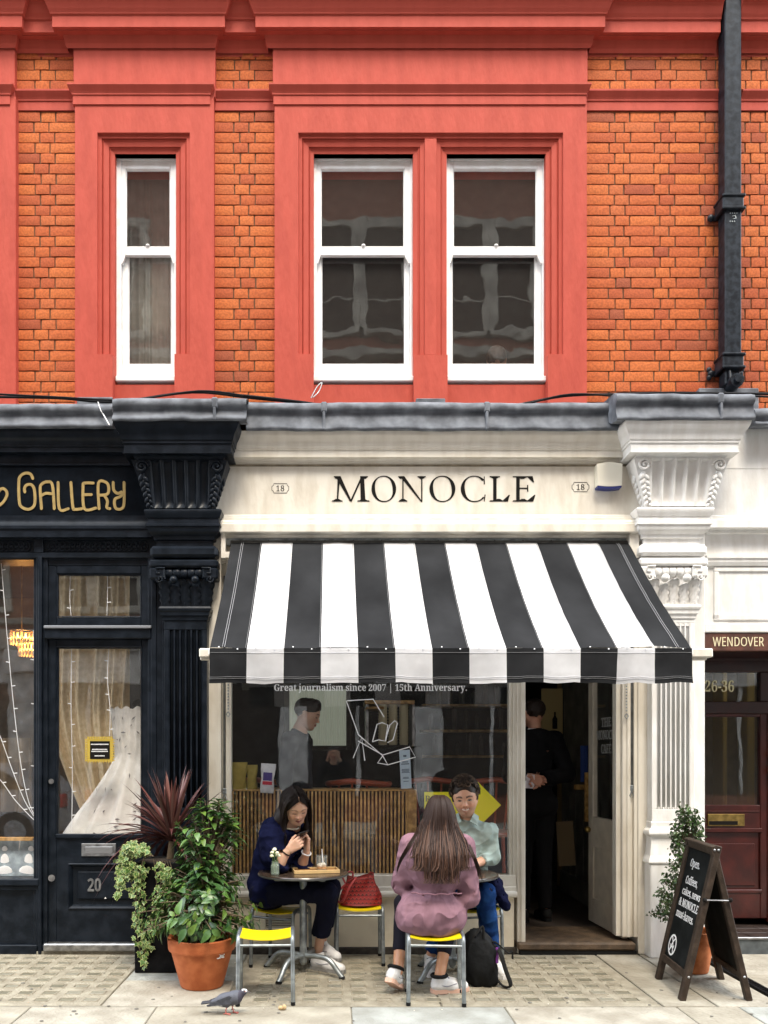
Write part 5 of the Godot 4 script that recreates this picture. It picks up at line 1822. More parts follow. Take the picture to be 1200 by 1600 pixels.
func bent_chair(label: String) -> Node3D:
	var c := thing("bentwood_chair", Vector3.ZERO, label, "chair")
	var st := begin()
	var pts := []
	for k in 15:
		var a := lerpf(-0.25, PI + 0.25, k / 14.0)
		pts.append(Vector3(cos(a) * 0.25, 1.17 - 0.03 * absf(cos(a)), -sin(a) * 0.24))
	tube(st, pts, 0.024, 8)
	part("top_rail", st, mats.chair_red, c)
	st = begin()
	lathe(st, Vector3(0, 0.75, 0), [Vector2(0, -0.02), Vector2(0.2, -0.02), Vector2(0.21, 0.0), Vector2(0.2, 0.015), Vector2(0, 0.01)], 20)
	part("seat", st, mats.chair_red, c)
	for q in [[-0.17, 0.15], [0.17, 0.15], [-0.17, -0.15], [0.17, -0.15]]:
		st = begin()
		tube(st, [Vector3(q[0], 0.74, q[1]), Vector3(q[0] * 1.2, 0.0, q[1] * 1.25)], [0.016, 0.012], 6)
		part("leg", st, mats.chair_red, c)
	for k in 5:
		st = begin()
		var a := PI * (0.2 + 0.15 * k)
		tube(st, [Vector3(cos(a) * 0.19, 0.75, -sin(a) * 0.18), Vector3(cos(a) * 0.25, 1.15, -sin(a) * 0.24)], 0.009, 6)
		part("back_spindle", st, mats.chair_red, c)
	return c
func make_gallery_front() -> void:
	var m: Material = mats.navy
	var g := thing("gallery_shopfront", Vector3(-2.0, 0, 0), "dark navy painted gallery shopfront with gold lettering, door and window", "shopfront")
	var xl := -3.6
	var xr := X(256, 0)
	var z := 0.03
	var st := begin()
	cbox(st, Vector3(xl, Y(838, z), -0.3), Vector3(xr, 3.82, z), 0)
	part("fascia", st, mats.navy_flat, g)
	st = begin()
	var yb := Y(728, z)
	var prof := [Vector2(0, yb), Vector2(0.014, yb + 0.002), Vector2(0.014, yb + 0.014), Vector2(0.006, yb + 0.02), Vector2(0.006, yb + 0.1), Vector2(0.07, yb + 0.105), Vector2(0.07, yb + 0.15), Vector2(0.08, yb + 0.155), Vector2(0.08, yb + 0.17)]
	prof += sprof([Vector2(0.084, yb + 0.172), Vector2(0.09, yb + 0.2), Vector2(0.115, yb + 0.23), Vector2(0.13, yb + 0.27), Vector2(0.132, yb + 0.3)], 3)
	prof += [Vector2(0.0, yb + 0.31)]
	for q in prof.size(): prof[q] = Vector2(prof[q].x * 0.88, yb + (prof[q].y - yb) * 0.75)
	mould(st, [Vector2(xl, z), Vector2(xr, z)], prof)
	part("cornice", st, m, g)
	st = begin()
	yb = Y(838, 0.1)
	prof = [Vector2(0, yb), Vector2(0.05, yb), Vector2(0.05, yb + 0.055), Vector2(0.06, yb + 0.06), Vector2(0.06, yb + 0.08)]
	prof += sprof([Vector2(0.056, yb + 0.084), Vector2(0.04, yb + 0.11), Vector2(0.036, yb + 0.13)], 3)
	prof += [Vector2(0.036, yb + 0.145), Vector2(0.014, yb + 0.15), Vector2(0.014, yb + 0.168), Vector2(0.0, yb + 0.172)]
	mould(st, [Vector2(xl, z), Vector2(xr, z)], prof)
	part("fascia_moulding", st, m, g)
	var zt := z + 0.002
	var w := 4.3 / sc(z)
	var glyphs := [
		[[[51.5, 748], [48, 741], [40, 739.5], [31.5, 745], [29.5, 757], [30.5, 785], [35, 793], [45, 796], [53, 791], [55, 780], [53.5, 764], [49, 757.5], [42, 758], [38.5, 763], [39, 769]]],
		[[[65, 795], [63, 766], [65, 757], [74, 753], [82, 758], [85, 795]], [[64, 775], [72, 771], [83, 772]]],
		[[[91, 754], [93, 795], [107, 795]]],
		[[[111, 754], [114, 792], [118, 796], [128, 795]]],
		[[[146, 755], [133, 755], [130, 760], [132, 795], [150, 794]], [[131, 773], [143, 773]]],
		[[[155, 795], [154, 755], [166, 754], [170, 762], [168, 772], [156, 774]], [[163, 774], [168, 783], [167, 793], [172, 795]]],
		[[[177, 754], [178, 766], [184, 771], [190, 769]], [[194, 754], [194, 786], [190, 795], [182, 795], [179, 788], [180, 780], [188, 776], [194, 770]]],
		[[[-14, 752], [-18, 760], [-10, 776], [2, 764], [9, 766], [11, 774], [4, 786], [-8, 793], [-16, 790], [-18, 780], [-8, 768]]]]
	for gl in glyphs:
		st = begin()
		for line in gl:
			var pts := []
			for p in line: pts.append(Vector2(X(p[0], zt), Y(p[1], zt)))
			stroke(st, arc_points(pts, 5), w, Transform3D(), zt - 0.004, zt + 0.004)
		part("letter", st, mats.gold, g)
	st = begin()
	cbox(st, Vector3(xl, Y(874, 0.02), -0.2), Vector3(xr, Y(838, 0.02), 0.01), 0)
	cbox(st, Vector3(xl, Y(872, 0.02), -0.2), Vector3(xr, Y(864, 0.02), 0.03), 0.003)
	cbox(st, Vector3(X(54, 0.02), Y(864, 0.02), -0.1), Vector3(X(68, 0.02), Y(838, 0.02), 0.032), 0.003)
	cbox(st, Vector3(xl, Y(843, 0.02), -0.1), Vector3(xr, Y(838, 0.02), 0.028), 0.002)
	part("frieze", st, m, g)
	st = begin()
	for k in 44:
		var px := -110 + k * 8.0
		if px > 46 and px < 74: continue
		if px > 228: continue
		var pts := []
		for q in 13: pts.append(P(px + cos(TAU * q / 12) * 5.6, 853.5 + sin(TAU * q / 12) * 7.5, 0.014))
		tube(st, pts, 0.005, 5, false)
		ball(st, P(px, 853.5, 0.012), Vector3(0.012, 0.018, 0.008), 6, 4)
	var fr := part("frieze_carving", st, m, g)
	stuff(fr)
	st = begin()
	for q in [[53, 59, 0.01], [58.5, 63, 0.03], [62.5, 68, 0.045]]: cbox(st, Vector3(X(q[0], 0), 0.0, -0.12), Vector3(X(q[1], 0), Y(872, 0), q[2]), 0.005)
	cbox(st, Vector3(X(68, 0), 0.06, -0.12), Vector3(X(75, 0), Y(872, 0), 0.012), 0.003)
	part("left_post", st, m, g)
	st = begin()
	cbox(st, Vector3(X(232, 0), 0.0, -0.12), Vector3(X(258, 0), Y(872, 0), 0.025), 0.005)
	cbox(st, Vector3(X(238, 0), 0.0, -0.1), Vector3(X(246, 0), Y(872, 0), 0.034), 0.004)
	part("right_post", st, m, g)
	st = begin()
	var zz := 0.0
	for q in [[75, 872, 233, 884], [75, 884, 88, 978], [220.5, 884, 233, 978], [88, 884, 220.5, 896.5], [88, 964.5, 220.5, 978]]: pbox(st, q[0], q[1], q[2], q[3], zz, 0.06, 0.005)
	sweep(st, [P(88, 964.5, 0), P(220.5, 964.5, 0), P(220.5, 896.5, 0), P(88, 896.5, 0)], Vector3(0, 0, 1), [Vector2(0, 0.001), Vector2(-0.01, -0.012), Vector2(-0.01, -0.03)], true)
	var tr := part("transom", st, m, g)
	st = begin()
	pbox(st, 86, 895, 222, 966, -0.03, 0.005, 0)
	part("transom_pane", st, mats.pane, tr)
	st = begin()
	pbox(st, 68, 978, 236, 998, 0.035, 0.1, 0.008)
	part("transom_bar", st, m, g)
	st = begin()
	pbox(st, 68, 977, 236, 981.5, 0.05, 0.07, 0.004)
	part("drip_strip", st, mat("strip_gray", Color(0.2, 0.21, 0.23), 0.4), g)
	st = begin()
	for q in [[75, 999, 88.5, 1473], [221, 999, 232, 1473], [88.5, 999, 221, 1011], [88.5, 1306, 221, 1352], [88.5, 1417, 221, 1473]]: pbox(st, q[0], q[1], q[2], q[3], -0.01, 0.05, 0.003)
	pbox(st, 88, 1350, 110, 1420, -0.0102, 0.05, 0.003)
	pbox(st, 109, 1350, 222, 1420, -0.028, 0.03, 0.0)
	sweep(st, [P(109, 1418, -0.01), P(221, 1418, -0.01), P(221, 1351, -0.01), P(109, 1351, -0.01)], Vector3(0, 0, 1), [Vector2(0.012, 0.004), Vector2(0.004, 0.012), Vector2(-0.008, 0.0), Vector2(-0.02, -0.018)], true)
	pbox(st, 121, 1362, 214, 1405, -0.012, 0.02, 0.016)
	sweep(st, [P(88.5, 1306, -0.01), P(221, 1306, -0.01), P(221, 1011, -0.01), P(88.5, 1011, -0.01)], Vector3(0, 0, 1), [Vector2(0.008, 0.003), Vector2(0.0, 0.008), Vector2(-0.01, -0.012), Vector2(-0.01, -0.03)], true)
	pbox(st, 86, 1303, 224, 1310, 0.008, 0.03, 0.006)
	var dr := part("door", st, m, g)
	st = begin()
	pbox(st, 87, 1009, 223, 1307, -0.035, 0.005, 0)
	part("door_pane", st, mats.pane, dr)
	st = begin()
	pbox(st, 127, 1318, 181, 1338, 0.0, 0.012, 0.003)
	part("letterbox", st, mats.steel, dr)
	st = begin()
	pbox(st, 133, 1323, 176, 1334, 0.003, 0.008, 0.002)
	part("letterbox_flap", st, mat("flap", Color(0.36, 0.36, 0.36), 0.3, null, 1, null, 0, 0.8), dr)
	write("number", "20", "Droid Sans", P(147.5, 1382.5, -0.009), 0.092, 21 / sc(0), mats.steel, dr, Basis(), 0.01, 700)
	st = begin()
	for q in [[80, 1221, 0.02], [80.5, 1372, 0.026]]:
		tube(st, [P(q[0], q[1], -0.012), P(q[0], q[1], 0.012)], [q[2], q[2] * 0.92], 16)
		tube(st, [P(q[0], q[1], 0.01), P(q[0], q[1], 0.016)], [q[2] * 0.5, q[2] * 0.45], 12)
	part("lock", st, mats.steel, dr)
	st = begin()
	pbox(st, 67, 1475, 212, 1487, 0.06, 0.2, 0.008)
	part("threshold", st, mats.steel, g)
	st = begin()
	cbox(st, Vector3(X(60, 0), -0.02, -0.2), Vector3(xr, 0.02, 0.04), 0)
	part("threshold_base", st, mats.paving_dark, g)
	st = begin()
	cbox(st, Vector3(xl, Y(874, 0), -0.1), Vector3(X(54, 0), Y(866, 0), 0.02), 0.003)
	cbox(st, Vector3(xl, Y(1385, 0.05), -0.1), Vector3(X(61, 0.05), Y(1373, 0.05), 0.05), 0.01)
	cbox(st, Vector3(xl, Y(1392, 0.03), -0.1), Vector3(X(59, 0.03), Y(1384, 0.03), 0.03), 0.006)
	part("window_frame", st, m, g)
	st = begin()
	cbox(st, Vector3(xl, 0.06, -0.14), Vector3(X(56, 0), Y(1390, 0), 0.0), 0.003)
	part("stall_riser", st, m, g)
	st = begin()
	cbox(st, Vector3(xl, -0.01, -0.14), Vector3(X(70, 0), 0.065, 0.03), 0.006)
	part("plinth", st, m, g)
	st = begin()
	cbox(st, Vector3(xl, Y(1374, 0), -0.04), Vector3(X(55, 0), Y(873, 0), -0.035), 0)
	part("shop_window", st, mats.pane, g)
	st = begin()
	cbox(st, Vector3(xl, Y(1313, -0.1), -0.12), Vector3(X(54, -0.1), Y(1308, -0.1), -0.06), 0.002)
	part("inner_rail", st, mats.slat_mid, g)
func make_gallery_inside() -> void:
	var room := struct("gallery_room")
	var st := begin()
	var xr := X(262, 0)
	cbox(st, Vector3(-3.7, 0.0, -2.6), Vector3(xr, 3.2, -2.5), 0)
	cbox(st, Vector3(-3.8, 0.0, -2.6), Vector3(-3.6, 3.2, -0.3), 0)
	cbox(st, Vector3(xr - 0.02, 0.0, -2.6), Vector3(xr + 0.06, 3.2, -0.14), 0)
	part("walls", st, mat("gallery_wall", Color(0.22, 0.18, 0.12), 0.8, texs.g_blot, 0.7), room)
	st = begin()
	cbox(st, Vector3(-3.7, 3.1, -2.6), Vector3(xr, 3.2, -0.32), 0)
	part("ceiling", st, mats.dark_room, room)
	st = begin()
	cbox(st, Vector3(-3.7, -0.02, -2.6), Vector3(xr, 0.03, -0.14), 0)
	part("floor", st, mats.dark_room, room)
	var cu := thing("door_curtain", P(150, 1300, -0.3), "gold silk curtain swept aside behind the gallery door glass", "curtain")
	st = begin()
	smooth(st)
	var z := -0.7
	var nx := 84
	var ny := 30
	var grid := []
	for j in ny + 1:
		var t := float(j) / ny
		var yp := lerpf(880, 1330, t)
		var lft := 72.0 + 82.0 * pow(maxf(0.0, (t - 0.48) / 0.52), 1.35)
		var rgt := 252.0 - 45.0 * pow(t, 1.5)
		var row := []
		for i in nx + 1:
			var u := float(i) / nx
			var ph := u * TAU * 7.0 + 0.9 * sin(u * 9.0)
			var amp := 0.05 * (0.6 + 0.4 * sin(u * 17.0 + 1.0)) * (1.0 - 0.45 * t)
			row.append(P(lerpf(lft, rgt, u), yp, z) + Vector3(0, 0, amp * sin(ph) + 0.012 * sin(ph * 2.3 + t * 4.0)))
		grid.append(row)
	for j in ny:
		for i in nx: quad(st, grid[j + 1][i], grid[j + 1][i + 1], grid[j][i + 1], grid[j][i])
	part("drape", st, mats.curtain, cu)
	var d := thing("wedding_dress", P(208, 1310, -0.24), "white strapless wedding dress with dark leaf sprigs hanging behind the gallery door", "dress")
	var c := P(214, 1180, -0.32)
	var waist := c.y
	st = begin()
	smooth(st)
	var ring := []
	var hn := 26
	var yt := Y(1106, -0.3)
	var ybm := 0.4
	for j in hn + 1:
		var t := float(j) / hn
		var y := lerpf(yt, ybm, t)
		var r: float
		if y > waist: r = lerpf(0.165, 0.2, pow((y - waist) / (yt - waist), 0.8))
		else: r = 0.165 + 0.46 * pow((waist - y) / (waist - 0.7), 1.12)
		var row := []
		for i in 73:
			var a := TAU * i / 72.0
			var fold := 1.0
			if y < waist: fold += 0.11 * sin(a * 15 + 0.8 * sin(t * 5 + a)) * minf(1.0, (waist - y) * 2.0 + 0.1)
			else: fold += 0.03 * sin(a * 26)
			row.append(Vector3(c.x + cos(a) * r * fold, y + (0.012 * sin(a * 14) if j == 0 else 0.0), c.z + sin(a) * r * 0.34 + sin(a) * (fold - 1.0) * 0.3))
		ring.append(row)
	for j in hn:
		for i in 72: quad(st, ring[j + 1][i + 1], ring[j + 1][i], ring[j][i], ring[j][i + 1])
	part("gown", st, mats.dress, d)
	st = begin()
	var r := RandomNumberGenerator.new()
	r.seed = 5
	for k in 120:
		var t := r.randf()
		var j := int(t * (hn - 1))
		var i := 16 + r.randi() % 40
		i = 72 - 72 + i if r.randf() < 0.5 else i
		var p: Vector3 = ring[j][i % 72]
		var q: Vector3 = ring[j + 1][(i + 1) % 72]
		var at := (p + q) / 2
		var nrm := Vector3(at.x - c.x, 0, (at.z - c.z) * 3.0).normalized()
		var a := r.randf() * TAU
		var uu := UP3.cross(nrm).normalized()
		var ax := uu * cos(a) + UP3 * sin(a)
		var ay := nrm.cross(ax)
		var l := r.randf_range(0.012, 0.03)
		var o := at + nrm * 0.012
		tri(st, o - ax * l, o + ay * l * 0.3, o + ax * l)
		tri(st, o - ax * l, o + ax * l, o - ay * l * 0.3)
	var sp := part("leaf_sprigs", st, mats.dress_leaf, d)
	stuff(sp)
	st = begin()
	ball(st, P(222, 1100, -0.32), Vector3(0.085, 0.045, 0.04), 12, 8)
	tube(st, arc_points([P(224, 1095, -0.32), P(224, 1080, -0.32), P(220, 1074, -0.32), P(216, 1078, -0.32)], 4), 0.005, 6)
	part("hanger", st, mats.ink, d)
	var pq := thing("door_plaque", P(155, 1172, -0.03), "black plaque in a gold zigzag frame stuck on the gallery door glass", "plaque")
	z = -0.032
	st = begin()
	pbox(st, 136, 1154, 176, 1190, z, 0.003, 0.0)
	for k in 10:
		for y in [1154.0, 1190.0]:
			prism(st, PackedVector2Array([Vector2(X(136 + k * 4, z), Y(y - 3, z)), Vector2(X(140 + k * 4, z), Y(y - 3, z)), Vector2(X(138 + k * 4, z), Y(y + 3, z))]), Transform3D(), z - 0.002, z + 0.003)
	for k in 9:
		for x in [135.0, 177.0]:
			prism(st, PackedVector2Array([Vector2(X(x - 2, z), Y(1154 + k * 4, z)), Vector2(X(x - 2, z), Y(1158 + k * 4, z)), Vector2(X(x + 3, z), Y(1156 + k * 4, z))]), Transform3D(), z - 0.002, z + 0.003)
	part("gold_frame", st, mat("gold_bright", Color(0.62, 0.45, 0.08), 0.4, null, 1, null, 0, 0.4), pq)
	st = begin()
	pbox(st, 140.5, 1158, 171.5, 1186, z + 0.004, 0.003, 0.001)
	part("panel", st, mats.ink, pq)
	st = begin()
	for k in [[1163, 14], [1171, 12], [1174, 13], [1181, 8]]:
		for q in int(k[1]): pbox(st, 156 - k[1] + q * 2.0, k[0] - 0.8, 156 - k[1] + q * 2.0 + 1.3, k[0] + 0.8, z + 0.006, 0.002, 0)
	part("small_print", st, mats.paint_white, pq)
	var lists := [[[[2, 880], [10, 980], [20, 1090], [32, 1190], [44, 1250], [56, 1278]], "string of fairy lights falling from the top of the gallery window"], [[[-30, 1080], [0, 1150], [18, 1200], [38, 1250], [56, 1280]], "middle string of fairy lights slanting across the gallery window"], [[[-30, 1190], [0, 1218], [22, 1248], [40, 1268], [56, 1284]], "lowest string of fairy lights slanting across the gallery window"], [[[112, 1012], [111, 1100], [113, 1200], [112, 1300]], "vertical fairy lights at the left of the gallery door glass"], [[[170, 1012], [168, 1060], [172, 1110], [171, 1150]], "short vertical fairy lights in the middle of the gallery door glass"], [[[110, 900], [109, 935], [111, 962]], "fairy light strand at the left of the gallery transom"], [[[168, 900], [168, 930], [167, 962]], "fairy light strand in the middle of the gallery transom"], [[[52, 985], [54, 1100], [53, 1280]], "vertical fairy lights at the right edge of the gallery window"]]
	for l in lists:
		var f := thing("fairy_lights", P(l[0][0][0], l[0][0][1], -0.06), l[1], "string lights", "fairy lights behind the gallery glass")
		var pts := []
		for p in l[0]: pts.append(P(p[0], p[1], -0.07))
		pts = arc_points(pts, 6)
		st = begin()
		tube(st, pts, 0.0028, 5)
		part("wire", st, mats.paint_white, f)
		st = begin()
		var acc := 0.0
		for i in pts.size() - 1:
			acc += pts[i].distance_to(pts[i + 1])
			if acc > 0.11:
				acc = 0.0
				var dx := 0.028 if (i % 3) else -0.024
				tube(st, [pts[i], pts[i] + Vector3(dx, 0.004, 0.004)], [0.004, 0.0035], 5)
		part("bulbs", st, mats.paint_white, f)
	var ch := thing("chandelier", P(34, 1000, -1.0), "lit crystal chandelier with warm lamps inside the gallery window", "chandelier")
	var glow := mat("chandelier_bulb", Color(1, 0.8, 0.5), 0.4)
	glow.emission_enabled = true
	glow.emission = Color(1.0, 0.62, 0.25)
	glow.emission_energy_multiplier = 0.4
	var cr := mat("crystal", Color(0.9, 0.72, 0.45), 0.15)
	cr.emission_enabled = true
	cr.emission = Color(1.0, 0.68, 0.3)
	cr.emission_energy_multiplier = 0.03
	for tier in [[34, 990, 0.095], [44, 1008, 0.075]]:
		st = begin()
		var o := P(tier[0], tier[1], -1.0)
		for k in 18:
			var a := TAU * k / 18
			var b := o + Vector3(cos(a) * tier[2], 0, sin(a) * tier[2])
			for j in 2: ball(st, b + Vector3(0, -0.02 - j * 0.055, 0), Vector3(0.012, 0.026, 0.012), 6, 4)
		stuff(part("crystal_drops", st, cr, ch))
		st = begin()
		for k in 5:
			var a := TAU * k / 5
			ball(st, o + Vector3(cos(a) * tier[2] * 0.6, -0.01, sin(a) * tier[2] * 0.6), Vector3(0.018, 0.024, 0.018), 8, 6)
		part("bulb", st, glow, ch)
		var om := OmniLight3D.new()
		om.name = "chandelier_light"
		om.light_color = Color(1.0, 0.72, 0.4)
		om.light_energy = 0.03
		om.light_size = 0.05
		om.omni_range = 8.0
		om.omni_attenuation = 2.0
		om.shadow_enabled = true
		om.position = o + Vector3(0, -0.01, 0) - org[ch]
		ch.add_child(om)
	st = begin()
	tube(st, [P(34, 984, -1.0), Vector3(X(34, -1.0), 3.1, -1.0)], 0.006, 6)
	for tier in [[34, 986, 0.095], [44, 1004, 0.075]]:
		var pts := []
		for k in 19: pts.append(P(tier[0], tier[1], -1.0) + Vector3(cos(TAU * k / 18), 0, sin(TAU * k / 18)) * tier[2])
		tube(st, pts, 0.006, 6)
	part("frame", st, mats.brass, ch)
	var ld := struct("window_ledge")
	st = begin()
	cbox(st, Vector3(-3.6, Y(1376, -0.1), -0.7), Vector3(X(56, -0.05), Y(1371, -0.1), -0.05), 0)
	part("ledge", st, mats.navy_flat, ld)
	for k in [[8, 1342, 24, 32, "pale photograph of a gown in the bottom left of the gallery window", 0.06], [46, 1342, 20, 30, "white framed photograph of a bride leaning in the gallery window corner", -0.14]]:
		var f := thing("framed_photo", P(k[0], 1372, -0.12), k[4], "photo")
		var xf := Transform3D(Basis(Vector3(0, 0, 1), k[5]) * Basis(Vector3(1, 0, 0), -0.15), P(k[0], k[1], -0.12))
		st = begin()
		xbox(st, xf, Vector3(k[2] / sc(-0.12), k[3] / sc(-0.12), 0.005), 0.002)
		part("frame", st, mats.paint_white, f)
		st = begin()
		xbox(st, xf * Transform3D(Basis(), Vector3(0, 0, 0.006)), Vector3((k[2] - 2) / sc(-0.12), (k[3] - 2) / sc(-0.12), 0.001), 0)
		part("print", st, mat("photo_pale", Color(0.42, 0.5, 0.55), 0.4, texs.g_blot, 3.0), f)
		st = begin()
		ball(st, xf * Vector3(0.0, 0.07, 0.007), Vector3(0.022, 0.028, 0.002), 10, 6)
		ball(st, xf * Vector3(0.0, -0.02, 0.007), Vector3(0.034, 0.06, 0.002), 10, 6)
		ball(st, xf * Vector3(0.0, -0.1, 0.007), Vector3(0.06, 0.05, 0.002), 10, 6)
		part("figure_print", st, mats.paint_white, f)
	var brown := thing("window_drape", P(10, 1310, -0.5), "brown satin drape bunched low in the gallery window", "curtain")
	st = begin()
	folds(st, -3.5, X(50, -0.6), 1.0, 1.6, -0.6, 0.06, 9, 3)
	part("satin", st, mat("satin", Color(0.16, 0.11, 0.06), 0.4, texs.g_blot, 1.0), brown)
func make_entrance() -> void:
	var m: Material = mats.white
	var e := thing("entrance_front", Vector3(3.2, 0, 0), "white panelled entrance front with a brown name board and recessed door", "shopfront")
	var xa := X(1101, 0.02)
	var xb := 4.4
	var z := 0.02
	var st := begin()
	cbox(st, Vector3(xa, Y(990, z), -0.3), Vector3(xb, 3.9, z), 0)
	part("wall", st, m, e)
	st = begin()
	var yb := Y(829, 0.1)
	var prof := [Vector2(0, yb - 0.005), Vector2(0.03, yb - 0.002), Vector2(0.03, yb + 0.02), Vector2(0.085, yb + 0.022), Vector2(0.085, yb + 0.075), Vector2(0.06, yb + 0.082), Vector2(0.03, yb + 0.1), Vector2(0.03, yb + 0.12), Vector2(0.012, yb + 0.13), Vector2(0, yb + 0.135)]
	mould(st, [Vector2(xa, z), Vector2(xb, z)], prof)
	yb = Y(884, 0.05)
	mould(st, [Vector2(xa, z), Vector2(xb, z)], shift([Vector2(0, 0), Vector2(0.02, 0.004), Vector2(0.03, 0.03), Vector2(0.03, 0.05), Vector2(0.04, 0.056), Vector2(0.04, 0.075), Vector2(0, 0.08)], yb))
	part("moulding", st, m, e)
	st = begin()
	for q in [[1116, 893, 1124, 968], [1116, 960, 1320, 969], [1116, 886, 1320, 893]]: pbox(st, q[0], q[1], q[2], q[3], z + 0.012, 0.02, 0.005)
	cbox(st, P(1101, 988, 0.04) - Vector3(0, 0, 0.06), Vector3(xb, Y(974, 0.04), 0.04), 0.006)
	cbox(st, Vector3(xa, Y(732, z), z - 0.01), Vector3(xb, Y(729, z), z + 0.003), 0.0)
	part("panel_frame", st, m, e)
	st = begin()
	pbox(st, 1101, 989, 1340, 1017, 0.03, 0.1, 0.004)
	part("name_board", st, mats.board_brown, e)
	write("name_lettering", "WENDOVER", "Droid Sans", P(1153.5, 1002.5, 0.031), 0.066, 80 / sc(0.03), mats.gold_pale, e, Basis(), 0.004)
	var zd := -0.42
	st = begin()
	cbox(st, Vector3(xa - 0.05, Y(1018, 0.0), zd - 0.2), Vector3(xb, Y(1012, 0.0) + 0.04, -0.02), 0)
	cbox(st, Vector3(X(1100, -0.05) - 0.12, 0.1, zd - 0.2), Vector3(X(1103, -0.05) - 0.04, Y(1015, 0), -0.01), 0)
	part("reveal", st, mats.mahogany_dark, e)
	st = begin()
	for q in [[1070, 1020, 1360, 1050], [1070, 1096, 1360, 1115], [1188, 1050, 1204, 1096], [1070, 1050, 1101, 1096]]: pbox(st, q[0], q[1], q[2], q[3], zd, 0.06, 0.006)
	pbox(st, 1070, 1028, 1360, 1031, zd + 0.012, 0.02, 0.002)
	part("transom_frame", st, mats.mahogany_dark, e)
	st = begin()
	pbox(st, 1070, 1049, 1200, 1097, zd - 0.03, 0.005, 0)
	part("transom_pane", st, mats.pane, e)
	write("house_number", "26-36", "Droid Serif", P(1124, 1072, zd - 0.022), 0.088, 46 / sc(zd), mat("gold_leaf", Color(0.85, 0.76, 0.45), 0.4), e, Basis(), 0.002, 700)
	st = begin()
	for q in [[1070, 1115, 1101, 1435], [1188, 1115, 1199, 1435], [1101, 1115, 1188, 1120], [1101, 1258, 1188, 1300], [1101, 1392, 1188, 1435]]: pbox(st, q[0], q[1], q[2], q[3], zd - 0.01, 0.05, 0.005)
	pbox(st, 1100, 1298, 1190, 1394, zd - 0.03, 0.02, 0)
	pbox(st, 1110, 1318, 1180, 1384, zd - 0.018, 0.014, 0.008)
	pbox(st, 1101, 1267, 1188, 1269, zd - 0.004, 0.012, 0.003)
	pbox(st, 1098, 1294, 1192, 1301, zd - 0.002, 0.02, 0.006)
	pbox(st, 1098, 1390, 1192, 1396, zd - 0.002, 0.02, 0.006)
	var dr := part("door", st, mats.mahogany, e)
	st = begin()
	pbox(st, 1098, 1118, 1190, 1260, zd - 0.04, 0.005, 0)
	part("door_pane", st, mats.pane, dr)
	st = begin()
	pbox(st, 1106, 1272, 1164, 1291, zd + 0.004, 0.02, 0.004)
	part("letterbox", st, mats.brass, dr)
	st = begin()
	pbox(st, 1108, 1283, 1153, 1289, zd + 0.006, 0.01, 0.001)
	part("letter_slot", st, mats.ink, dr)
	st = begin()
	cbox(st, Vector3(X(1199.5, zd), 0.14, zd - 0.06), Vector3(xb, Y(1115, zd), zd), 0.004)
	part("second_leaf", st, mats.mahogany, e)
	st = begin()
	ball(st, P(1205, 1178, zd + 0.03), Vector3(0.022, 0.022, 0.022))
	part("door_knob", st, mats.brass, e)
	st = begin()
	ball(st, P(1205, 1204, zd + 0.03), Vector3(0.026, 0.026, 0.022))
	part("door_knob", st, mats.brass, e)
	st = begin()
	cbox(st, Vector3(X(1100, 0) - 0.05, -0.02, zd - 0.1), Vector3(xb, 0.1, -0.0), 0)
	part("step_core", st, mat("step_blue", Color(0.12, 0.14, 0.15), 0.6, texs.g_blot, 2.0), e)
	for i in 8:
		for j in 3:
			st = begin()
			cbox(st, Vector3(X(1100, 0) - 0.03 + i * 0.2, 0.1, -0.01 - (j + 1) * 0.16), Vector3(X(1100, 0) - 0.03 + i * 0.2 + 0.195, 0.112, -0.015 - j * 0.16), 0.003)
			part("floor_tile", st, mat("tile_dark", Color(0.05, 0.035, 0.03), 0.4, texs.g_blot, 2.0), e)
	st = begin()
	cbox(st, Vector3(X(1100, 0) - 0.05, 0.1, -0.009), Vector3(xb, 0.118, 0.012), 0.004)
	part("step_nosing", st, mats.steel, e)
	var h := struct("entrance_hall")
	st = begin()
	cbox(st, Vector3(X(1080, 0) - 0.2, 0.1, -2.5), Vector3(xb, 3.0, -2.4), 0)
	cbox(st, Vector3(X(1080, 0) - 0.3, 0.1, -2.5), Vector3(X(1080, 0) - 0.2, 3.0, zd - 0.1), 0)
	cbox(st, Vector3(xb, 0.1, -2.5), Vector3(xb + 0.1, 3.0, -0.3), 0)
	cbox(st, Vector3(X(1080, 0) - 0.3, 2.9, -2.5), Vector3(xb, 3.0, zd - 0.2), 0)
	part("walls", st, mat("hall_ochre", Color(0.3, 0.22, 0.1), 0.8, texs.g_soft, 0.8), h)
	st = begin()
	cbox(st, Vector3(X(1080, 0) - 0.3, 0.0, -2.5), Vector3(xb, 0.1, zd - 0.1), 0)
	part("floor", st, mats.dark_room, h)
	st = begin()
	cbox(st, Vector3(X(1130, -1.0), 0.1, -1.2), Vector3(X(1137, -1.0), 2.9, -1.0), 0.01)
	cbox(st, Vector3(X(1168, -1.4), 0.1, -1.6), Vector3(X(1180, -1.4), 2.9, -1.4), 0.01)
	part("pier", st, mat("hall_gold", Color(0.4, 0.27, 0.06), 0.6), h)
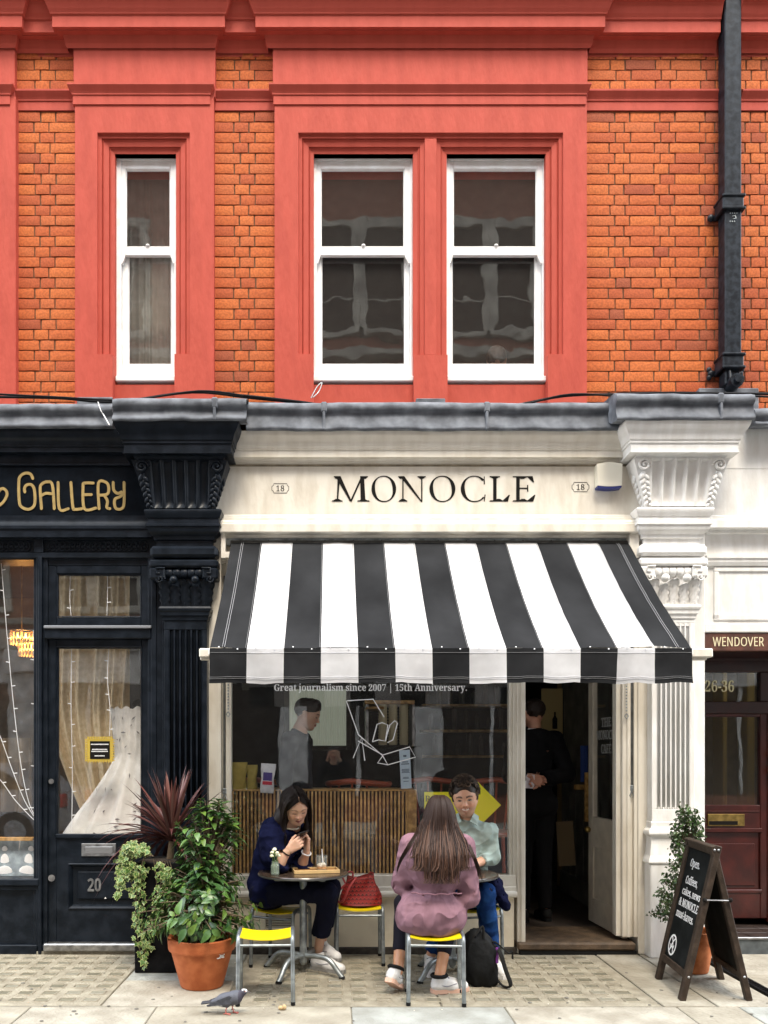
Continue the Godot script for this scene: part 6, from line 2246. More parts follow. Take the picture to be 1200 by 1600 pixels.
func make_street_opposite() -> void:
	var z := 11.6
	var b := thing("opposite_terrace", Vector3(0, 0, z), "red brick terrace with pale stone bands across the street, seen mirrored in the panes", "building")
	var brick := mat("far_brick", Color(0.2, 0.075, 0.045), 0.9, texs.t_brick, 0.6, texs.n_grit, 0.3)
	var stone := mat("far_stone", Color(0.4, 0.37, 0.31), 0.8, texs.g_blot, 0.4)
	var st := begin()
	cbox(st, Vector3(-30, 0, z), Vector3(30, 14.8, z + 6), 0)
	part("wall", st, brick, b)
	st = begin()
	for y in [[3.7, 4.15, 0.35], [6.95, 7.2, 0.2], [4.3, 4.42, 0.12], [10.3, 10.5, 0.2], [14.6, 15.1, 0.5]]: cbox(st, Vector3(-30, y[0], z - y[2]), Vector3(30, y[1], z + 0.01), 0.02)
	part("stone_band", st, stone, b)
	var dark := mat("far_glass", Color(0.024, 0.017, 0.013), 0.3, null, 1.0, null, 0.0, 0.0, 0.15)
	st = begin()
	for k in 9:
		var gx := -20.0 + k * 4.6
		prism(st, PackedVector2Array([Vector2(gx - 1.3, 14.6), Vector2(gx + 1.3, 14.6), Vector2(gx + 1.3, 15.2), Vector2(gx, 16.2), Vector2(gx - 1.3, 15.2)]), Transform3D(Basis(), Vector3(0, 0, z)), 0.02, 0.5)
		cbox(st, Vector3(gx + 1.9, 14.6, z + 1.0), Vector3(gx + 2.8, 15.6, z + 1.6), 0)
	part("gable", st, brick, b)
	stuff(b.get_node("gable"))
	var wn := begin()
	var wf := begin()
	var sh := begin()
	var pl := begin()
	for i in range(-9, 10):
		var x := i * 2.9 + 0.6
		for fl in [[4.75, 6.6], [7.6, 9.7], [11.0, 13.2]]:
			for s in [-0.55, 0.55]:
				var wx: float = x + s
				cbox(wf, Vector3(wx - 0.55, fl[0] - 0.12, z - 0.09), Vector3(wx - 0.4, fl[1] + 0.2, z + 0.01), 0.01)
				cbox(wf, Vector3(wx + 0.4, fl[0] - 0.12, z - 0.09), Vector3(wx + 0.55, fl[1] + 0.2, z + 0.01), 0.01)
				cbox(wf, Vector3(wx - 0.4, fl[1], z - 0.09), Vector3(wx + 0.4, fl[1] + 0.2, z + 0.01), 0.01)
				cbox(wf, Vector3(wx - 0.6, fl[0] - 0.2, z - 0.14), Vector3(wx + 0.6, fl[0] - 0.06, z + 0.01), 0.01)
				cbox(wn, Vector3(wx - 0.4, fl[0] - 0.06, z - 0.01), Vector3(wx + 0.4, fl[1], z - 0.004), 0)
				for k in (3 if i < 0 else 1): cbox(wf, Vector3(wx - 0.4, lerpf(fl[0], fl[1], 0.3 + 0.3 * k) - 0.02, z - 0.03), Vector3(wx + 0.4, lerpf(fl[0], fl[1], 0.3 + 0.3 * k) + 0.02, z - 0.011), 0)
				for k in (2 if i < 0 else 0): cbox(wf, Vector3(wx - 0.15 + 0.3 * k - 0.015, fl[0], z - 0.029), Vector3(wx - 0.15 + 0.3 * k + 0.015, fl[1], z - 0.012), 0)
		cbox(pl, Vector3(x + 1.15, 0, z - 0.28), Vector3(x + 1.75, 3.7, z + 0.01), 0.02)
		cbox(pl, Vector3(x + 1.08, 0, z - 0.36), Vector3(x + 1.82, 0.75, z - 0.02), 0.03)
		cbox(pl, Vector3(x + 1.08, 3.2, z - 0.42), Vector3(x + 1.82, 3.7, z - 0.02), 0.03)
		cbox(sh, Vector3(x - 1.15, 0.6, z - 0.06), Vector3(x + 1.15, 3.0, z - 0.01), 0)
		cbox(pl, Vector3(x - 1.15, 3.0, z - 0.2), Vector3(x + 1.15, 3.7, z - 0.02), 0.02)
		cbox(pl, Vector3(x - 0.1, 0.6, z - 0.1), Vector3(x - 0.02, 3.0, z - 0.02), 0)
	stuff(part("window_surrounds", wf, stone, b))
	stuff(part("window_glass", wn, dark, b))
	stuff(part("shop_glass", sh, dark, b))
	stuff(part("shop_pilasters", pl, mat("far_white", Color(0.6, 0.58, 0.54), 0.6, texs.g_blot, 0.5), b))
	make_car()
func make_car() -> void:
	var c := thing("parked_car", Vector3(-6.6, -0.11, 8.2), "silver grey hatchback parked across the street, seen mirrored in the gallery glass", "car")
	var o := Vector3(-6.6, -0.11, 8.2)
	var xf := Transform3D(Basis(), o)
	var side := PackedVector2Array()
	for p in [[-2.05, 0.32], [-2.1, 0.6], [-1.95, 0.82], [-1.0, 0.93], [-0.35, 1.4], [1.1, 1.46], [1.8, 1.02], [2.05, 0.95], [2.1, 0.6], [2.05, 0.3]]: side.append(Vector2(p[0], p[1]))
	var st := begin()
	prism(st, side, xf, -0.84, 0.84)
	var paint := mat("car_paint", Color(0.4, 0.41, 0.43), 0.25, null, 1, null, 0, 0.3)
	part("body", st, paint, c)
	var win := PackedVector2Array()
	for p in [[-0.85, 0.95], [-0.3, 1.34], [1.02, 1.38], [1.55, 1.0]]: win.append(Vector2(p[0], p[1]))
	for s in [-1.0, 1.0]:
		st = begin()
		prism(st, win, xf, s * 0.85 - 0.004, s * 0.85 + 0.004)
		part("side_window", st, mats.ink, c)
		for wx in [-1.35, 1.35]:
			st = begin()
			tube(st, [o + Vector3(wx, 0.31, s * 0.68), o + Vector3(wx, 0.31, s * 0.86)], 0.31, 20)
			var tyre := part("wheel", st, mats.rubber, c)
			st = begin()
			tube(st, [o + Vector3(wx, 0.31, s * 0.7), o + Vector3(wx, 0.31, s * 0.868)], 0.19, 16)
			part("rim", st, mats.steel, tyre)
		st = begin()
		cbox(st, o + Vector3(1.98, 0.7, s * 0.72 - 0.14), o + Vector3(2.13, 0.92, s * 0.72 + 0.13), 0.02)
		part("tail_light", st, mat("tail_red", Color(0.4, 0.01, 0.01), 0.2), c)
func make_stool(label: String) -> Node3D:
	var s := thing("stool", Vector3.ZERO, label, "stool", "yellow slatted stools outside the cafe")
	var w := 0.158
	var d := 0.14
	var h := 0.4
	var st: SurfaceTool
	for sx in [-1, 1]:
		st = begin()
		var x: float = sx * w
		var pts := [Vector3(x * 1.02, 0.012, d), Vector3(x, h - 0.05, d - 0.008), Vector3(x, h - 0.022, d - 0.014), Vector3(x, h - 0.005, d - 0.03), Vector3(x, h + 0.002, d - 0.055), Vector3(x, h + 0.004, 0), Vector3(x, h + 0.002, -d + 0.055), Vector3(x, h - 0.005, -d + 0.03), Vector3(x, h - 0.022, -d + 0.014), Vector3(x, h - 0.05, -d + 0.008), Vector3(x * 1.02, 0.012, -d)]
		tube(st, pts, 0.0125, 10)
		part("side_frame", st, mats.galv, s)
		for sz in [-1, 1]:
			st = begin()
			tube(st, [Vector3(x * 1.02, 0.0, sz * d), Vector3(x * 1.02, 0.02, sz * d)], 0.0135, 10)
			part("foot", st, mats.rubber, s)
	for sz in [-1, 1]:
		st = begin()
		tube(st, [Vector3(-w, h - 0.052, sz * (d - 0.008)), Vector3(w, h - 0.052, sz * (d - 0.008))], 0.0085, 8)
		part("rail", st, mats.galv, s)
	for k in 4:
		st = begin()
		smooth(st)
		var n := 14
		var z0 := -0.122 + k * 0.0615
		var z1 := z0 + 0.0585
		for i in n:
			var xa := lerpf(-w + 0.008, w - 0.008, float(i) / n)
			var xb := lerpf(-w + 0.008, w - 0.008, float(i + 1) / n)
			for e in 3:
				var za := lerpf(z0, z1, e / 3.0)
				var zb := lerpf(z0, z1, (e + 1) / 3.0)
				var f := func(x: float, z: float) -> float: return h + 0.008 - 0.02 * (1.0 - pow(x / w, 2.0)) - 5.0 * pow(maxf(0.0, absf(z) - 0.085), 2.0)
				quad(st, Vector3(xa, f.call(xa, zb), zb), Vector3(xb, f.call(xb, zb), zb), Vector3(xb, f.call(xb, za), za), Vector3(xa, f.call(xa, za), za))
				quad(st, Vector3(xa, f.call(xa, za) - 0.008, za), Vector3(xb, f.call(xb, za) - 0.008, za), Vector3(xb, f.call(xb, zb) - 0.008, zb), Vector3(xa, f.call(xa, zb) - 0.008, zb))
			var g := func(x: float, z: float) -> float: return h + 0.008 - 0.02 * (1.0 - pow(x / w, 2.0)) - 5.0 * pow(maxf(0.0, absf(z) - 0.085), 2.0)
			flat(st)
			quad(st, Vector3(xa, g.call(xa, z1) - 0.008, z1), Vector3(xb, g.call(xb, z1) - 0.008, z1), Vector3(xb, g.call(xb, z1), z1), Vector3(xa, g.call(xa, z1), z1))
			quad(st, Vector3(xb, g.call(xb, z0) - 0.008, z0), Vector3(xa, g.call(xa, z0) - 0.008, z0), Vector3(xa, g.call(xa, z0), z0), Vector3(xb, g.call(xb, z0), z0))
			smooth(st)
		part("slat", st, mats.yellow, s)
	return s
func make_table(label: String, turn: float) -> Node3D:
	var t := thing("cafe_table", Vector3.ZERO, label, "table", "round cafe tables")
	var st := begin()
	var h := 0.68
	lathe(st, Vector3.ZERO, [Vector2(0, h - 0.02), Vector2(0.285, h - 0.02), Vector2(0.298, h - 0.014), Vector2(0.302, h - 0.006), Vector2(0.298, h - 0.001), Vector2(0.29, h), Vector2(0, h)], 48)
	part("tabletop", st, mats.table_top, t)
	st = begin()
	lathe(st, Vector3.ZERO, [Vector2(0.296, h - 0.021), Vector2(0.3035, h - 0.017), Vector2(0.3035, h - 0.011), Vector2(0.3, h - 0.009)], 48)
	part("edge_band", st, mats.galv_dark, t)
	st = begin()
	tube(st, [Vector3(0, 0.075, 0), Vector3(0, h - 0.03, 0)], 0.025, 16)
	tube(st, [Vector3(0, 0.055, 0), Vector3(0, 0.078, 0)], [0.012, 0.024], 12)
	part("column", st, mats.galv, t)
	st = begin()
	for s in [-1, 1]:
		cbox(st, Vector3(-0.19, h - 0.055, s * 0.05 - 0.012), Vector3(0.11, h - 0.028, s * 0.05 + 0.012), 0.004)
	cbox(st, Vector3(-0.2, h - 0.034, -0.1), Vector3(0.12, h - 0.021, 0.1), 0.003)
	tube(st, arc_points([Vector3(0.1, h - 0.045, 0.07), Vector3(0.14, h - 0.05, 0.07), Vector3(0.15, h - 0.03, 0.07), Vector3(0.13, h - 0.02, 0.07)], 4), 0.008, 6)
	part("top_bracket", st, mats.galv, t)
	for k in 4:
		var a := turn + k * PI / 2
		var dv := Vector3(cos(a), 0, sin(a))
		st = begin()
		tube(st, arc_points([dv * 0.02 + Vector3(0, 0.118, 0), dv * 0.1 + Vector3(0, 0.125, 0), dv * 0.18 + Vector3(0, 0.118, 0), dv * 0.225 + Vector3(0, 0.09, 0), dv * 0.26 + Vector3(0, 0.05, 0), dv * 0.3 + Vector3(0, 0.008, 0)], 4), 0.0175, 10)
		part("leg", st, mats.galv, t)
		st = begin()
		tube(st, [dv * 0.298 + Vector3(0, 0.0, 0), dv * 0.294 + Vector3(0, 0.014, 0)], [0.022, 0.02], 10)
		part("foot", st, mats.rubber, t)
	return t
func make_furniture() -> void:
	var a := make_stool("empty yellow stool in front, nearest the potted shrub and the pigeon")
	a.position = Vector3(-0.4, 0, 1.12)
	a.rotation.y = 0.05
	copy(a, Vector3(-0.36, 0, 0.34), -0.42, "yellow stool under the seated woman in navy")
	copy(a, Vector3(0.185, 0, 0.235), 0.03, "yellow stool carrying the red patterned bag")
	copy(a, Vector3(0.61, 0, 1.13), -0.06, "yellow stool under the long-haired woman in the mauve jacket")
	copy(a, Vector3(0.98, 0, 0.3), 0.25, "yellow stool under the smiling man in the pale green shirt")
	var t := make_table("round brown cafe table with tray, tumbler and flower jar", 0.52)
	t.position = Vector3(-0.198, 0, 0.55)
	var t2 := make_table("round brown cafe table between the long-haired woman and the smiling man", 0.9)
	t2.position = Vector3(0.79, 0, 0.62)
func leaf_mesh(l: float, w: float, fold: float, curl: float, cols: Array) -> ArrayMesh:
	var st := begin()
	smooth(st)
	var n := 5
	var mid := []
	var lf := []
	var rt := []
	for i in n + 1:
		var t := float(i) / n
		var ww := w * sin(PI * pow(t, 0.8)) * 0.5
		var y := -curl * t * t * l
		mid.append(Vector3(0, y, t * l))
		lf.append(Vector3(-ww, y + fold * ww, t * l))
		rt.append(Vector3(ww, y + fold * ww, t * l))
	for i in n:
		for sd in [[lf, 1], [rt, -1]]:
			var e = sd[0]
			var vs := [mid[i], e[i], e[i + 1], mid[i + 1]]
			if sd[1] < 0: vs = [e[i], mid[i], mid[i + 1], e[i + 1]]
			for q in [[0, 1, 2], [0, 2, 3]]:
				for k in q:
					st.set_color(cols[0] if vs[k].x == 0.0 else cols[1])
					st.add_vertex(vs[k])
	st.generate_normals()
	return st.commit()
func ivy_mesh(sz: float, r: RandomNumberGenerator) -> ArrayMesh:
	var st := begin()
	smooth(st)
	var pts := []
	for q in [[0, -0.15], [0.35, -0.45], [0.75, -0.25], [0.55, 0.0], [1.0, 0.3], [0.45, 0.35], [0.0, 1.15], [-0.45, 0.35], [-1.0, 0.3], [-0.55, 0.0], [-0.75, -0.25], [-0.35, -0.45]]:
		pts.append(Vector3(q[0] * sz * 0.55, 0.08 * sz * (absf(q[0]) - 0.3) + r.randf_range(-0.06, 0.06) * sz, q[1] * sz * 0.6))
	var green := Color(0.055, 0.13, 0.022)
	var creamy := Color(0.38, 0.43, 0.15)
	var c := Vector3(0, 0, 0.08 * sz)
	for i in pts.size():
		var a: Vector3 = pts[i]
		var b: Vector3 = pts[(i + 1) % pts.size()]
		var a2 := c.lerp(a, 0.82)
		var b2 := c.lerp(b, 0.82)
		for v in [[c, green], [b2, green], [a2, green]]:
			st.set_color(v[1])
			st.add_vertex(v[0])
		for v in [[a2, creamy], [b2, creamy], [b, creamy], [a2, creamy], [b, creamy], [a, creamy]]:
			st.set_color(v[1])
			st.add_vertex(v[0])
	st.generate_normals()
	return st.commit()
func look_basis(dir: Vector3, up: Vector3) -> Basis:
	var z := dir.normalized()
	var x := up.cross(z)
	if x.length() < 0.05: x = Vector3(1, 0, 0).cross(z)
	x = x.normalized()
	return Basis(x, z.cross(x), z)
func terracotta_pot(p: Node3D, at: Vector3, h: float, r0: float, r1: float, m: Material) -> void:
	var st := begin()
	var rim := h * 0.24
	lathe(st, at, [Vector2(0, 0.003), Vector2(r0 * 0.96, 0.003), Vector2(r0, 0.012), Vector2(r1 * 0.9, h - rim - 0.006)], 48, false)
	part("pot", st, m, p)
	st = begin()
	lathe(st, at, [Vector2(r1 * 0.88, h - rim - 0.008), Vector2(r1 * 0.955, h - rim - 0.004), Vector2(r1 * 0.975, h - rim + 0.008), Vector2(r1 * 0.995, h - 0.012), Vector2(r1, h - 0.004), Vector2(r1 * 0.985, h), Vector2(r1 * 0.9, h), Vector2(r1 * 0.87, h - 0.008), Vector2(r1 * 0.8, h - 0.1)], 48)
	part("rim", st, m, p)
	st = begin()
	lathe(st, at, [Vector2(r1 * 0.84, h - 0.045), Vector2(r1 * 0.4, h - 0.03), Vector2(0.0, h - 0.025)], 24)
	part("soil", st, mats.soil, p)
func make_plants() -> void:
	var r := RandomNumberGenerator.new()
	r.seed = 77
	var vm := vmat("leaf_green", 0.38, null, 1.0, 0.4, 0.5)
	vm.backlight_enabled = true
	vm.backlight = Color(0.2, 0.3, 0.06)
	var vi := vmat("leaf_ivy", 0.45)
	vi.backlight_enabled = true
	vi.backlight = Color(0.25, 0.28, 0.1)
	var base := Vector3(-0.829, 0, 0.85)
	var p := thing("potted_shrub", base, "big glossy green shrub in a wide terracotta pot left of the front stool", "plant")
	terracotta_pot(p, base, 0.315, 0.135, 0.216, mats.terracotta)
	var st := begin()
	for k in 12:
		var a := 0.95 - r.randf() * 0.3
		var rr := 0.2135 - 0.02
		var yy := 0.2 + r.randf() * 0.035
		ball(st, base + Vector3(cos(a) * rr * 0.98, yy, sin(a) * rr * 0.98), Vector3(0.006 + 0.006 * r.randf(), 0.004 + 0.004 * r.randf(), 0.003), 6, 4)
	part("paint_splashes", st, mats.paint_white, p)
	var greens := [[Color(0.05, 0.11, 0.025), Color(0.06, 0.135, 0.03)], [Color(0.035, 0.085, 0.022), Color(0.045, 0.1, 0.028)], [Color(0.075, 0.155, 0.03), Color(0.09, 0.18, 0.04)], [Color(0.025, 0.06, 0.02), Color(0.03, 0.075, 0.022)], [Color(0.1, 0.17, 0.03), Color(0.12, 0.2, 0.035)]]
	var lm := []
	for g in greens:
		for k in 2: lm.append(leaf_mesh(0.062 + 0.016 * k, 0.034 + 0.006 * k, 0.3, 0.25 + 0.2 * k, g))
	var leaves := []
	var stems := begin()
	var n_tips := 330
	for i in n_tips:
		var t := pow(r.randf(), 1.25)
		var hw := 0.385 * (1.0 - 0.6 * t) * (0.92 + 0.2 * sin(t * 9.0))
		if t > 0.9: hw = 0.09
		var a := r.randf() * TAU
		var q := sqrt(r.randf_range(0.15, 1.0))
		var lean := Vector3(0.09 * t - 0.03, 0, -0.03)
		var tip := base + Vector3(cos(a) * hw * q, 0.345 + t * 0.83, sin(a) * hw * q * 0.85) + lean
		var root := base + Vector3(r.randf_range(-0.05, 0.05) + 0.03 * t, 0.3, r.randf_range(-0.04, 0.04))
		var midp := root.lerp(tip, 0.6) + Vector3(0, 0.08, 0)
		midp.x = lerpf(base.x + lean.x, midp.x, 0.6)
		tube(stems, arc_points([root, midp, tip], 3), [0.007, 0.006, 0.006, 0.005, 0.004, 0.003, 0.0025], 5, false)
		var dir := (tip - midp).normalized()
		dir = (dir + UP3 * 0.4).normalized()
		for k in 4 + r.randi() % 4:
			var b := r.randf() * TAU
			var out := (dir.cross(UP3).normalized() if absf(dir.y) < 0.95 else Vector3(1, 0, 0)).rotated(dir, b)
			var ld := (out + dir * r.randf_range(-0.1, 0.7)).normalized()
			leaves.append(Transform3D(look_basis(ld, dir) * Basis.from_scale(Vector3.ONE * r.randf_range(0.65, 1.25)), tip - dir * 0.02 * k + out * 0.004))
	tube(stems, arc_points([base + Vector3(0.02, 0.28, 0), base + Vector3(0.035, 0.6, 0.02), base + Vector3(0.03, 0.85, 0.0), base + Vector3(0.05, 1.1, -0.02)], 4), 0.009, 6)
	part("stems", stems, mat("bark", Color(0.12, 0.085, 0.05), 0.8), p)
	leaves.sort_custom(func(u, v): return u.origin.z > v.origin.z)
	place_leaves(p, leaves, lm, vm, r, 295)
	var b2 := Vector3(-1.18, 0, 0.4)
	var pl := thing("black_planter", b2, "tall square black planter holding a red cordyline and trailing variegated ivy", "planter")
	st = begin()
	cbox(st, b2 + Vector3(-0.15, 0.0, -0.15), b2 + Vector3(0.15, 0.74, 0.15), 0.006)
	part("box", st, mats.black_paint, pl)
	st = begin()
	cbox(st, b2 + Vector3(-0.135, 0.7, -0.135), b2 + Vector3(0.135, 0.75, 0.135), 0.02)
	part("soil", st, mats.soil, pl)
	var co := thing("cordyline", b2 + Vector3(0.06, 0.75, 0.02), "red-brown spiky cordyline rising from the tall black planter", "plant")
	var crown := b2 + Vector3(0.075, 0.87, 0.03)
	st = begin()
	tube(st, [b2 + Vector3(0.06, 0.7, 0.02), crown], [0.028, 0.02], 8)
	part("trunk", st, mat("bark", Color(0.12, 0.085, 0.05), 0.8), co)
	var cm := []
	for c in [Color(0.085, 0.024, 0.021), Color(0.125, 0.043, 0.037), Color(0.065, 0.018, 0.017), Color(0.17, 0.072, 0.06)]:
		var m := mat("cordyline%d" % cm.size(), c, 0.42)
		cm.append(m)
	for i in 96:
		var a := r.randf() * TAU
		if i > 70: a = PI + r.randf_range(-0.9, 0.9)
		var el := r.randf_range(-0.35, 1.45)
		if i > 70: el = r.randf_range(-0.1, 0.9)
		if i < 26: el = r.randf_range(0.75, 1.5)
		var l := r.randf_range(0.38, 0.56)
		if el < 0.3 and cos(a) < 0.0: l = r.randf_range(0.45, 0.62)
		var dir := Vector3(cos(a) * cos(el), sin(el), sin(a) * cos(el) * 0.75).normalized()
		var droop := 0.05 + 0.55 * maxf(0.0, 0.8 - el) * r.randf_range(0.35, 1.0)
		st = begin()
		smooth(st)
		var sidev := dir.cross(UP3)
		if sidev.length() < 0.1: sidev = Vector3(1, 0, 0)
		sidev = sidev.normalized()
		var n := 9
		var w := r.randf_range(0.013, 0.02)
		var rows := []
		for j in n + 1:
			var t := float(j) / n
			var c := crown + Vector3(0, 0.03 * r.randf() * 0.0 + (i % 7) * 0.006, 0) + dir * l * t + Vector3(0, -droop * l * t * t * t * 1.6, 0)
			var ww := w * (0.5 + 1.6 * t - 2.1 * t * t) + 0.001
			if t > 0.85: ww *= (1.0 - t) / 0.15 + 0.05
			var up := sidev.cross(dir).normalized()
			rows.append([c - sidev * ww + up * ww * 0.5, c, c + sidev * ww + up * ww * 0.5])
		for j in n:
			for k in 2: quad(st, rows[j][k], rows[j][k + 1], rows[j + 1][k + 1], rows[j + 1][k])
		part("blade", st, cm[r.randi() % 4], co)
	var iv := thing("trailing_ivy", b2 + Vector3(-0.05, 0.74, 0.1), "variegated green and cream ivy trailing down the tall black planter", "plant")
	var im := []
	for k in 4: im.append(ivy_mesh(0.036 + 0.004 * k, r))
	var stem := begin()
	var ivl := []
	var paths := []
	for k in 12:
		paths.append([[230 + r.randf_range(-15, 10), 1338], [215 + r.randf_range(-20, 10), 1322 + r.randf_range(-6, 8)], [190 + r.randf_range(-8, 22), 1345 + r.randf_range(-10, 20)], [186 + r.randf_range(-5, 32), 1375 + r.randf_range(-15, 28)]])
	for k in 3: paths.append([[225, 1340], [215 + k * 5, 1380], [212 + k * 5, 1430], [216 + k * 6, 1470], [224 + k * 5, 1512 - k * 18]])
	for k in 6: paths.append([[245 + k * 4, 1345], [252 + k * 5, 1360 + k * 6], [250 + k * 6, 1395 + k * 3], [246 + k * 4, 1420 + k * 6]])
	for q in [[[240, 1342], [246, 1400], [240, 1430], [235, 1450]], [[250, 1350], [258, 1420], [250, 1440], [246, 1458]]]: paths.append(q)
	for ph in paths:
		var pts := []
		var z := 0.56 + r.randf() * 0.06
		for q in ph: pts.append(P(q[0], q[1], z))
		pts = arc_points(pts, 6)
		tube(stem, pts, 0.0025, 4, false)
		for i in pts.size():
			if i < 2: continue
			var nn := 1 if r.randf() < 0.75 else 2
			for e in nn:
				var o := Vector3(r.randf_range(-0.025, 0.025), r.randf_range(-0.02, 0.02), r.randf_range(0.0, 0.035))
				var nrm := Vector3(r.randf_range(-0.6, 0.5), r.randf_range(0.0, 0.8), 1.0).normalized()
				var dwn := Vector3(r.randf_range(-0.7, 0.7), -1, 0).normalized()
				dwn = (dwn - nrm * dwn.dot(nrm)).normalized()
				ivl.append(Transform3D(look_basis(dwn, nrm) * Basis.from_scale(Vector3.ONE * r.randf_range(0.6, 1.15)), pts[i] + o))
	part("stems", stem, mat("bark", Color(0.12, 0.085, 0.05), 0.8), iv)
	ivl.sort_custom(func(u, v): return u.origin.z > v.origin.z)
	place_leaves(iv, ivl, im, vi, r, 290)
	var b3 := Vector3(2.43, 0, 0.5)
	var bt := thing("potted_box_tree", b3, "slim small-leaved box tree in a terracotta pot behind the chalkboard stand", "plant")
	terracotta_pot(bt, b3, 0.28, 0.105, 0.15, mats.terracotta_pale)
	st = begin()
	tube(st, [b3 + Vector3(0, 0.24, 0), b3 + Vector3(-0.02, 0.6, 0), b3 + Vector3(0.0, 1.05, 0)], [0.014, 0.011, 0.005], 6)
	var small := leaf_mesh(0.026, 0.014, 0.3, 0.3, [Color(0.03, 0.065, 0.018), Color(0.055, 0.105, 0.03)])
	var mm := MultiMesh.new()
	mm.transform_format = MultiMesh.TRANSFORM_3D
	mm.use_colors = true
	mm.mesh = small
	mm.instance_count = 3400
	var twigs := []
	for k in 150:
		var t := r.randf()
		var hw := (0.235 - 0.17 * t) * (0.8 + 0.35 * r.randf())
		if t > 0.88: hw = 0.06
		var a := r.randf() * TAU
		var tip := b3 + Vector3(cos(a) * hw - 0.03, 0.33 + t * 0.76 + 0.05 * r.randf(), sin(a) * hw * 0.8)
		var rt := b3 + Vector3(-0.01, 0.28 + t * 0.6, 0)
		twigs.append([rt, tip])
		tube(st, [rt, tip], [0.004, 0.0015], 4, false)
	part("stems", st, mat("bark", Color(0.12, 0.085, 0.05), 0.8), bt)
	for i in mm.instance_count:
		var tw = twigs[r.randi() % twigs.size()]
		var at: Vector3 = tw[0].lerp(tw[1], 0.35 + 0.68 * sqrt(r.randf())) + Vector3(r.randfn(), r.randfn(), r.randfn()) * 0.012
		var d := Vector3(r.randfn(), r.randfn() + 0.4, r.randfn()).normalized()
		mm.set_instance_transform(i, Transform3D(look_basis(d, Vector3(r.randfn(), 1, r.randfn()).normalized()) * Basis.from_scale(Vector3.ONE * r.randf_range(0.6, 1.3)), at - b3))
		var sh := r.randf_range(0.6, 1.5)
		mm.set_instance_color(i, Color(sh * (1.3 if r.randf() < 0.2 else 1.0), sh, sh))
	var mi := MultiMeshInstance3D.new()
	mi.name = "leaves"
	mi.multimesh = mm
	mi.material_override = vm
	stuff(mi)
	bt.add_child(mi)
func place_leaves(p: Node3D, xs: Array, meshes: Array, m: Material, r: RandomNumberGenerator, most: int) -> void:
	for i in mini(most, xs.size()): part_mesh("leaf", meshes[r.randi() % meshes.size()], m, p, xs[i])
	if xs.size() <= most: return
	var st := SurfaceTool.new()
	st.begin(Mesh.PRIMITIVE_TRIANGLES)
	for i in range(most, xs.size()): st.append_from(meshes[r.randi() % meshes.size()], 0, xs[i])
	var mi := MeshInstance3D.new()
	mi.mesh = st.commit()
	mi.material_override = m
	mi.name = "inner_leaves"
	stuff(mi)
	p.add_child(mi)
	mi.position = -org[p]
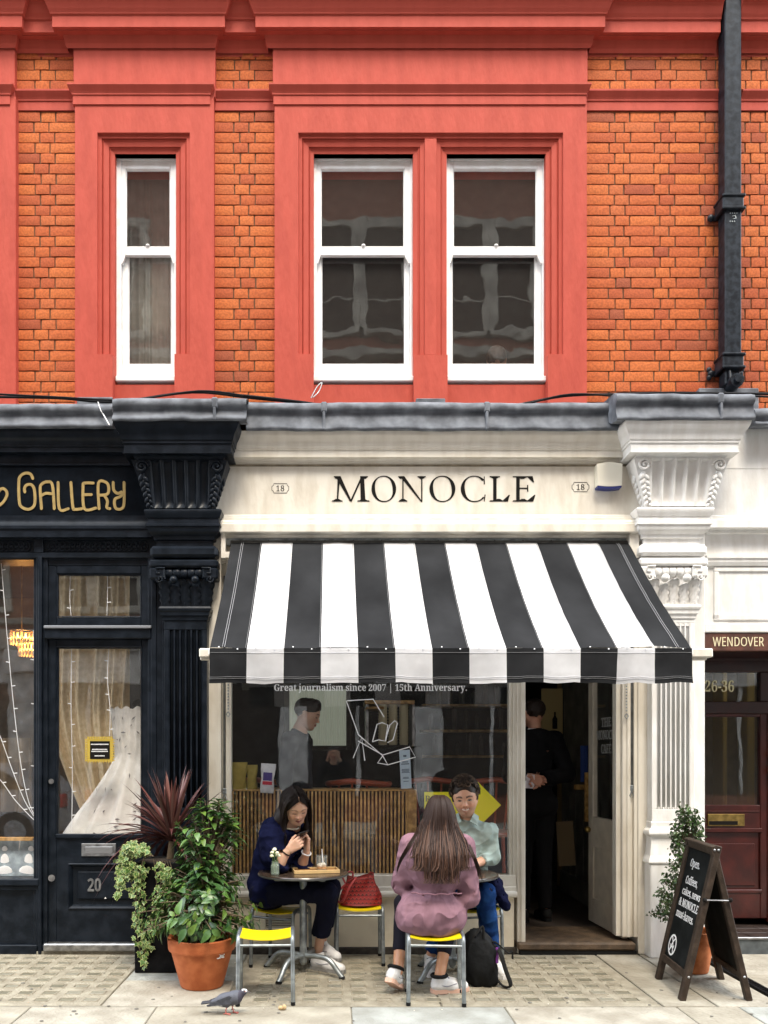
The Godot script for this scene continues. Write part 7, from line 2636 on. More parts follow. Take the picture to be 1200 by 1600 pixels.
func make_a_board() -> void:
	var near_l := Vector3(2.06, 0, 1.171)
	var far_l := Vector3(2.109, 0, 0.664)
	var near_r := Vector3(2.5, 0, 1.171)
	var far_r := Vector3(2.56, 0, 0.664)
	var h := 0.925
	var b := thing("chalkboard_stand", (near_l + far_r) / 2, "black folding chalkboard stand with white lettering standing on the pavement at right", "sign")
	for s in [0, 1]:
		var f0: Vector3 = far_l if s == 0 else near_r
		var f1: Vector3 = near_l if s == 0 else far_r
		var u := (f1 - f0)
		var w := u.length()
		u = u.normalized()
		var top: Vector3 = (near_l + near_r) / 2 + Vector3(-0.006 if s == 0 else 0.006, h, 0)
		var topf: Vector3 = (far_l + far_r) / 2 + Vector3(-0.006 if s == 0 else 0.006, h, 0)
		var v: Vector3 = (((top + topf) / 2) - (f0 + f1) / 2)
		var len := v.length()
		v = v.normalized()
		var n := u.cross(v).normalized()
		var xf := Transform3D(Basis(u, v, n), f0 - n * 0.02)
		for q in [[0.0, 0.0, 0.05, len], [w - 0.05, 0.0, w, len]]:
			var st := begin()
			xbox(st, xf * Transform3D(Basis(), Vector3((q[0] + q[2]) / 2, (q[1] + q[3]) / 2, 0)), Vector3((q[2] - q[0]) / 2, (q[3] - q[1]) / 2, 0.018), 0.004)
			part("stile", st, mats.board_wood, b)
		for q in [[0.05, len - 0.055, w - 0.05, len - 0.002], [0.05, 0.13, w - 0.05, 0.175]]:
			var st := begin()
			xbox(st, xf * Transform3D(Basis(), Vector3((q[0] + q[2]) / 2, (q[1] + q[3]) / 2, 0)), Vector3((q[2] - q[0]) / 2, (q[3] - q[1]) / 2, 0.016), 0.004)
			part("rail", st, mats.board_wood, b)
		var st := begin()
		xbox(st, xf * Transform3D(Basis(), Vector3(w / 2, (len + 0.12) / 2, 0)), Vector3(w / 2 - 0.045, (len - 0.2) / 2, 0.005), 0)
		var panel := part("panel", st, mats.blackboard, b)
		for q in [[w - 0.025, len - 0.025], [w - 0.025, 0.15], [0.025, len - 0.025]] if s == 0 else [[0.025, len - 0.025], [0.025, 0.15]]:
			st = begin()
			var at: Vector3 = xf * Vector3(q[0] + (0.025 if s == 0 else -0.025), q[1], 0)
			ball(st, at, Vector3(0.008, 0.008, 0.008), 8, 6)
			part("screw", st, mats.steel, b)
		if s == 0:
			var zz := 0.0062
			for t in [["Open.", 0.815, 0.105, 0.042, 0.16], ["Coffees,", 0.7, 0.09, 0.042, 0.21], ["cakes, news", 0.625, 0.075, 0.04, 0.315], ["& MONOCLE", 0.55, 0.062, 0.042, 0.335], ["must-haves.", 0.475, 0.055, 0.042, 0.31]]:
				var tm := text_mesh(t[0], "Droid Serif", t[3] * 1.15, 0.001)
				var bb := tm.get_aabb()
				var kx: float = t[4] / bb.size.x
				part_mesh("lettering", tm, mats.paint_white, panel, xf * Transform3D(Basis.from_scale(Vector3(kx, 1, 1)), Vector3(0.03 + t[2] - bb.position.x * kx, t[1] * 0.98, zz)))
			st = begin()
			var c := Vector2(0.145, 0.26)
			var ring := []
			for k in 24: ring.append(c + Vector2(cos(TAU * k / 24), sin(TAU * k / 24)) * 0.062)
			stroke(st, ring, 0.012, xf, zz - 0.001, zz, true)
			stroke(st, [c + Vector2(-0.035, -0.045), c + Vector2(0.0, 0.02), c + Vector2(0.035, 0.05)], 0.01, xf, zz - 0.001, zz)
			stroke(st, [c + Vector2(0.03, -0.048), c + Vector2(0.0, 0.02), c + Vector2(-0.03, 0.052)], 0.01, xf, zz - 0.001, zz)
			stroke(st, [c + Vector2(-0.03, 0.0), c + Vector2(-0.02, -0.028), c + Vector2(-0.003, -0.01)], 0.008, xf, zz - 0.001, zz)
			stroke(st, [c + Vector2(0.03, 0.0), c + Vector2(0.02, -0.028), c + Vector2(0.003, -0.01)], 0.008, xf, zz - 0.001, zz)
			part("round_emblem", st, mats.paint_white, panel)
	var st := begin()
	var z := 1.171
	tube(st, [Vector3(2.212, 0.6, z + 0.012), Vector3(2.352, 0.598, z + 0.012)], 0.004, 6)
	part("stay", st, mats.steel, b)
	for x in [2.206, 2.358]:
		st = begin()
		ball(st, Vector3(x, 0.6, z + 0.01), Vector3(0.014, 0.014, 0.012), 8, 6)
		part("stay_bolt", st, mats.ink, b)
func make_small_things() -> void:
	var r := RandomNumberGenerator.new()
	r.seed = 19
	var th := 0.68
	var tr := thing("wooden_tray", Vector3(-0.12, th, 0.6), "small rectangular wooden tray on the navy-clad woman's table", "tray")
	var xf := Transform3D(Basis(UP3, 0.16), Vector3(-0.115, th + 0.001, 0.575))
	var st := begin()
	xbox(st, xf * Transform3D(Basis(), Vector3(0, 0.006, 0)), Vector3(0.15, 0.005, 0.078), 0.002)
	part("base", st, mats.tray_wood, tr)
	st = begin()
	for q in [[0, 0.076, 0.15, 0.004], [0, -0.076, 0.15, 0.004], [0.148, 0, 0.004, 0.08], [-0.148, 0, 0.004, 0.08]]: xbox(st, xf * Transform3D(Basis(), Vector3(q[0], 0.011, q[1])), Vector3(q[2], 0.0115, q[3]), 0.002)
	part("rim", st, mats.tray_rim, tr)
	var gl := thing("tumbler", Vector3(-0.07, th + 0.012, 0.55), "clear glass tumbler with melting ice and a little amber drink on the tray", "glass")
	var gp := Vector3(-0.075, th + 0.0125, 0.55)
	st = begin()
	lathe(st, gp, [Vector2(0, 0.0), Vector2(0.034, 0.0), Vector2(0.036, 0.004), Vector2(0.041, 0.095), Vector2(0.0395, 0.096), Vector2(0.034, 0.008), Vector2(0, 0.007)], 28)
	part("glass", st, mats.tumbler, gl)
	st = begin()
	lathe(st, gp, [Vector2(0, 0.008), Vector2(0.033, 0.008), Vector2(0.0338, 0.022), Vector2(0, 0.022)], 24)
	part("drink", st, mat("amber", Color(0.5, 0.24, 0.05), 0.1), gl)
	for q in [[-0.014, 0.03, 0.008], [0.016, 0.032, -0.006], [-0.002, 0.028, -0.014]]:
		st = begin()
		xbox(st, Transform3D(Basis(Vector3(1, 1, 0).normalized(), r.randf() * 2), gp + Vector3(q[0], q[1], q[2])), Vector3.ONE * 0.0125, 0.005)
		part("ice_cube", st, mat("ice", Color(0.78, 0.72, 0.6), 0.15), gl)
	st = begin()
	tube(st, [gp + Vector3(0.01, 0.02, -0.01), gp + Vector3(0.004, 0.1, -0.026), gp + Vector3(0.002, 0.135, -0.034)], 0.0035, 6)
	part("straw", st, mats.paint_white, gl)
	var jp := P(429.5, 1361, 0.72)
	jp.y = th
	jp.z = 0.7
	var jar := thing("flower_jar", jp, "little clear glass jar of small cream flowers at the table's edge", "vase")
	st = begin()
	lathe(st, jp, [Vector2(0, 0.001), Vector2(0.025, 0.001), Vector2(0.028, 0.006), Vector2(0.028, 0.06), Vector2(0.023, 0.074), Vector2(0.023, 0.086), Vector2(0.026, 0.09), Vector2(0.021, 0.09), Vector2(0.02, 0.074), Vector2(0.025, 0.058), Vector2(0.024, 0.008), Vector2(0, 0.006)], 24)
	part("jar", st, mat("jar_glass", Color(0.34, 0.42, 0.34), 0.08), jar)
	var jm: StandardMaterial3D = mats.jar_glass
	jm.transparency = BaseMaterial3D.TRANSPARENCY_ALPHA
	jm.albedo_color.a = 0.35
	st = begin()
	for k in 7:
		var a := k * 0.9
		tube(st, [jp + Vector3(0.004 * cos(a), 0.01, 0.004 * sin(a)), jp + Vector3(0.02 * cos(a), 0.12 + 0.02 * (k % 3), 0.02 * sin(a))], 0.0018, 5)
	part("stalks", st, mat("stalk", Color(0.08, 0.16, 0.03), 0.6), jar)
	for k in 7:
		var a := k * 0.9
		var c := jp + Vector3(0.022 * cos(a), 0.12 + 0.02 * (k % 3), 0.022 * sin(a))
		st = begin()
		for q in 5:
			var e := TAU * q / 5 + k
			ball(st, c + Vector3(cos(e) * 0.007, 0.006, sin(e) * 0.007), Vector3(0.006, 0.01, 0.006), 6, 5, Basis(Vector3(sin(e), 0, -cos(e)), -0.5))
		part("flower", st, mat("petal", Color(0.75, 0.76, 0.55), 0.7), jar)
	var sg := thing("dark_scarf", Vector3(-0.28, th, 0.43), "small dark crumpled scarf lying on the table by the woman's elbow", "scarf")
	st = begin()
	for k in 7: ball(st, Vector3(-0.275 + r.randf_range(-0.05, 0.05), th + 0.018, 0.46 + r.randf_range(-0.03, 0.03)), Vector3(0.035, 0.02, 0.025), 10, 6, Basis(UP3, r.randf() * 3))
	part("cloth", st, mat("scarf_dark", Color(0.02, 0.02, 0.03), 0.8, texs.g_blot, 6.0, texs.n_soft, 0.6), sg)
	make_tote()
	make_backpack()
	make_pigeon()
	var cr := thing("bread_crumb", ground(441, 1578), "small crust of bread on the paving near the pigeon", "bread")
	st = begin()
	var cp := ground(441, 1578)
	ball(st, cp + Vector3(-0.008, 0.012, 0), Vector3(0.016, 0.013, 0.014), 8, 6)
	ball(st, cp + Vector3(0.012, 0.016, 0.002), Vector3(0.013, 0.016, 0.012), 8, 6)
	part("crust", st, mat("bread", Color(0.6, 0.42, 0.22), 0.9, texs.g_grain, 8.0), cr)
	st = begin()
	for k in 26:
		var q := ground(r.randf_range(300, 900), r.randf_range(1500, 1580))
		ball(st, q + Vector3(0, 0.003, 0), Vector3(0.004, 0.003, 0.004), 5, 4)
	var gum := begin()
	for k in 70:
		var q := ground(r.randf_range(0, 1200), r.randf_range(1500, 1597))
		var w := r.randf_range(0.006, 0.014)
		lathe(gum, q + Vector3(0, 0.001, 0), [Vector2(w, 0.0), Vector2(w * 0.8, 0.0025), Vector2(0, 0.003)], 8, false, 1.0, r.randf_range(0.7, 1.0))
	stuff(part("gum_spots", gum, mat("gum", Color(0.13, 0.12, 0.1), 0.9), get_node("pavement")))
	var specks := part("pale_specks", st, mat("speck", Color(0.6, 0.56, 0.48), 0.9), get_node("pavement"))
	stuff(specks)
func make_tote() -> void:
	var o := Vector3(0.19, 0.405, 0.25)
	var t := thing("tote_bag", o, "red patterned tote bag slumped on the yellow stool beside the table", "bag")
	var im := Image.create(128, 128, false, Image.FORMAT_RGB8)
	im.fill(Color(0.62, 0.1, 0.08))
	for y in 128:
		for x in 128:
			var cx := (x + (16 if (y / 32) % 2 else 0)) % 32
			var cy := y % 32
			var d: float = cy - absf(cx - 16) * 1.15
			if d > 12 and cy < 29: im.set_pixel(x, y, Color(0.26, 0.03, 0.035))
			elif d > 5 and d < 9 and cy < 24: im.set_pixel(x, y, Color(0.82, 0.42, 0.34))
	var m := mat("tote_print", Color(0.75, 0.6, 0.6), 0.6, ImageTexture.create_from_image(im), 9.0)
	var st := begin()
	smooth(st)
	var n := 14
	var seg := 40
	var rows := []
	for j in n + 1:
		var u := float(j) / n
		var row := []
		for k in seg:
			var a := TAU * k / seg
			var hw := lerpf(0.15, 0.098, pow(u, 0.8)) + 0.012 * sin(u * 5.0)
			var dp := lerpf(0.075, 0.028, u)
			var cx := signf(cos(a)) * pow(absf(cos(a)), 0.62) * hw
			var cz := signf(sin(a)) * pow(absf(sin(a)), 0.62) * dp
			var crease := 0.007 * sin(a * 5.0 + u * 7.0) * (0.4 + u)
			var y := u * 0.205 + 0.014 * cos(a * 2.0 + 0.8) * u + (0.018 * sin(cx * 20.0) if j == n else 0.0) + 0.03 * u * (cx / 0.1) * (-0.25)
			row.append(o + Vector3(cx + 0.005 + 0.022 * u * (1.0 - u) + crease, maxf(0.002, y - 0.012 * (1.0 - absf(cos(a))) * (1.0 - u)), cz + crease * 0.8))
		rows.append(row)
	for j in n:
		for k in seg:
			var k2 := (k + 1) % seg
			quad(st, rows[j][k2], rows[j][k], rows[j + 1][k], rows[j + 1][k2])
	for k in range(1, seg - 1): tri(st, rows[0][0], rows[0][k], rows[0][k + 1])
	for k in seg:
		var k2 := (k + 1) % seg
		var c := o + Vector3(0.01, 0.16, 0)
		tri(st, rows[n][k2], rows[n][k], c + (rows[n][k] - c) * 0.35)
	part("body", st, m, t)
	st = begin()
	tube(st, arc_points([rows[11][14] + Vector3(0, 0.0, 0.004), o + Vector3(-0.03, 0.2, 0.08), o + Vector3(-0.075, 0.14, 0.115), o + Vector3(-0.115, 0.05, 0.11), o + Vector3(-0.15, 0.03, 0.07), o + Vector3(-0.16, 0.08, 0.03), rows[9][18]], 6), 0.0075, 8)
	part("handle", st, mat("tote_strap", Color(0.4, 0.05, 0.05), 0.5), t)
	st = begin()
	tube(st, arc_points([rows[11][26] + Vector3(0, 0.0, -0.004), o + Vector3(-0.05, 0.22, -0.05), o + Vector3(-0.12, 0.2, -0.06), rows[9][22]], 6), 0.0075, 8)
	part("handle", st, mats.tote_strap, t)
func make_backpack() -> void:
	var o := ground(756, 1543)
	o.y = 0.0
	o.z -= 0.06
	var b := thing("backpack", o, "black backpack standing on the paving against the smiling man's leg", "bag")
	var m := mat("pack_black", Color(0.011, 0.012, 0.013), 0.6, texs.g_blot, 3.0, texs.n_soft, 0.5, 0.0, 0.25)
	var st := begin()
	smooth(st)
	var n := 14
	var seg := 32
	var rows := []
	for j in n + 1:
		var u := float(j) / n
		var row := []
		for k in seg:
			var a := TAU * k / seg
			var prof := 1.0 - pow(absf(u * 2.0 - 0.85) / 1.17, 3.0) * 0.75
			var cx := signf(cos(a)) * pow(absf(cos(a)), 0.7) * 0.105 * prof
			var cz := signf(sin(a)) * pow(absf(sin(a)), 0.7) * 0.085 * prof
			var dent := 0.008 * sin(a * 3.0 + u * 9.0) + 0.005 * sin(a * 7.0 - u * 14.0)
			row.append(o + Vector3(cx + dent - 0.035 * u, u * 0.355, cz + dent))
		rows.append(row)
	for j in n:
		for k in seg:
			var k2 := (k + 1) % seg
			quad(st, rows[j][k2], rows[j][k], rows[j + 1][k], rows[j + 1][k2])
	for k in range(1, seg - 1):
		tri(st, rows[0][0], rows[0][k], rows[0][k + 1])
		tri(st, rows[n][0], rows[n][k + 1], rows[n][k])
	part("pack", st, m, b)
	st = begin()
	tube(st, arc_points([rows[10][0], o + Vector3(0.1, 0.22, 0.07), o + Vector3(0.13, 0.12, 0.09), o + Vector3(0.16, 0.025, 0.1), o + Vector3(0.12, 0.012, 0.07), o + Vector3(0.09, 0.04, 0.03)], 6), 0.016, 8, true, 0.4)
	part("strap", st, mats.rubber, b)
	st = begin()
	tube(st, arc_points([rows[11][2], o + Vector3(0.08, 0.28, 0.05), o + Vector3(0.16, 0.21, 0.03), o + Vector3(0.185, 0.22, 0.02), o + Vector3(0.19, 0.17, 0.02)], 6), 0.009, 6, true, 0.5)
	part("strap", st, mats.rubber, b)
	st = begin()
	tube(st, arc_points([rows[12][6], rows[13][6] + Vector3(0.0, 0.05, 0.0), rows[12][10] + Vector3(0, 0.02, 0)], 5), 0.008, 6)
	part("grab_loop", st, mats.rubber, b)
	st = begin()
	xbox(st, Transform3D(Basis(UP3, 0.9), o + Vector3(0.085, 0.2, 0.05)), Vector3(0.012, 0.05, 0.006), 0.003)
	part("purple_tag", st, mat("purple", Color(0.16, 0.03, 0.22), 0.6), b)
func make_pigeon() -> void:
	var o := ground(359, 1584)
	var p := thing("pigeon", o, "grey pigeon walking to the right in front of the terracotta pot", "bird")
	var f := Field.new(o + Vector3(-0.16, 0.0, -0.07), o + Vector3(0.14, 0.17, 0.07), 0.0045)
	f.cap(o + Vector3(-0.035, 0.078, 0), o + Vector3(0.03, 0.092, 0), 0.036, 0.04, 0.02)
	f.cap(o + Vector3(-0.09, 0.068, 0), o + Vector3(-0.03, 0.076, 0), 0.015, 0.034, 0.02)
	f.cap(o + Vector3(0.04, 0.098, 0), o + Vector3(0.072, 0.118, 0), 0.03, 0.019, 0.015)
	f.cap(o + Vector3(0.078, 0.125, 0), o + Vector3(0.086, 0.127, 0), 0.0165, 0.014, 0.008)
	f.cap(o + Vector3(-0.02, 0.06, 0.012), o + Vector3(-0.012, 0.045, 0.014), 0.014, 0.008, 0.01)
	f.cap(o + Vector3(0.008, 0.06, -0.012), o + Vector3(0.014, 0.045, -0.014), 0.014, 0.008, 0.01)
	var st := begin()
	smooth(st)
	f.mesh(st, func(v: Vector3) -> Color:
		var q := v - o
		if q.x > 0.07 and q.y > 0.128 and absf(q.z) < 0.02: return Color(0.6, 0.6, 0.6) if q.x > 0.088 or q.y > 0.136 else Color(0.045, 0.045, 0.06)
		if q.x > 0.05: return Color(0.035, 0.03, 0.045)
		if q.x < -0.04 and q.y < 0.07: return Color(0.4, 0.4, 0.41)
		return Color(0.075, 0.08, 0.1))
	part("body", st, vmat("bird", 0.7, texs.n_grit, 9.0, 0.5), p)
	for s in [-1, 1]:
		st = begin()
		prism(st, PackedVector2Array([Vector2(0.035, 0.1), Vector2(0.0, 0.118), Vector2(-0.05, 0.1), Vector2(-0.125, 0.068), Vector2(-0.12, 0.062), Vector2(-0.04, 0.066), Vector2(0.01, 0.074)]), Transform3D(Basis(UP3, 0.1 * s), o + Vector3(0, -0.006, s * 0.036)), -0.003, 0.003)
		part("wing", st, mat("wing_gray", Color(0.07, 0.075, 0.095), 0.7, texs.g_blot, 8.0), p)
	st = begin()
	xbox(st, Transform3D(Basis(Vector3(0, 0, 1), 0.12), o + Vector3(-0.12, 0.066, 0)), Vector3(0.04, 0.004, 0.022), 0.002)
	part("tail", st, mat("tail_dark", Color(0.03, 0.032, 0.04), 0.7), p)
	st = begin()
	tube(st, [o + Vector3(0.098, 0.126, 0), o + Vector3(0.118, 0.119, 0)], [0.005, 0.0015], 6)
	part("beak", st, mat("beak", Color(0.12, 0.11, 0.11), 0.5), p)
	st = begin()
	for s in [-1, 1]: ball(st, o + Vector3(0.088, 0.13, s * 0.0135), Vector3(0.003, 0.003, 0.002), 6, 4)
	part("eye", st, mat("bird_eye", Color(0.5, 0.12, 0.02), 0.2), p)
	for q in [[-0.012, 0.014, -0.02], [0.014, -0.014, 0.02]]:
		st = begin()
		var k := o + Vector3(q[0], 0.05, q[1])
		var ft := o + Vector3(q[0] + q[2] * 0.4, 0.005, q[1])
		tube(st, [k, k.lerp(ft, 0.5) + Vector3(-0.004, 0, 0), ft], 0.0035, 6)
		for a in [-0.5, 0.0, 0.5]: tube(st, [ft, ft + Vector3(cos(a) * 0.028, -0.003, sin(a) * 0.028)], [0.003, 0.002], 5)
		tube(st, [ft, ft + Vector3(-0.014, -0.003, 0)], [0.003, 0.002], 5)
		part("leg", st, mat("bird_leg", Color(0.55, 0.16, 0.13), 0.6), p)
class Field:
	var o: Vector3
	var c: float
	var nx: int
	var ny: int
	var nz: int
	var d: PackedFloat32Array
	func _init(lo: Vector3, hi: Vector3, cell: float) -> void:
		o = lo
		c = cell
		nx = int((hi.x - lo.x) / cell) + 2
		ny = int((hi.y - lo.y) / cell) + 2
		nz = int((hi.z - lo.z) / cell) + 2
		d = PackedFloat32Array()
		d.resize(nx * ny * nz)
		d.fill(0.05)
	func cap(a: Vector3, b: Vector3, ra: float, rb: float, k := 0.02, flat_axis := Vector3.ZERO, squash := 1.0) -> void:
		var m := maxf(ra, rb) + 0.05 + k
		var lo := Vector3(minf(a.x, b.x), minf(a.y, b.y), minf(a.z, b.z)) - Vector3.ONE * m - o
		var hi := Vector3(maxf(a.x, b.x), maxf(a.y, b.y), maxf(a.z, b.z)) + Vector3.ONE * m - o
		var i0 := maxi(0, int(lo.x / c))
		var i1 := mini(nx - 1, int(hi.x / c) + 1)
		var j0 := maxi(0, int(lo.y / c))
		var j1 := mini(ny - 1, int(hi.y / c) + 1)
		var k0 := maxi(0, int(lo.z / c))
		var k1 := mini(nz - 1, int(hi.z / c) + 1)
		var ab := b - a
		var l2 := maxf(ab.length_squared(), 1e-9)
		var dr := rb - ra
		var sq := squash != 1.0
		for z in range(k0, k1 + 1):
			for y in range(j0, j1 + 1):
				var at := (z * ny + y) * nx
				for x in range(i0, i1 + 1):
					var ap := Vector3(o.x + x * c, o.y + y * c, o.z + z * c) - a
					var t := clampf(ap.dot(ab) / l2, 0.0, 1.0)
					var v := ap - ab * t
					if sq: v += flat_axis * v.dot(flat_axis) * (squash - 1.0)
					var e := v.length() - (ra + dr * t)
					var f := d[at + x]
					var h := k - absf(e - f)
					if h > 0.0: d[at + x] = minf(e, f) - h * h / (4.0 * k)
					elif e < f: d[at + x] = e
	func carve(a: Vector3, r: float, k := 0.01) -> void:
		each(a - Vector3.ONE * (r + k + 0.01), a + Vector3.ONE * (r + k + 0.01), func(p: Vector3, f: float) -> float:
			var e := r - (p - a).length()
			var h := k - absf(e - f)
			return maxf(e, f) + (h * h / (4.0 * k) if h > 0.0 else 0.0))
	func each(l: Vector3, g: Vector3, fn: Callable) -> void:
		var lo := l - o
		var hi := g - o
		for z in range(maxi(0, int(lo.z / c)), mini(nz - 1, int(hi.z / c) + 1) + 1):
			for y in range(maxi(0, int(lo.y / c)), mini(ny - 1, int(hi.y / c) + 1) + 1):
				var at := (z * ny + y) * nx
				for x in range(maxi(0, int(lo.x / c)), mini(nx - 1, int(hi.x / c) + 1) + 1):
					d[at + x] = fn.call(Vector3(o.x + x * c, o.y + y * c, o.z + z * c), d[at + x])
	func cut(a: Vector3, n: Vector3, near := 1e9) -> void:
		n = n.normalized()
		for z in nz:
			for y in ny:
				var at := (z * ny + y) * nx
				for x in nx:
					var p := Vector3(o.x + x * c, o.y + y * c, o.z + z * c) - a
					if near < 1e8 and p.length_squared() > near * near: continue
					var e := p.dot(n)
					if e > d[at + x]: d[at + x] = e
	func wrinkle(noise: FastNoiseLite, amp: float, stretch := Vector3.ONE) -> void:
		for z in nz:
			for y in ny:
				var at := (z * ny + y) * nx
				for x in nx:
					var f := d[at + x]
					if f > -0.03 and f < 0.03:
						d[at + x] = f + amp * noise.get_noise_3d((o.x + x * c) * stretch.x, (o.y + y * c) * stretch.y, (o.z + z * c) * stretch.z)
	func mesh(st: SurfaceTool, color = null) -> void:
		var vid := {}
		var pos: PackedVector3Array = []
		var thr := c * 2.0
		var sx := 1
		var sy := nx
		var sz := nx * ny
		for z in nz - 1:
			for y in ny - 1:
				var at := (z * ny + y) * nx
				for x in nx - 1:
					var i := at + x
					var f := d[i]
					if f > thr or f < -thr: continue
					var v := [f, d[i + 1], d[i + sy], d[i + sy + 1], d[i + sz], d[i + sz + 1], d[i + sz + sy], d[i + sz + sy + 1]]
					var neg := 0
					for q in v: if q < 0.0: neg += 1
					if neg == 0 or neg == 8: continue
					var sum := Vector3.ZERO
					var n := 0
					for e in EDGES:
						var a: float = v[e[0]]
						var b: float = v[e[1]]
						if (a < 0.0) != (b < 0.0):
							var t := a / (a - b)
							sum += CORN[e[0]].lerp(CORN[e[1]], t)
							n += 1
					vid[i] = pos.size()
					pos.append(o + (Vector3(x, y, z) + sum / n) * c)
		var cols: Array = []
		var use: bool = color != null
		if use:
			for p in pos: cols.append(color.call(p))
		for i in vid:
			var x: int = i % nx
			var y: int = (i / nx) % ny
			var z: int = i / sz
			var f := d[i]
			if y > 0 and z > 0: _q(st, f, d[i + 1], vid, [i, i - sy, i - sy - sz, i - sz], pos, cols, use)
			if x > 0 and z > 0: _q(st, f, d[i + sy], vid, [i, i - sz, i - sz - sx, i - sx], pos, cols, use)
			if x > 0 and y > 0: _q(st, f, d[i + sz], vid, [i, i - sx, i - sx - sy, i - sy], pos, cols, use)
	func _q(st: SurfaceTool, a: float, b: float, vid: Dictionary, k: Array, pos: PackedVector3Array, cols: Array, use: bool) -> void:
		if (a < 0.0) == (b < 0.0): return
		for j in k: if not vid.has(j): return
		var order := [0, 1, 2, 0, 2, 3] if a >= 0.0 else [0, 2, 1, 0, 3, 2]
		for j in order:
			var n: int = vid[k[j]]
			if use: st.set_color(cols[n])
			st.add_vertex(pos[n])
	const CORN := [Vector3(0, 0, 0), Vector3(1, 0, 0), Vector3(0, 1, 0), Vector3(1, 1, 0), Vector3(0, 0, 1), Vector3(1, 0, 1), Vector3(0, 1, 1), Vector3(1, 1, 1)]
	const EDGES := [[0, 1], [2, 3], [4, 5], [6, 7], [0, 2], [1, 3], [4, 6], [5, 7], [0, 4], [1, 5], [2, 6], [3, 7]]
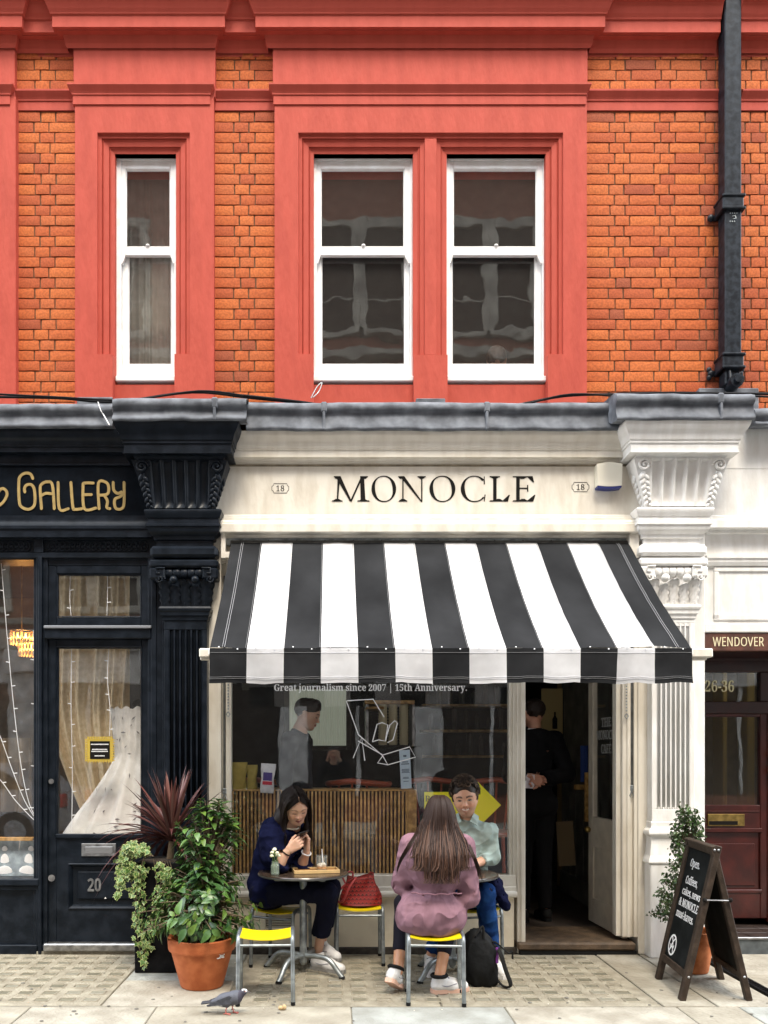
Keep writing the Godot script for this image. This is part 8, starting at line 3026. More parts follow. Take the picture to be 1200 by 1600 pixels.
func head_mesh(kind: Dictionary) -> ArrayMesh:
	var f := Field.new(Vector3(-0.1, -0.19, -0.12), Vector3(0.1, 0.14, 0.13), 0.0036)
	var fw: float = kind.get("w", 1.0)
	var smile: float = kind.get("smile", 0.0)
	f.cap(Vector3(0, 0.036, -0.026), Vector3(0, 0.034, 0.012), 0.078, 0.078, 0.02, Vector3(1, 0, 0), 1.06 / fw)
	f.cap(Vector3(0, 0.02, 0.03), Vector3(0, -0.045, 0.042), 0.061, 0.046, 0.035, Vector3(1, 0, 0), 0.98 / fw)
	for s in [-1.0, 1.0]:
		f.cap(Vector3(s * 0.05 * fw, -0.03, 0.0), Vector3(s * 0.026, -0.082, 0.052), 0.024, 0.018, 0.03)
		f.cap(Vector3(s * 0.042 * fw, -0.018, 0.05), Vector3(s * 0.03, -0.03 + 0.004 * smile, 0.066), 0.02 + 0.004 * smile, 0.019 + 0.003 * smile, 0.025)
		f.cap(Vector3(s * 0.012, 0.024, 0.083), Vector3(s * 0.046, 0.024, 0.062), 0.012, 0.012, 0.02)
	f.cap(Vector3(0, -0.088, 0.064), Vector3(0, -0.092, 0.06), 0.02, 0.018, 0.025)
	for s in [-1.0, 1.0]: f.carve(Vector3(s * 0.032, 0.005, 0.107), 0.0185, 0.012)
	for s in [-1.0, 1.0]: f.cap(Vector3(s * 0.022, 0.004, 0.083), Vector3(s * 0.043, 0.005, 0.076), 0.0085, 0.0075, 0.006)
	f.cap(Vector3(0, 0.012, 0.088), Vector3(0, -0.026, 0.104), 0.007, 0.0105, 0.012)
	for s in [-1.0, 1.0]: f.cap(Vector3(s * 0.011, -0.03, 0.094), Vector3(s * 0.013, -0.031, 0.09), 0.008, 0.007, 0.008)
	var mw := 0.021 + 0.009 * smile
	for s in [-1.0, 1.0]:
		f.cap(Vector3(0, -0.0515, 0.0925), Vector3(s * mw, -0.055 + 0.008 * smile, 0.08), 0.0058, 0.0035, 0.006)
		f.cap(Vector3(0, -0.064 - 0.004 * smile, 0.0905), Vector3(s * mw * 0.9, -0.0585 + 0.007 * smile, 0.08), 0.0065, 0.0035, 0.006)
		f.cap(Vector3(s * 0.076 * fw, 0.016, -0.012), Vector3(s * 0.073 * fw, -0.02, -0.004), 0.0155, 0.011, 0.008, Vector3(1, 0, 0), 1.7)
	f.cap(Vector3(0, -0.07, -0.012), Vector3(0, -0.18, -0.03), 0.05, 0.052, 0.03)
	var st := begin()
	smooth(st)
	var skin: Color = kind.skin
	var lip: Color = kind.get("lip", Color(skin.r * 0.8, skin.g * 0.45, skin.b * 0.45))
	var dark: Color = kind.get("brow", Color(0.015, 0.011, 0.009))
	var beard: float = kind.get("beard", 0.0)
	f.mesh(st, func(v: Vector3) -> Color:
		var ax := absf(v.x)
		var c := skin
		var warm := clampf(1.0 - Vector2(ax - 0.038, v.y + 0.03).length() / 0.03, 0, 1) + clampf(1.0 - Vector2(ax, v.y + 0.025).length() / 0.022, 0, 1)
		if v.z > 0.04: c = Color(c.r, c.g * (1.0 - 0.16 * warm), c.b * (1.0 - 0.2 * warm))
		if beard > 0.0 and v.z > -0.01 and v.y < -0.034 and v.y > -0.125:
			var g := beard * clampf((-0.034 - v.y) / 0.02, 0, 1) * (0.4 if ax < 0.012 and v.y > -0.045 else 1.0)
			c = c.lerp(Color(0.09, 0.06, 0.045), g)
		if v.z > 0.05:
			var ml: float = -0.0575 + smile * 0.01 * pow(ax / mw, 2.0)
			if ax < mw * 1.02 and v.y < ml + 0.0085 * (1.0 - 0.4 * ax / mw) and v.y > ml - 0.0115 * (1.0 - 0.5 * ax / mw):
				c = lip
				if absf(v.y - ml) < 0.0028: c = Color(0.12, 0.03, 0.025)
				if smile > 0.5 and absf(v.y - ml + 0.0005) < 0.0042 and ax < mw * 0.78: c = Color(0.66, 0.6, 0.54)
			var ey := 0.004 + 0.002 * cos((ax - 0.032) / 0.014 * 1.3)
			if absf(ax - 0.0325) < 0.0145:
				if kind.get("down", false):
					if absf(v.y - ey + 0.005) < 0.0026: c = dark
				else:
					if absf(v.y - ey - 0.0025) < 0.002: c = dark
					elif v.y < ey + 0.001 and v.y > ey - 0.005: c = Color(0.02, 0.013, 0.01) if absf(ax - 0.032) < 0.006 else Color(0.4, 0.36, 0.33)
			var by: float = 0.0265 + 0.004 * (1.0 - pow((ax - 0.034) / 0.02, 2.0))
			if ax > 0.013 and ax < 0.053 and absf(v.y - by) < kind.get("brow_w", 0.003) * (1.2 - (ax - 0.013) * 12.0): c = c.lerp(dark, 0.85)
			if Vector2(ax - 0.009, v.y + 0.037).length() < 0.0036 and v.z > 0.085: c = Color(skin.r * 0.3, skin.g * 0.2, skin.b * 0.2)
		return c)
	st.generate_normals()
	return st.commit()
func hand_mesh(flip: float, curls: Array, thumb: Vector3, spread := 0.1) -> ArrayMesh:
	var f := Field.new(Vector3(-0.075, -0.03, -0.04), Vector3(0.085, 0.2, 0.1), 0.003)
	f.cap(Vector3(0, -0.02, 0), Vector3(0, 0.01, 0), 0.024, 0.023, 0.012, Vector3(0, 0, 1), 1.35)
	for k in 4:
		var x := flip * (0.027 - k * 0.018)
		f.cap(Vector3(x * 0.5, 0.01, 0), Vector3(x, 0.078 - 0.004 * absf(k - 1.3), -0.002), 0.014, 0.0115, 0.012)
		var len: float = [0.072, 0.08, 0.074, 0.058][k]
		var p := Vector3(x, 0.08 - 0.004 * absf(k - 1.3), -0.002)
		var ang := 0.0
		for j in 3:
			ang += curls[k] * [0.5, 0.9, 0.7][j]
			var q: Vector3 = p + Vector3(flip * (1.2 - k) * spread * 0.3, cos(ang), sin(ang)).normalized() * len * [0.45, 0.32, 0.25][j]
			f.cap(p, q, [0.0098, 0.009, 0.0082][j], [0.009, 0.0082, 0.007][j], 0.003)
			p = q
	f.cap(Vector3(flip * 0.012, 0.015, 0.004), Vector3(flip * 0.034, 0.045, 0.014), 0.016, 0.012, 0.01)
	var t := thumb
	t.x *= flip
	var a := Vector3(flip * 0.034, 0.045, 0.014)
	f.cap(a, a + t * 0.032, 0.0115, 0.01, 0.004)
	f.cap(a + t * 0.032, a + t * 0.032 + (t + Vector3(-flip * 0.2, 0.25, 0.05)).normalized() * 0.026, 0.01, 0.0078, 0.004)
	var st := begin()
	smooth(st)
	f.mesh(st)
	st.generate_normals()
	return st.commit()
func fill_torso(f: Field, j: Dictionary, i: float, k: float, chest := true) -> void:
	var fw: Vector3 = j.fwd
	var mid: Vector3 = (j.hip_l + j.hip_r) / 2
	var sh: Vector3 = (j.sh_l + j.sh_r) / 2
	var waist := mid.lerp(sh, 0.4)
	f.cap(j.hip_l, j.hip_r, 0.098 * k + i, 0.098 * k + i, 0.05)
	f.cap(mid, waist, 0.112 * k + i, 0.1 * k + i, 0.05, fw, 1.12)
	if chest:
		f.cap(waist, mid.lerp(sh, 0.76), 0.102 * k + i, 0.128 * k + i, 0.05, fw, 1.22)
		var dn := (mid - sh).normalized()
		f.cap(j.sh_l.lerp(sh, 0.2) + dn * 0.02, j.sh_r.lerp(sh, 0.2) + dn * 0.02, 0.06 * k + i, 0.06 * k + i, 0.05)
		f.cap(j.sh_l.lerp(sh, 0.5) - dn * 0.012, sh.lerp(j.neck, 0.7), 0.045 * k + i, 0.045 * k + i, 0.04)
		f.cap(j.sh_r.lerp(sh, 0.5) - dn * 0.012, sh.lerp(j.neck, 0.7), 0.045 * k + i, 0.045 * k + i, 0.04)
		if j.has("bust"):
			var side: Vector3 = (j.sh_l - j.sh_r).normalized()
			for s in [-1.0, 1.0]: f.cap(mid.lerp(sh, 0.68) + fw * 0.075 + side * s * 0.065, mid.lerp(sh, 0.62) + fw * 0.085 + side * s * 0.062, 0.05 * k + i, 0.055 * k + i, 0.04)
func bounds(pts: Array, pad: float) -> Array:
	var lo: Vector3 = pts[0]
	var hi: Vector3 = pts[0]
	for p in pts:
		lo = lo.min(p)
		hi = hi.max(p)
	return [lo - Vector3.ONE * pad, hi + Vector3.ONE * pad]
func person(label: String, j: Dictionary, o: Dictionary) -> Node3D:
	var at: Vector3 = (j.hip_l + j.hip_r) / 2
	at.y = o.get("floor", 0.0)
	var t := thing("person", at, label, "person")
	var k: float = o.get("k", 1.0)
	var skin: Color = o.skin
	var all := [j.hip_l, j.hip_r, j.sh_l, j.sh_r, j.el_l, j.el_r, j.wr_l, j.wr_r, j.kn_l, j.kn_r, j.an_l, j.an_r, j.neck, j.head]
	var b := bounds(all, 0.2)
	var f := Field.new(b[0], b[1], 0.013)
	fill_torso(f, j, -0.008, k)
	for s in ["l", "r"]:
		f.cap(j["sh_" + s], j["el_" + s], 0.046 * k, 0.037 * k, 0.02)
		f.cap(j["el_" + s], j["wr_" + s], 0.038 * k, 0.0255 * k, 0.012)
		f.cap(j["hip_" + s], j["kn_" + s], 0.082 * k, 0.054 * k, 0.03)
		f.cap(j["kn_" + s], j["an_" + s], 0.05 * k, 0.034 * k, 0.02)
		f.cap(j["kn_" + s].lerp(j["an_" + s], 0.15), j["kn_" + s].lerp(j["an_" + s], 0.5), 0.05 * k, 0.045 * k, 0.02)
	f.cap(j.neck, j.head - j.hb.y * 0.09 - j.hb.z * 0.015, 0.056 * k, 0.05 * k, 0.03)
	var st := begin()
	smooth(st)
	f.mesh(st, func(_v: Vector3) -> Color: return skin)
	st.generate_normals()
	var body := SurfaceTool.new()
	body.begin(Mesh.PRIMITIVE_TRIANGLES)
	body.append_from(st.commit(), 0, Transform3D())
	var hs: float = o.get("head_size", 1.0)
	body.append_from(head_mesh(o.face), 0, Transform3D(j.hb * Basis.from_scale(Vector3.ONE * hs), j.head))
	for s in ["l", "r"]:
		if not o.has("hand_" + s): continue
		var h = o["hand_" + s]
		var hm: ArrayMesh = hand_mesh(h[0], h[1], h[2])
		var arr := hm.surface_get_arrays(0)
		var cs := PackedColorArray()
		cs.resize(arr[Mesh.ARRAY_VERTEX].size())
		cs.fill(skin)
		arr[Mesh.ARRAY_COLOR] = cs
		var hm2 := ArrayMesh.new()
		hm2.add_surface_from_arrays(Mesh.PRIMITIVE_TRIANGLES, arr)
		body.append_from(hm2, 0, Transform3D(h[3], j["wr_" + s]))
	var sm := vmat("skin", 0.5, texs.n_grit, 12.0, 0.1)
	sm.subsurf_scatter_enabled = true
	sm.subsurf_scatter_strength = 0.12
	part_mesh("body", body.commit(), sm, t)
	if o.has("top"): garment_top(t, j, o.top, k)
	if o.has("legs"): garment_legs(t, j, o.legs, k)
	for s in ["l", "r"]:
		if j.has("toe_" + s): shoe(t, j["an_" + s], j["heel_" + s], j["toe_" + s], o.get("shoe", {}), s)
	return t
func garment_top(t: Node3D, j: Dictionary, g: Dictionary, k: float) -> void:
	var i: float = g.get("ease", 0.014)
	var pts := [j.hip_l, j.hip_r, j.sh_l, j.sh_r, j.el_l, j.el_r, j.wr_l, j.wr_r, j.neck]
	var b := bounds(pts, 0.19)
	var f := Field.new(b[0], b[1], g.get("cell", 0.0085))
	fill_torso(f, j, i, k)
	var sl: float = g.get("sleeve", 0.95)
	for s in ["l", "r"]:
		f.cap(j["sh_" + s], j["el_" + s], 0.05 * k + i, 0.046 * k + i * 1.1, 0.03)
		if sl > 0.0:
			var e: Vector3 = j["el_" + s].lerp(j["wr_" + s], sl)
			f.cap(j["el_" + s], e, 0.045 * k + i, 0.033 * k + i, 0.02)
			f.cut(e, e - j["el_" + s], 0.075)
		else:
			f.cut(j["el_" + s], j["el_" + s] - j["sh_" + s], 0.09)
	if g.has("extra"):
		for q in g.extra: f.cap(q[0], q[1], q[2], q[3], q[4])
	var mid: Vector3 = (j.hip_l + j.hip_r) / 2
	var sh: Vector3 = (j.sh_l + j.sh_r) / 2
	var up := (sh - mid).normalized()
	f.cut(mid + up * g.get("hem", -0.05), -up, 0.4)
	f.cut(j.neck + up * 0.012 + j.fwd * 0.01, (up + j.fwd * 0.5).normalized(), 0.13)
	var n := FastNoiseLite.new()
	n.seed = 5
	n.frequency = 5.5
	n.fractal_type = FastNoiseLite.FRACTAL_RIDGED
	n.fractal_octaves = 1
	f.wrinkle(n, g.get("wrinkle", 0.006), g.get("stretch", Vector3(1, 0.8, 1)))
	n.seed = 15
	n.frequency = 11.0
	f.wrinkle(n, g.get("wrinkle", 0.006) * 0.4, Vector3(0.7, 1.6, 0.7))
	if g.has("cinch"):
		var w: Vector3 = mid.lerp(sh, g.cinch)
		f.each(b[0], b[1], func(p: Vector3, d: float) -> float:
			var h := (p - w).dot(up)
			var ang := atan2((p - w).dot(j.fwd.cross(up)), (p - w).dot(j.fwd))
			d += 0.0034 * sin(ang * 34.0 + 3.0 * sin(ang * 5.0)) * exp(-absf(h + 0.01) / 0.06)
			if (p - w).length() > 0.24: return d
			return d + 0.016 * exp(-h * h / 0.0009) - 0.006 * exp(-pow(h + 0.035, 2.0) / 0.001) - 0.005 * exp(-pow(h - 0.035, 2.0) / 0.001))
	var st := begin()
	smooth(st)
	f.mesh(st)
	part(g.name, st, g.mat, t)
func garment_legs(t: Node3D, j: Dictionary, g: Dictionary, k: float) -> void:
	var i: float = g.get("ease", 0.01)
	var b := bounds([j.hip_l, j.hip_r, j.kn_l, j.kn_r, j.an_l, j.an_r], 0.2)
	var f := Field.new(b[0], b[1], 0.009)
	var mid: Vector3 = (j.hip_l + j.hip_r) / 2
	var sh: Vector3 = (j.sh_l + j.sh_r) / 2
	f.cap(j.hip_l, j.hip_r, 0.1 * k + i, 0.1 * k + i, 0.05)
	f.cap(mid, mid.lerp(sh, 0.25), 0.112 * k + i, 0.1 * k + i, 0.05, j.fwd, 1.12)
	for s in ["l", "r"]:
		var kn: Vector3 = j["kn_" + s]
		var e: Vector3 = kn.lerp(j["an_" + s], g.get("len", 0.9))
		f.cap(j["hip_" + s], kn, 0.086 * k + i, 0.06 * k + i, 0.03)
		f.cap(kn, e, 0.058 * k + i, g.get("cuff", 0.045) * k + i, 0.02)
		f.cut(e, e - kn, 0.1)
	f.cut(mid.lerp(sh, 0.3), sh - mid, 0.19)
	var n := FastNoiseLite.new()
	n.seed = 8
	n.frequency = 8.0
	n.fractal_type = FastNoiseLite.FRACTAL_RIDGED
	n.fractal_octaves = 2
	f.wrinkle(n, g.get("wrinkle", 0.005), Vector3(1, 0.6, 1))
	var st := begin()
	smooth(st)
	f.mesh(st)
	part(g.name, st, g.mat, t)
func shoe(t: Node3D, an: Vector3, heel: Vector3, toe: Vector3, g: Dictionary, _s: String) -> void:
	var dir := (toe - heel).normalized()
	var side := dir.cross(UP3).normalized()
	var up := side.cross(dir).normalized()
	var b := bounds([an, heel, toe], 0.09)
	var f := Field.new(b[0], b[1], 0.005)
	var l := (toe - heel).length()
	f.cap(heel + dir * 0.035 + up * 0.045, heel + dir * l * 0.5 + up * 0.042, 0.036, 0.04, 0.02)
	f.cap(heel + dir * l * 0.5 + up * 0.04, toe - dir * 0.04 + up * 0.03, 0.041, 0.034, 0.02)
	f.cap(heel + dir * 0.04 + up * 0.06, an + (heel + dir * 0.05 + up * 0.09 - an) * 0.6, 0.036, 0.04, 0.02)
	f.cap(heel + dir * 0.05 + up * 0.085, heel + dir * l * 0.58 + up * 0.058, 0.03, 0.024, 0.02)
	f.cut(heel + up * 0.018, -up)
	f.cut(heel + dir * 0.05 + up * 0.108, (up - dir * 0.25).normalized())
	var st := begin()
	smooth(st)
	f.mesh(st)
	var sh := part("shoe", st, g.get("mat", mats.get("shoe_white")), t)
	st = begin()
	var prof := [[0.0, 0.024], [0.02, 0.034], [0.09, 0.034], [l * 0.62, 0.043], [l * 0.85, 0.038], [l - 0.005, 0.018]]
	var poly := PackedVector2Array()
	for q in prof: poly.append(Vector2(q[0], q[1]))
	for q in range(prof.size() - 1, -1, -1): poly.append(Vector2(prof[q][0], -prof[q][1]))
	prism(st, poly, Transform3D(Basis(dir, side, dir.cross(side)), heel), -0.026, 0.0) if dir.cross(side).dot(up) < 0 else prism(st, poly, Transform3D(Basis(dir, side, dir.cross(side)), heel), 0.0, 0.026)
	part("sole", st, g.get("sole", mats.get("shoe_white")), sh)
	st = begin()
	for q in 4:
		var c: Vector3 = heel + dir * (l * (0.42 + 0.08 * q)) + up * (0.096 - 0.009 * q)
		tube(st, [c - side * 0.024 - up * 0.006, c + up * 0.004, c + side * 0.024 - up * 0.006], 0.0042, 5)
	part("laces", st, g.get("lace", mats.get("lace_gray")), sh)
	st = begin()
	for sd in [-1.0, 1.0]:
		tube(st, arc_points([heel + dir * 0.03 + side * sd * 0.034 + up * 0.06, heel + dir * l * 0.35 + side * sd * 0.043 + up * 0.048, heel + dir * l * 0.6 + side * sd * 0.043 + up * 0.062], 4), 0.0022, 4)
	tube(st, arc_points([heel + dir * l * 0.74 + side * 0.038 + up * 0.034, heel + dir * l * 0.7 + up * 0.066, heel + dir * l * 0.74 - side * 0.038 + up * 0.034], 4), 0.0022, 4)
	part("seam", st, g.get("lace", mats.get("lace_gray")), sh)
	if g.has("strap"):
		st = begin()
		var ring := []
		for q in 13: ring.append(an + (heel + dir * 0.05 + up * 0.1 - an) * 0.75 + dir * cos(TAU * q / 12) * 0.046 + side * sin(TAU * q / 12) * 0.042 + up * 0.006)
		tube(st, ring, 0.012, 6, false)
		part("ankle_strap", st, g.strap, sh)
func strands(t: Node3D, called: String, paths: Array, width: float, m: Material) -> void:
	var st := begin()
	for p in paths:
		var n: int = p.size()
		var rad := []
		for i in n:
			var u := float(i) / (n - 1)
			rad.append(width * (0.55 + 0.6 * sin(PI * minf(1.0, u * 1.1 + 0.15))) * (1.0 if u < 0.8 else (1.0 - u) / 0.2 * 0.85 + 0.15))
		tube(st, p, rad, 4, false, 0.45)
	var h := part(called, st, m, t)
	stuff(h)
func make_people() -> void:
	mat("shoe_white", Color(0.72, 0.71, 0.7), 0.55, texs.g_soft, 3.0)
	mat("shoe_sole", Color(0.36, 0.35, 0.33), 0.7, texs.g_blot, 5.0)
	mat("lace_gray", Color(0.2, 0.2, 0.24), 0.8)
	var nf := norm_tex("n_fold", 0.0075, 26.0, 1, 15)
	nf.noise.fractal_type = FastNoiseLite.FRACTAL_RIDGED
	mat("navy_knit", Color(0.005, 0.007, 0.032), 0.9, texs.g_soft, 1.6, nf, 0.5)
	mat("navy_trouser", Color(0.008, 0.009, 0.022), 0.85, texs.g_soft, 1.6, nf, 0.5)
	mat("mauve", Color(0.255, 0.14, 0.172), 0.72, texs.g_soft, 1.7, nf, 0.85)
	mat("legging", Color(0.012, 0.011, 0.017), 0.8)
	mat("sage", Color(0.43, 0.54, 0.5), 0.75, texs.g_soft, 2.2, nf, 1.0)
	mat("denim", Color(0.012, 0.05, 0.17), 0.85, tint_tex("t_denim", 0.012, Color(0.3, 0.35, 0.5), Color(1.6, 1.5, 1.3), 5, 171), 1.6, nf, 0.7)
	mat("black_cloth", Color(0.006, 0.006, 0.007), 0.9)
	mat("barista_cloth", Color(0.022, 0.024, 0.03), 0.85)
	for q in ["navy_knit", "navy_trouser", "mauve", "legging", "sage", "denim", "black_cloth", "barista_cloth"]: mats[q].metallic_specular = 0.22
	woman_in_navy()
	woman_in_mauve()
	smiling_man()
	man_in_black()
	barista()
	head_upstairs()
	photographer()
func facing(f: Vector3, roll := 0.0) -> Basis:
	var b := look_basis(f, UP3)
	return b * Basis(Vector3(0, 0, 1), roll)
func hair_mat(key: String, c: Color) -> StandardMaterial3D:
	var m := mat(key, c, 0.5, null, 1.0, null, 0, 0.0, 0.35)
	return m
func woman_in_navy() -> void:
	var f := Vector3(0.86, 0, 0.5).normalized()
	var lf := UP3.cross(f)
	var hip := Vector3(-0.43, 0.505, 0.34)
	var sh := Vector3(-0.345, 0.925, 0.42)
	var j := {"fwd": f, "hip_l": hip + lf * 0.085, "hip_r": hip - lf * 0.085, "sh_l": sh + lf * 0.15 + Vector3(0.02, 0, 0), "sh_r": sh - lf * 0.15, "neck": Vector3(-0.325, 0.968, 0.44), "bust": true}
	j.el_r = P(438, 1349, 0.63)
	j.wr_r = P(450.5, 1329, 0.64)
	j.el_l = P(473, 1350, 0.47)
	j.wr_l = P(480, 1328, 0.52)
	j.kn_r = Vector3(-0.03, 0.545, 0.57)
	j.kn_l = Vector3(-0.01, 0.55, 0.38)
	j.an_r = Vector3(-0.1, 0.12, 0.42)
	j.an_l = Vector3(-0.075, 0.165, 0.36)
	j.heel_r = Vector3(-0.145, 0.0, 0.43)
	j.toe_r = Vector3(0.085, 0.0, 0.57)
	j.heel_l = Vector3(-0.125, 0.065, 0.32)
	j.toe_l = Vector3(0.055, 0.05, 0.46)
	j.head = P(462, 1262, 0.5)
	j.hb = facing(Vector3(0.3, -0.42, 0.86), 0.07)
	var skin := Color(0.56, 0.33, 0.225)
	var fr: Vector3 = j.wr_r - j.el_r
	var hr_dir := Vector3(0.75, 0.55, -0.05)
	var hl_dir := Vector3(0.02, 0.95, -0.1)
	var o := {"skin": skin, "k": 0.9, "head_size": 0.97,
		"face": {"skin": skin, "down": true, "w": 1.0, "brow_w": 0.0022, "lip": Color(0.4, 0.12, 0.1)},
		"hand_r": [1.0, [1.0, 1.05, 1.1, 1.2], Vector3(0.35, 0.85, 0.35), look_basis(hr_dir, Vector3(0, 0, 1)) * Basis(Vector3(1, 0, 0), PI / 2)],
		"hand_l": [-1.0, [1.1, 1.15, 1.2, 1.2], Vector3(0.1, 0.95, 0.25), look_basis(hl_dir, Vector3(1, 0, -0.4)) * Basis(Vector3(1, 0, 0), PI / 2)],
		"top": {"name": "navy_jumper", "mat": mats.navy_knit, "ease": 0.022, "sleeve": 0.1, "hem": -0.06, "wrinkle": 0.007,
			"extra": [[j.sh_r, j.el_r.lerp(j.sh_r, 0.2) + Vector3(-0.05, 0.0, -0.03), 0.07, 0.075, 0.05], [sh - f * 0.05, hip - f * 0.04 + Vector3(0, 0.08, 0), 0.12, 0.13, 0.05], [j.sh_l, j.el_l.lerp(j.sh_l, 0.3), 0.065, 0.06, 0.04]]},
		"legs": {"name": "navy_trousers", "mat": mats.navy_trouser, "ease": 0.012, "len": 0.72, "cuff": 0.06},
		"shoe": {"mat": mats.shoe_white, "sole": mats.shoe_sole}}
	var hb: Basis = j.hb
	o.hand_r[3] = Basis(Vector3(0, 0, 1).cross(hr_dir).normalized() * -1.0, hr_dir.normalized(), Vector3.ZERO)
	o.hand_r[3] = frame(hr_dir, Vector3(0.25, 0.2, -1.0))
	o.hand_l[3] = frame(hl_dir, Vector3(-0.85, 0.1, 0.25))
	var t := person("woman in navy with long dark hair looking down at her phone at the left table", j, o)
	var st := begin()
	for q in [[j.el_r.lerp(j.wr_r, 0.78), fr, 0.028]]:
		var d: Vector3 = q[1].normalized()
		var u := d.cross(UP3).normalized()
		var v := u.cross(d)
		var ring := []
		for k in 17: ring.append(q[0] + (u * cos(TAU * k / 16) + v * sin(TAU * k / 16)) * q[2])
		tube(st, ring, 0.004, 6, false)
	part("hair_tie", st, mats.ink, t)
	st = begin()
	var dl: Vector3 = (j.wr_l - j.el_l).normalized()
	var ul := dl.cross(UP3 + Vector3(0.3, 0, 0)).normalized()
	var vl := ul.cross(dl)
	var rg := []
	for k in 17: rg.append(j.el_l.lerp(j.wr_l, 0.8) + (ul * cos(TAU * k / 16) + vl * sin(TAU * k / 16)) * 0.031)
	tube(st, rg, 0.006, 6, false)
	part("bracelet", st, mats.paint_white, t)
	st = begin()
	var ring2 := []
	for k in 14:
		var a := lerpf(-0.3, PI + 0.3, k / 13.0)
		ring2.append(j.neck + Vector3(0.02, 0.012, 0.015) + hb.x * cos(a) * 0.055 + Vector3(f.x, -0.35, f.z + 0.4).normalized() * sin(a) * 0.075)
	tube(st, ring2, 0.006, 6)
	part("neckline", st, mat("undershirt", Color(0.5, 0.46, 0.36), 0.8), t)
	var hm := hair_mat("hair_black", Color(0.014, 0.008, 0.006))
	var r := RandomNumberGenerator.new()
	r.seed = 31
	var H := Transform3D(hb, j.head)
	var fd := Field.new(j.head - Vector3(0.15, 0.36, 0.15), j.head + Vector3(0.15, 0.16, 0.15), 0.007)
	fd.cap(H * Vector3(0, 0.04, -0.028), H * Vector3(0, 0.04, 0.0), 0.079, 0.076, 0.02)
	fd.cap(H * Vector3(0, 0.0, -0.06), j.neck + Vector3(-0.06, 0.0, -0.02), 0.07, 0.07, 0.04)
	for s in [-1.0, 1.0]:
		fd.cap(H * Vector3(s * 0.066, 0.04, 0.01), H * Vector3(s * 0.075, -0.05, 0.005), 0.024, 0.018, 0.03)
		fd.cap(H * Vector3(s * 0.075, -0.05, 0.005), (H * Vector3(s * 0.085, -0.05, 0.01)) + Vector3(0.0, -0.15, 0.0), 0.019, 0.018, 0.03)
	fd.each(j.head - Vector3.ONE * 0.2, j.head + Vector3.ONE * 0.2, func(p: Vector3, d: float) -> float:
		var q := H.affine_inverse() * p
		var e := (Vector3(q.x / 0.056, (q.y + 0.05) / 0.088, (q.z - 0.115) / 0.085).length() - 1.0) * 0.06
		return maxf(d, -e))
	st = begin()
	smooth(st)
	fd.mesh(st)
	part("hair_mass", st, hm, t)
	var paths := []
	for i in 900:
		var s := -1.0 if i % 2 else 1.0
		var zz := r.randf_range(-0.1, 0.06)
		var top := Vector3(s * 0.004, 0.122 - 4.0 * maxf(0.0, zz - 0.01) * maxf(0.0, zz - 0.01) * 4.0, zz * 0.85 - 0.005)
		var front := clampf((zz + 0.02) / 0.08, 0.0, 1.0)
		var a := H * top
		var b := H * Vector3(s * (0.07 + 0.006 * r.randf()), 0.065 + 0.02 * r.randf(), zz * 0.9 + 0.012 * front)
		var c := H * Vector3(s * (0.092 + 0.008 * r.randf()), -0.02, zz * 0.75 + 0.01 * front)
		var d := H * Vector3(s * (0.094 + 0.012 * r.randf()), -0.1, zz * 0.6 + 0.02 * front)
		var l := r.randf_range(0.1, 0.24)
		var e := d + Vector3(r.randf_range(-0.02, 0.02) - 0.01 * s, -l * 0.6, r.randf_range(-0.02, 0.03))
		var g := e + Vector3(r.randf_range(-0.02, 0.025) - 0.012, -l * 0.5, r.randf_range(-0.02, 0.02))
		paths.append(arc_points([a, b, c, d, e, g], 3))
	for i in 220:
		var s := -1.0 if i % 2 else 1.0
		var u := r.randf()
		var zz := lerpf(0.045, 0.083, u)
		paths.append(arc_points([H * Vector3(s * 0.003, 0.118 - 0.028 * u, zz), H * Vector3(s * (0.036 + 0.004 * r.randf()), 0.098 - 0.03 * u, zz * 0.97 + 0.004), H * Vector3(s * 0.066, 0.062 - 0.034 * u, zz * 0.78 + 0.006), H * Vector3(s * 0.082, 0.0, 0.045 * u + 0.012), H * Vector3(s * 0.089, -0.08, 0.03 * u + 0.01), H * Vector3(s * 0.092, -0.1, 0.02) + Vector3(r.randf_range(-0.01, 0.01), -0.07 - 0.06 * r.randf(), 0.0)], 3))
	strands(t, "hair_strands", paths, 0.0033, hm)
	var ph := thing("phone", P(471, 1303, 0.6), "black phone held in both hands by the woman in navy", "phone")
	st = begin()
	xbox(st, Transform3D(Basis(Vector3(0.95, 0.1, -0.3).normalized(), 0.0).orthonormalized() if false else frame(Vector3(0.25, 0.35, 0.9), Vector3(-0.35, 0.85, -0.3)), P(471.5, 1304, 0.585)), Vector3(0.036, 0.07, 0.0045), 0.003)
	part("case", st, mat("phone_black", Color(0.008, 0.008, 0.01), 0.25), ph)
func frame(d: Vector3, n: Vector3) -> Basis:
	var y := d.normalized()
	var z := (n - y * n.dot(y)).normalized()
	return Basis(y.cross(z), y, z)
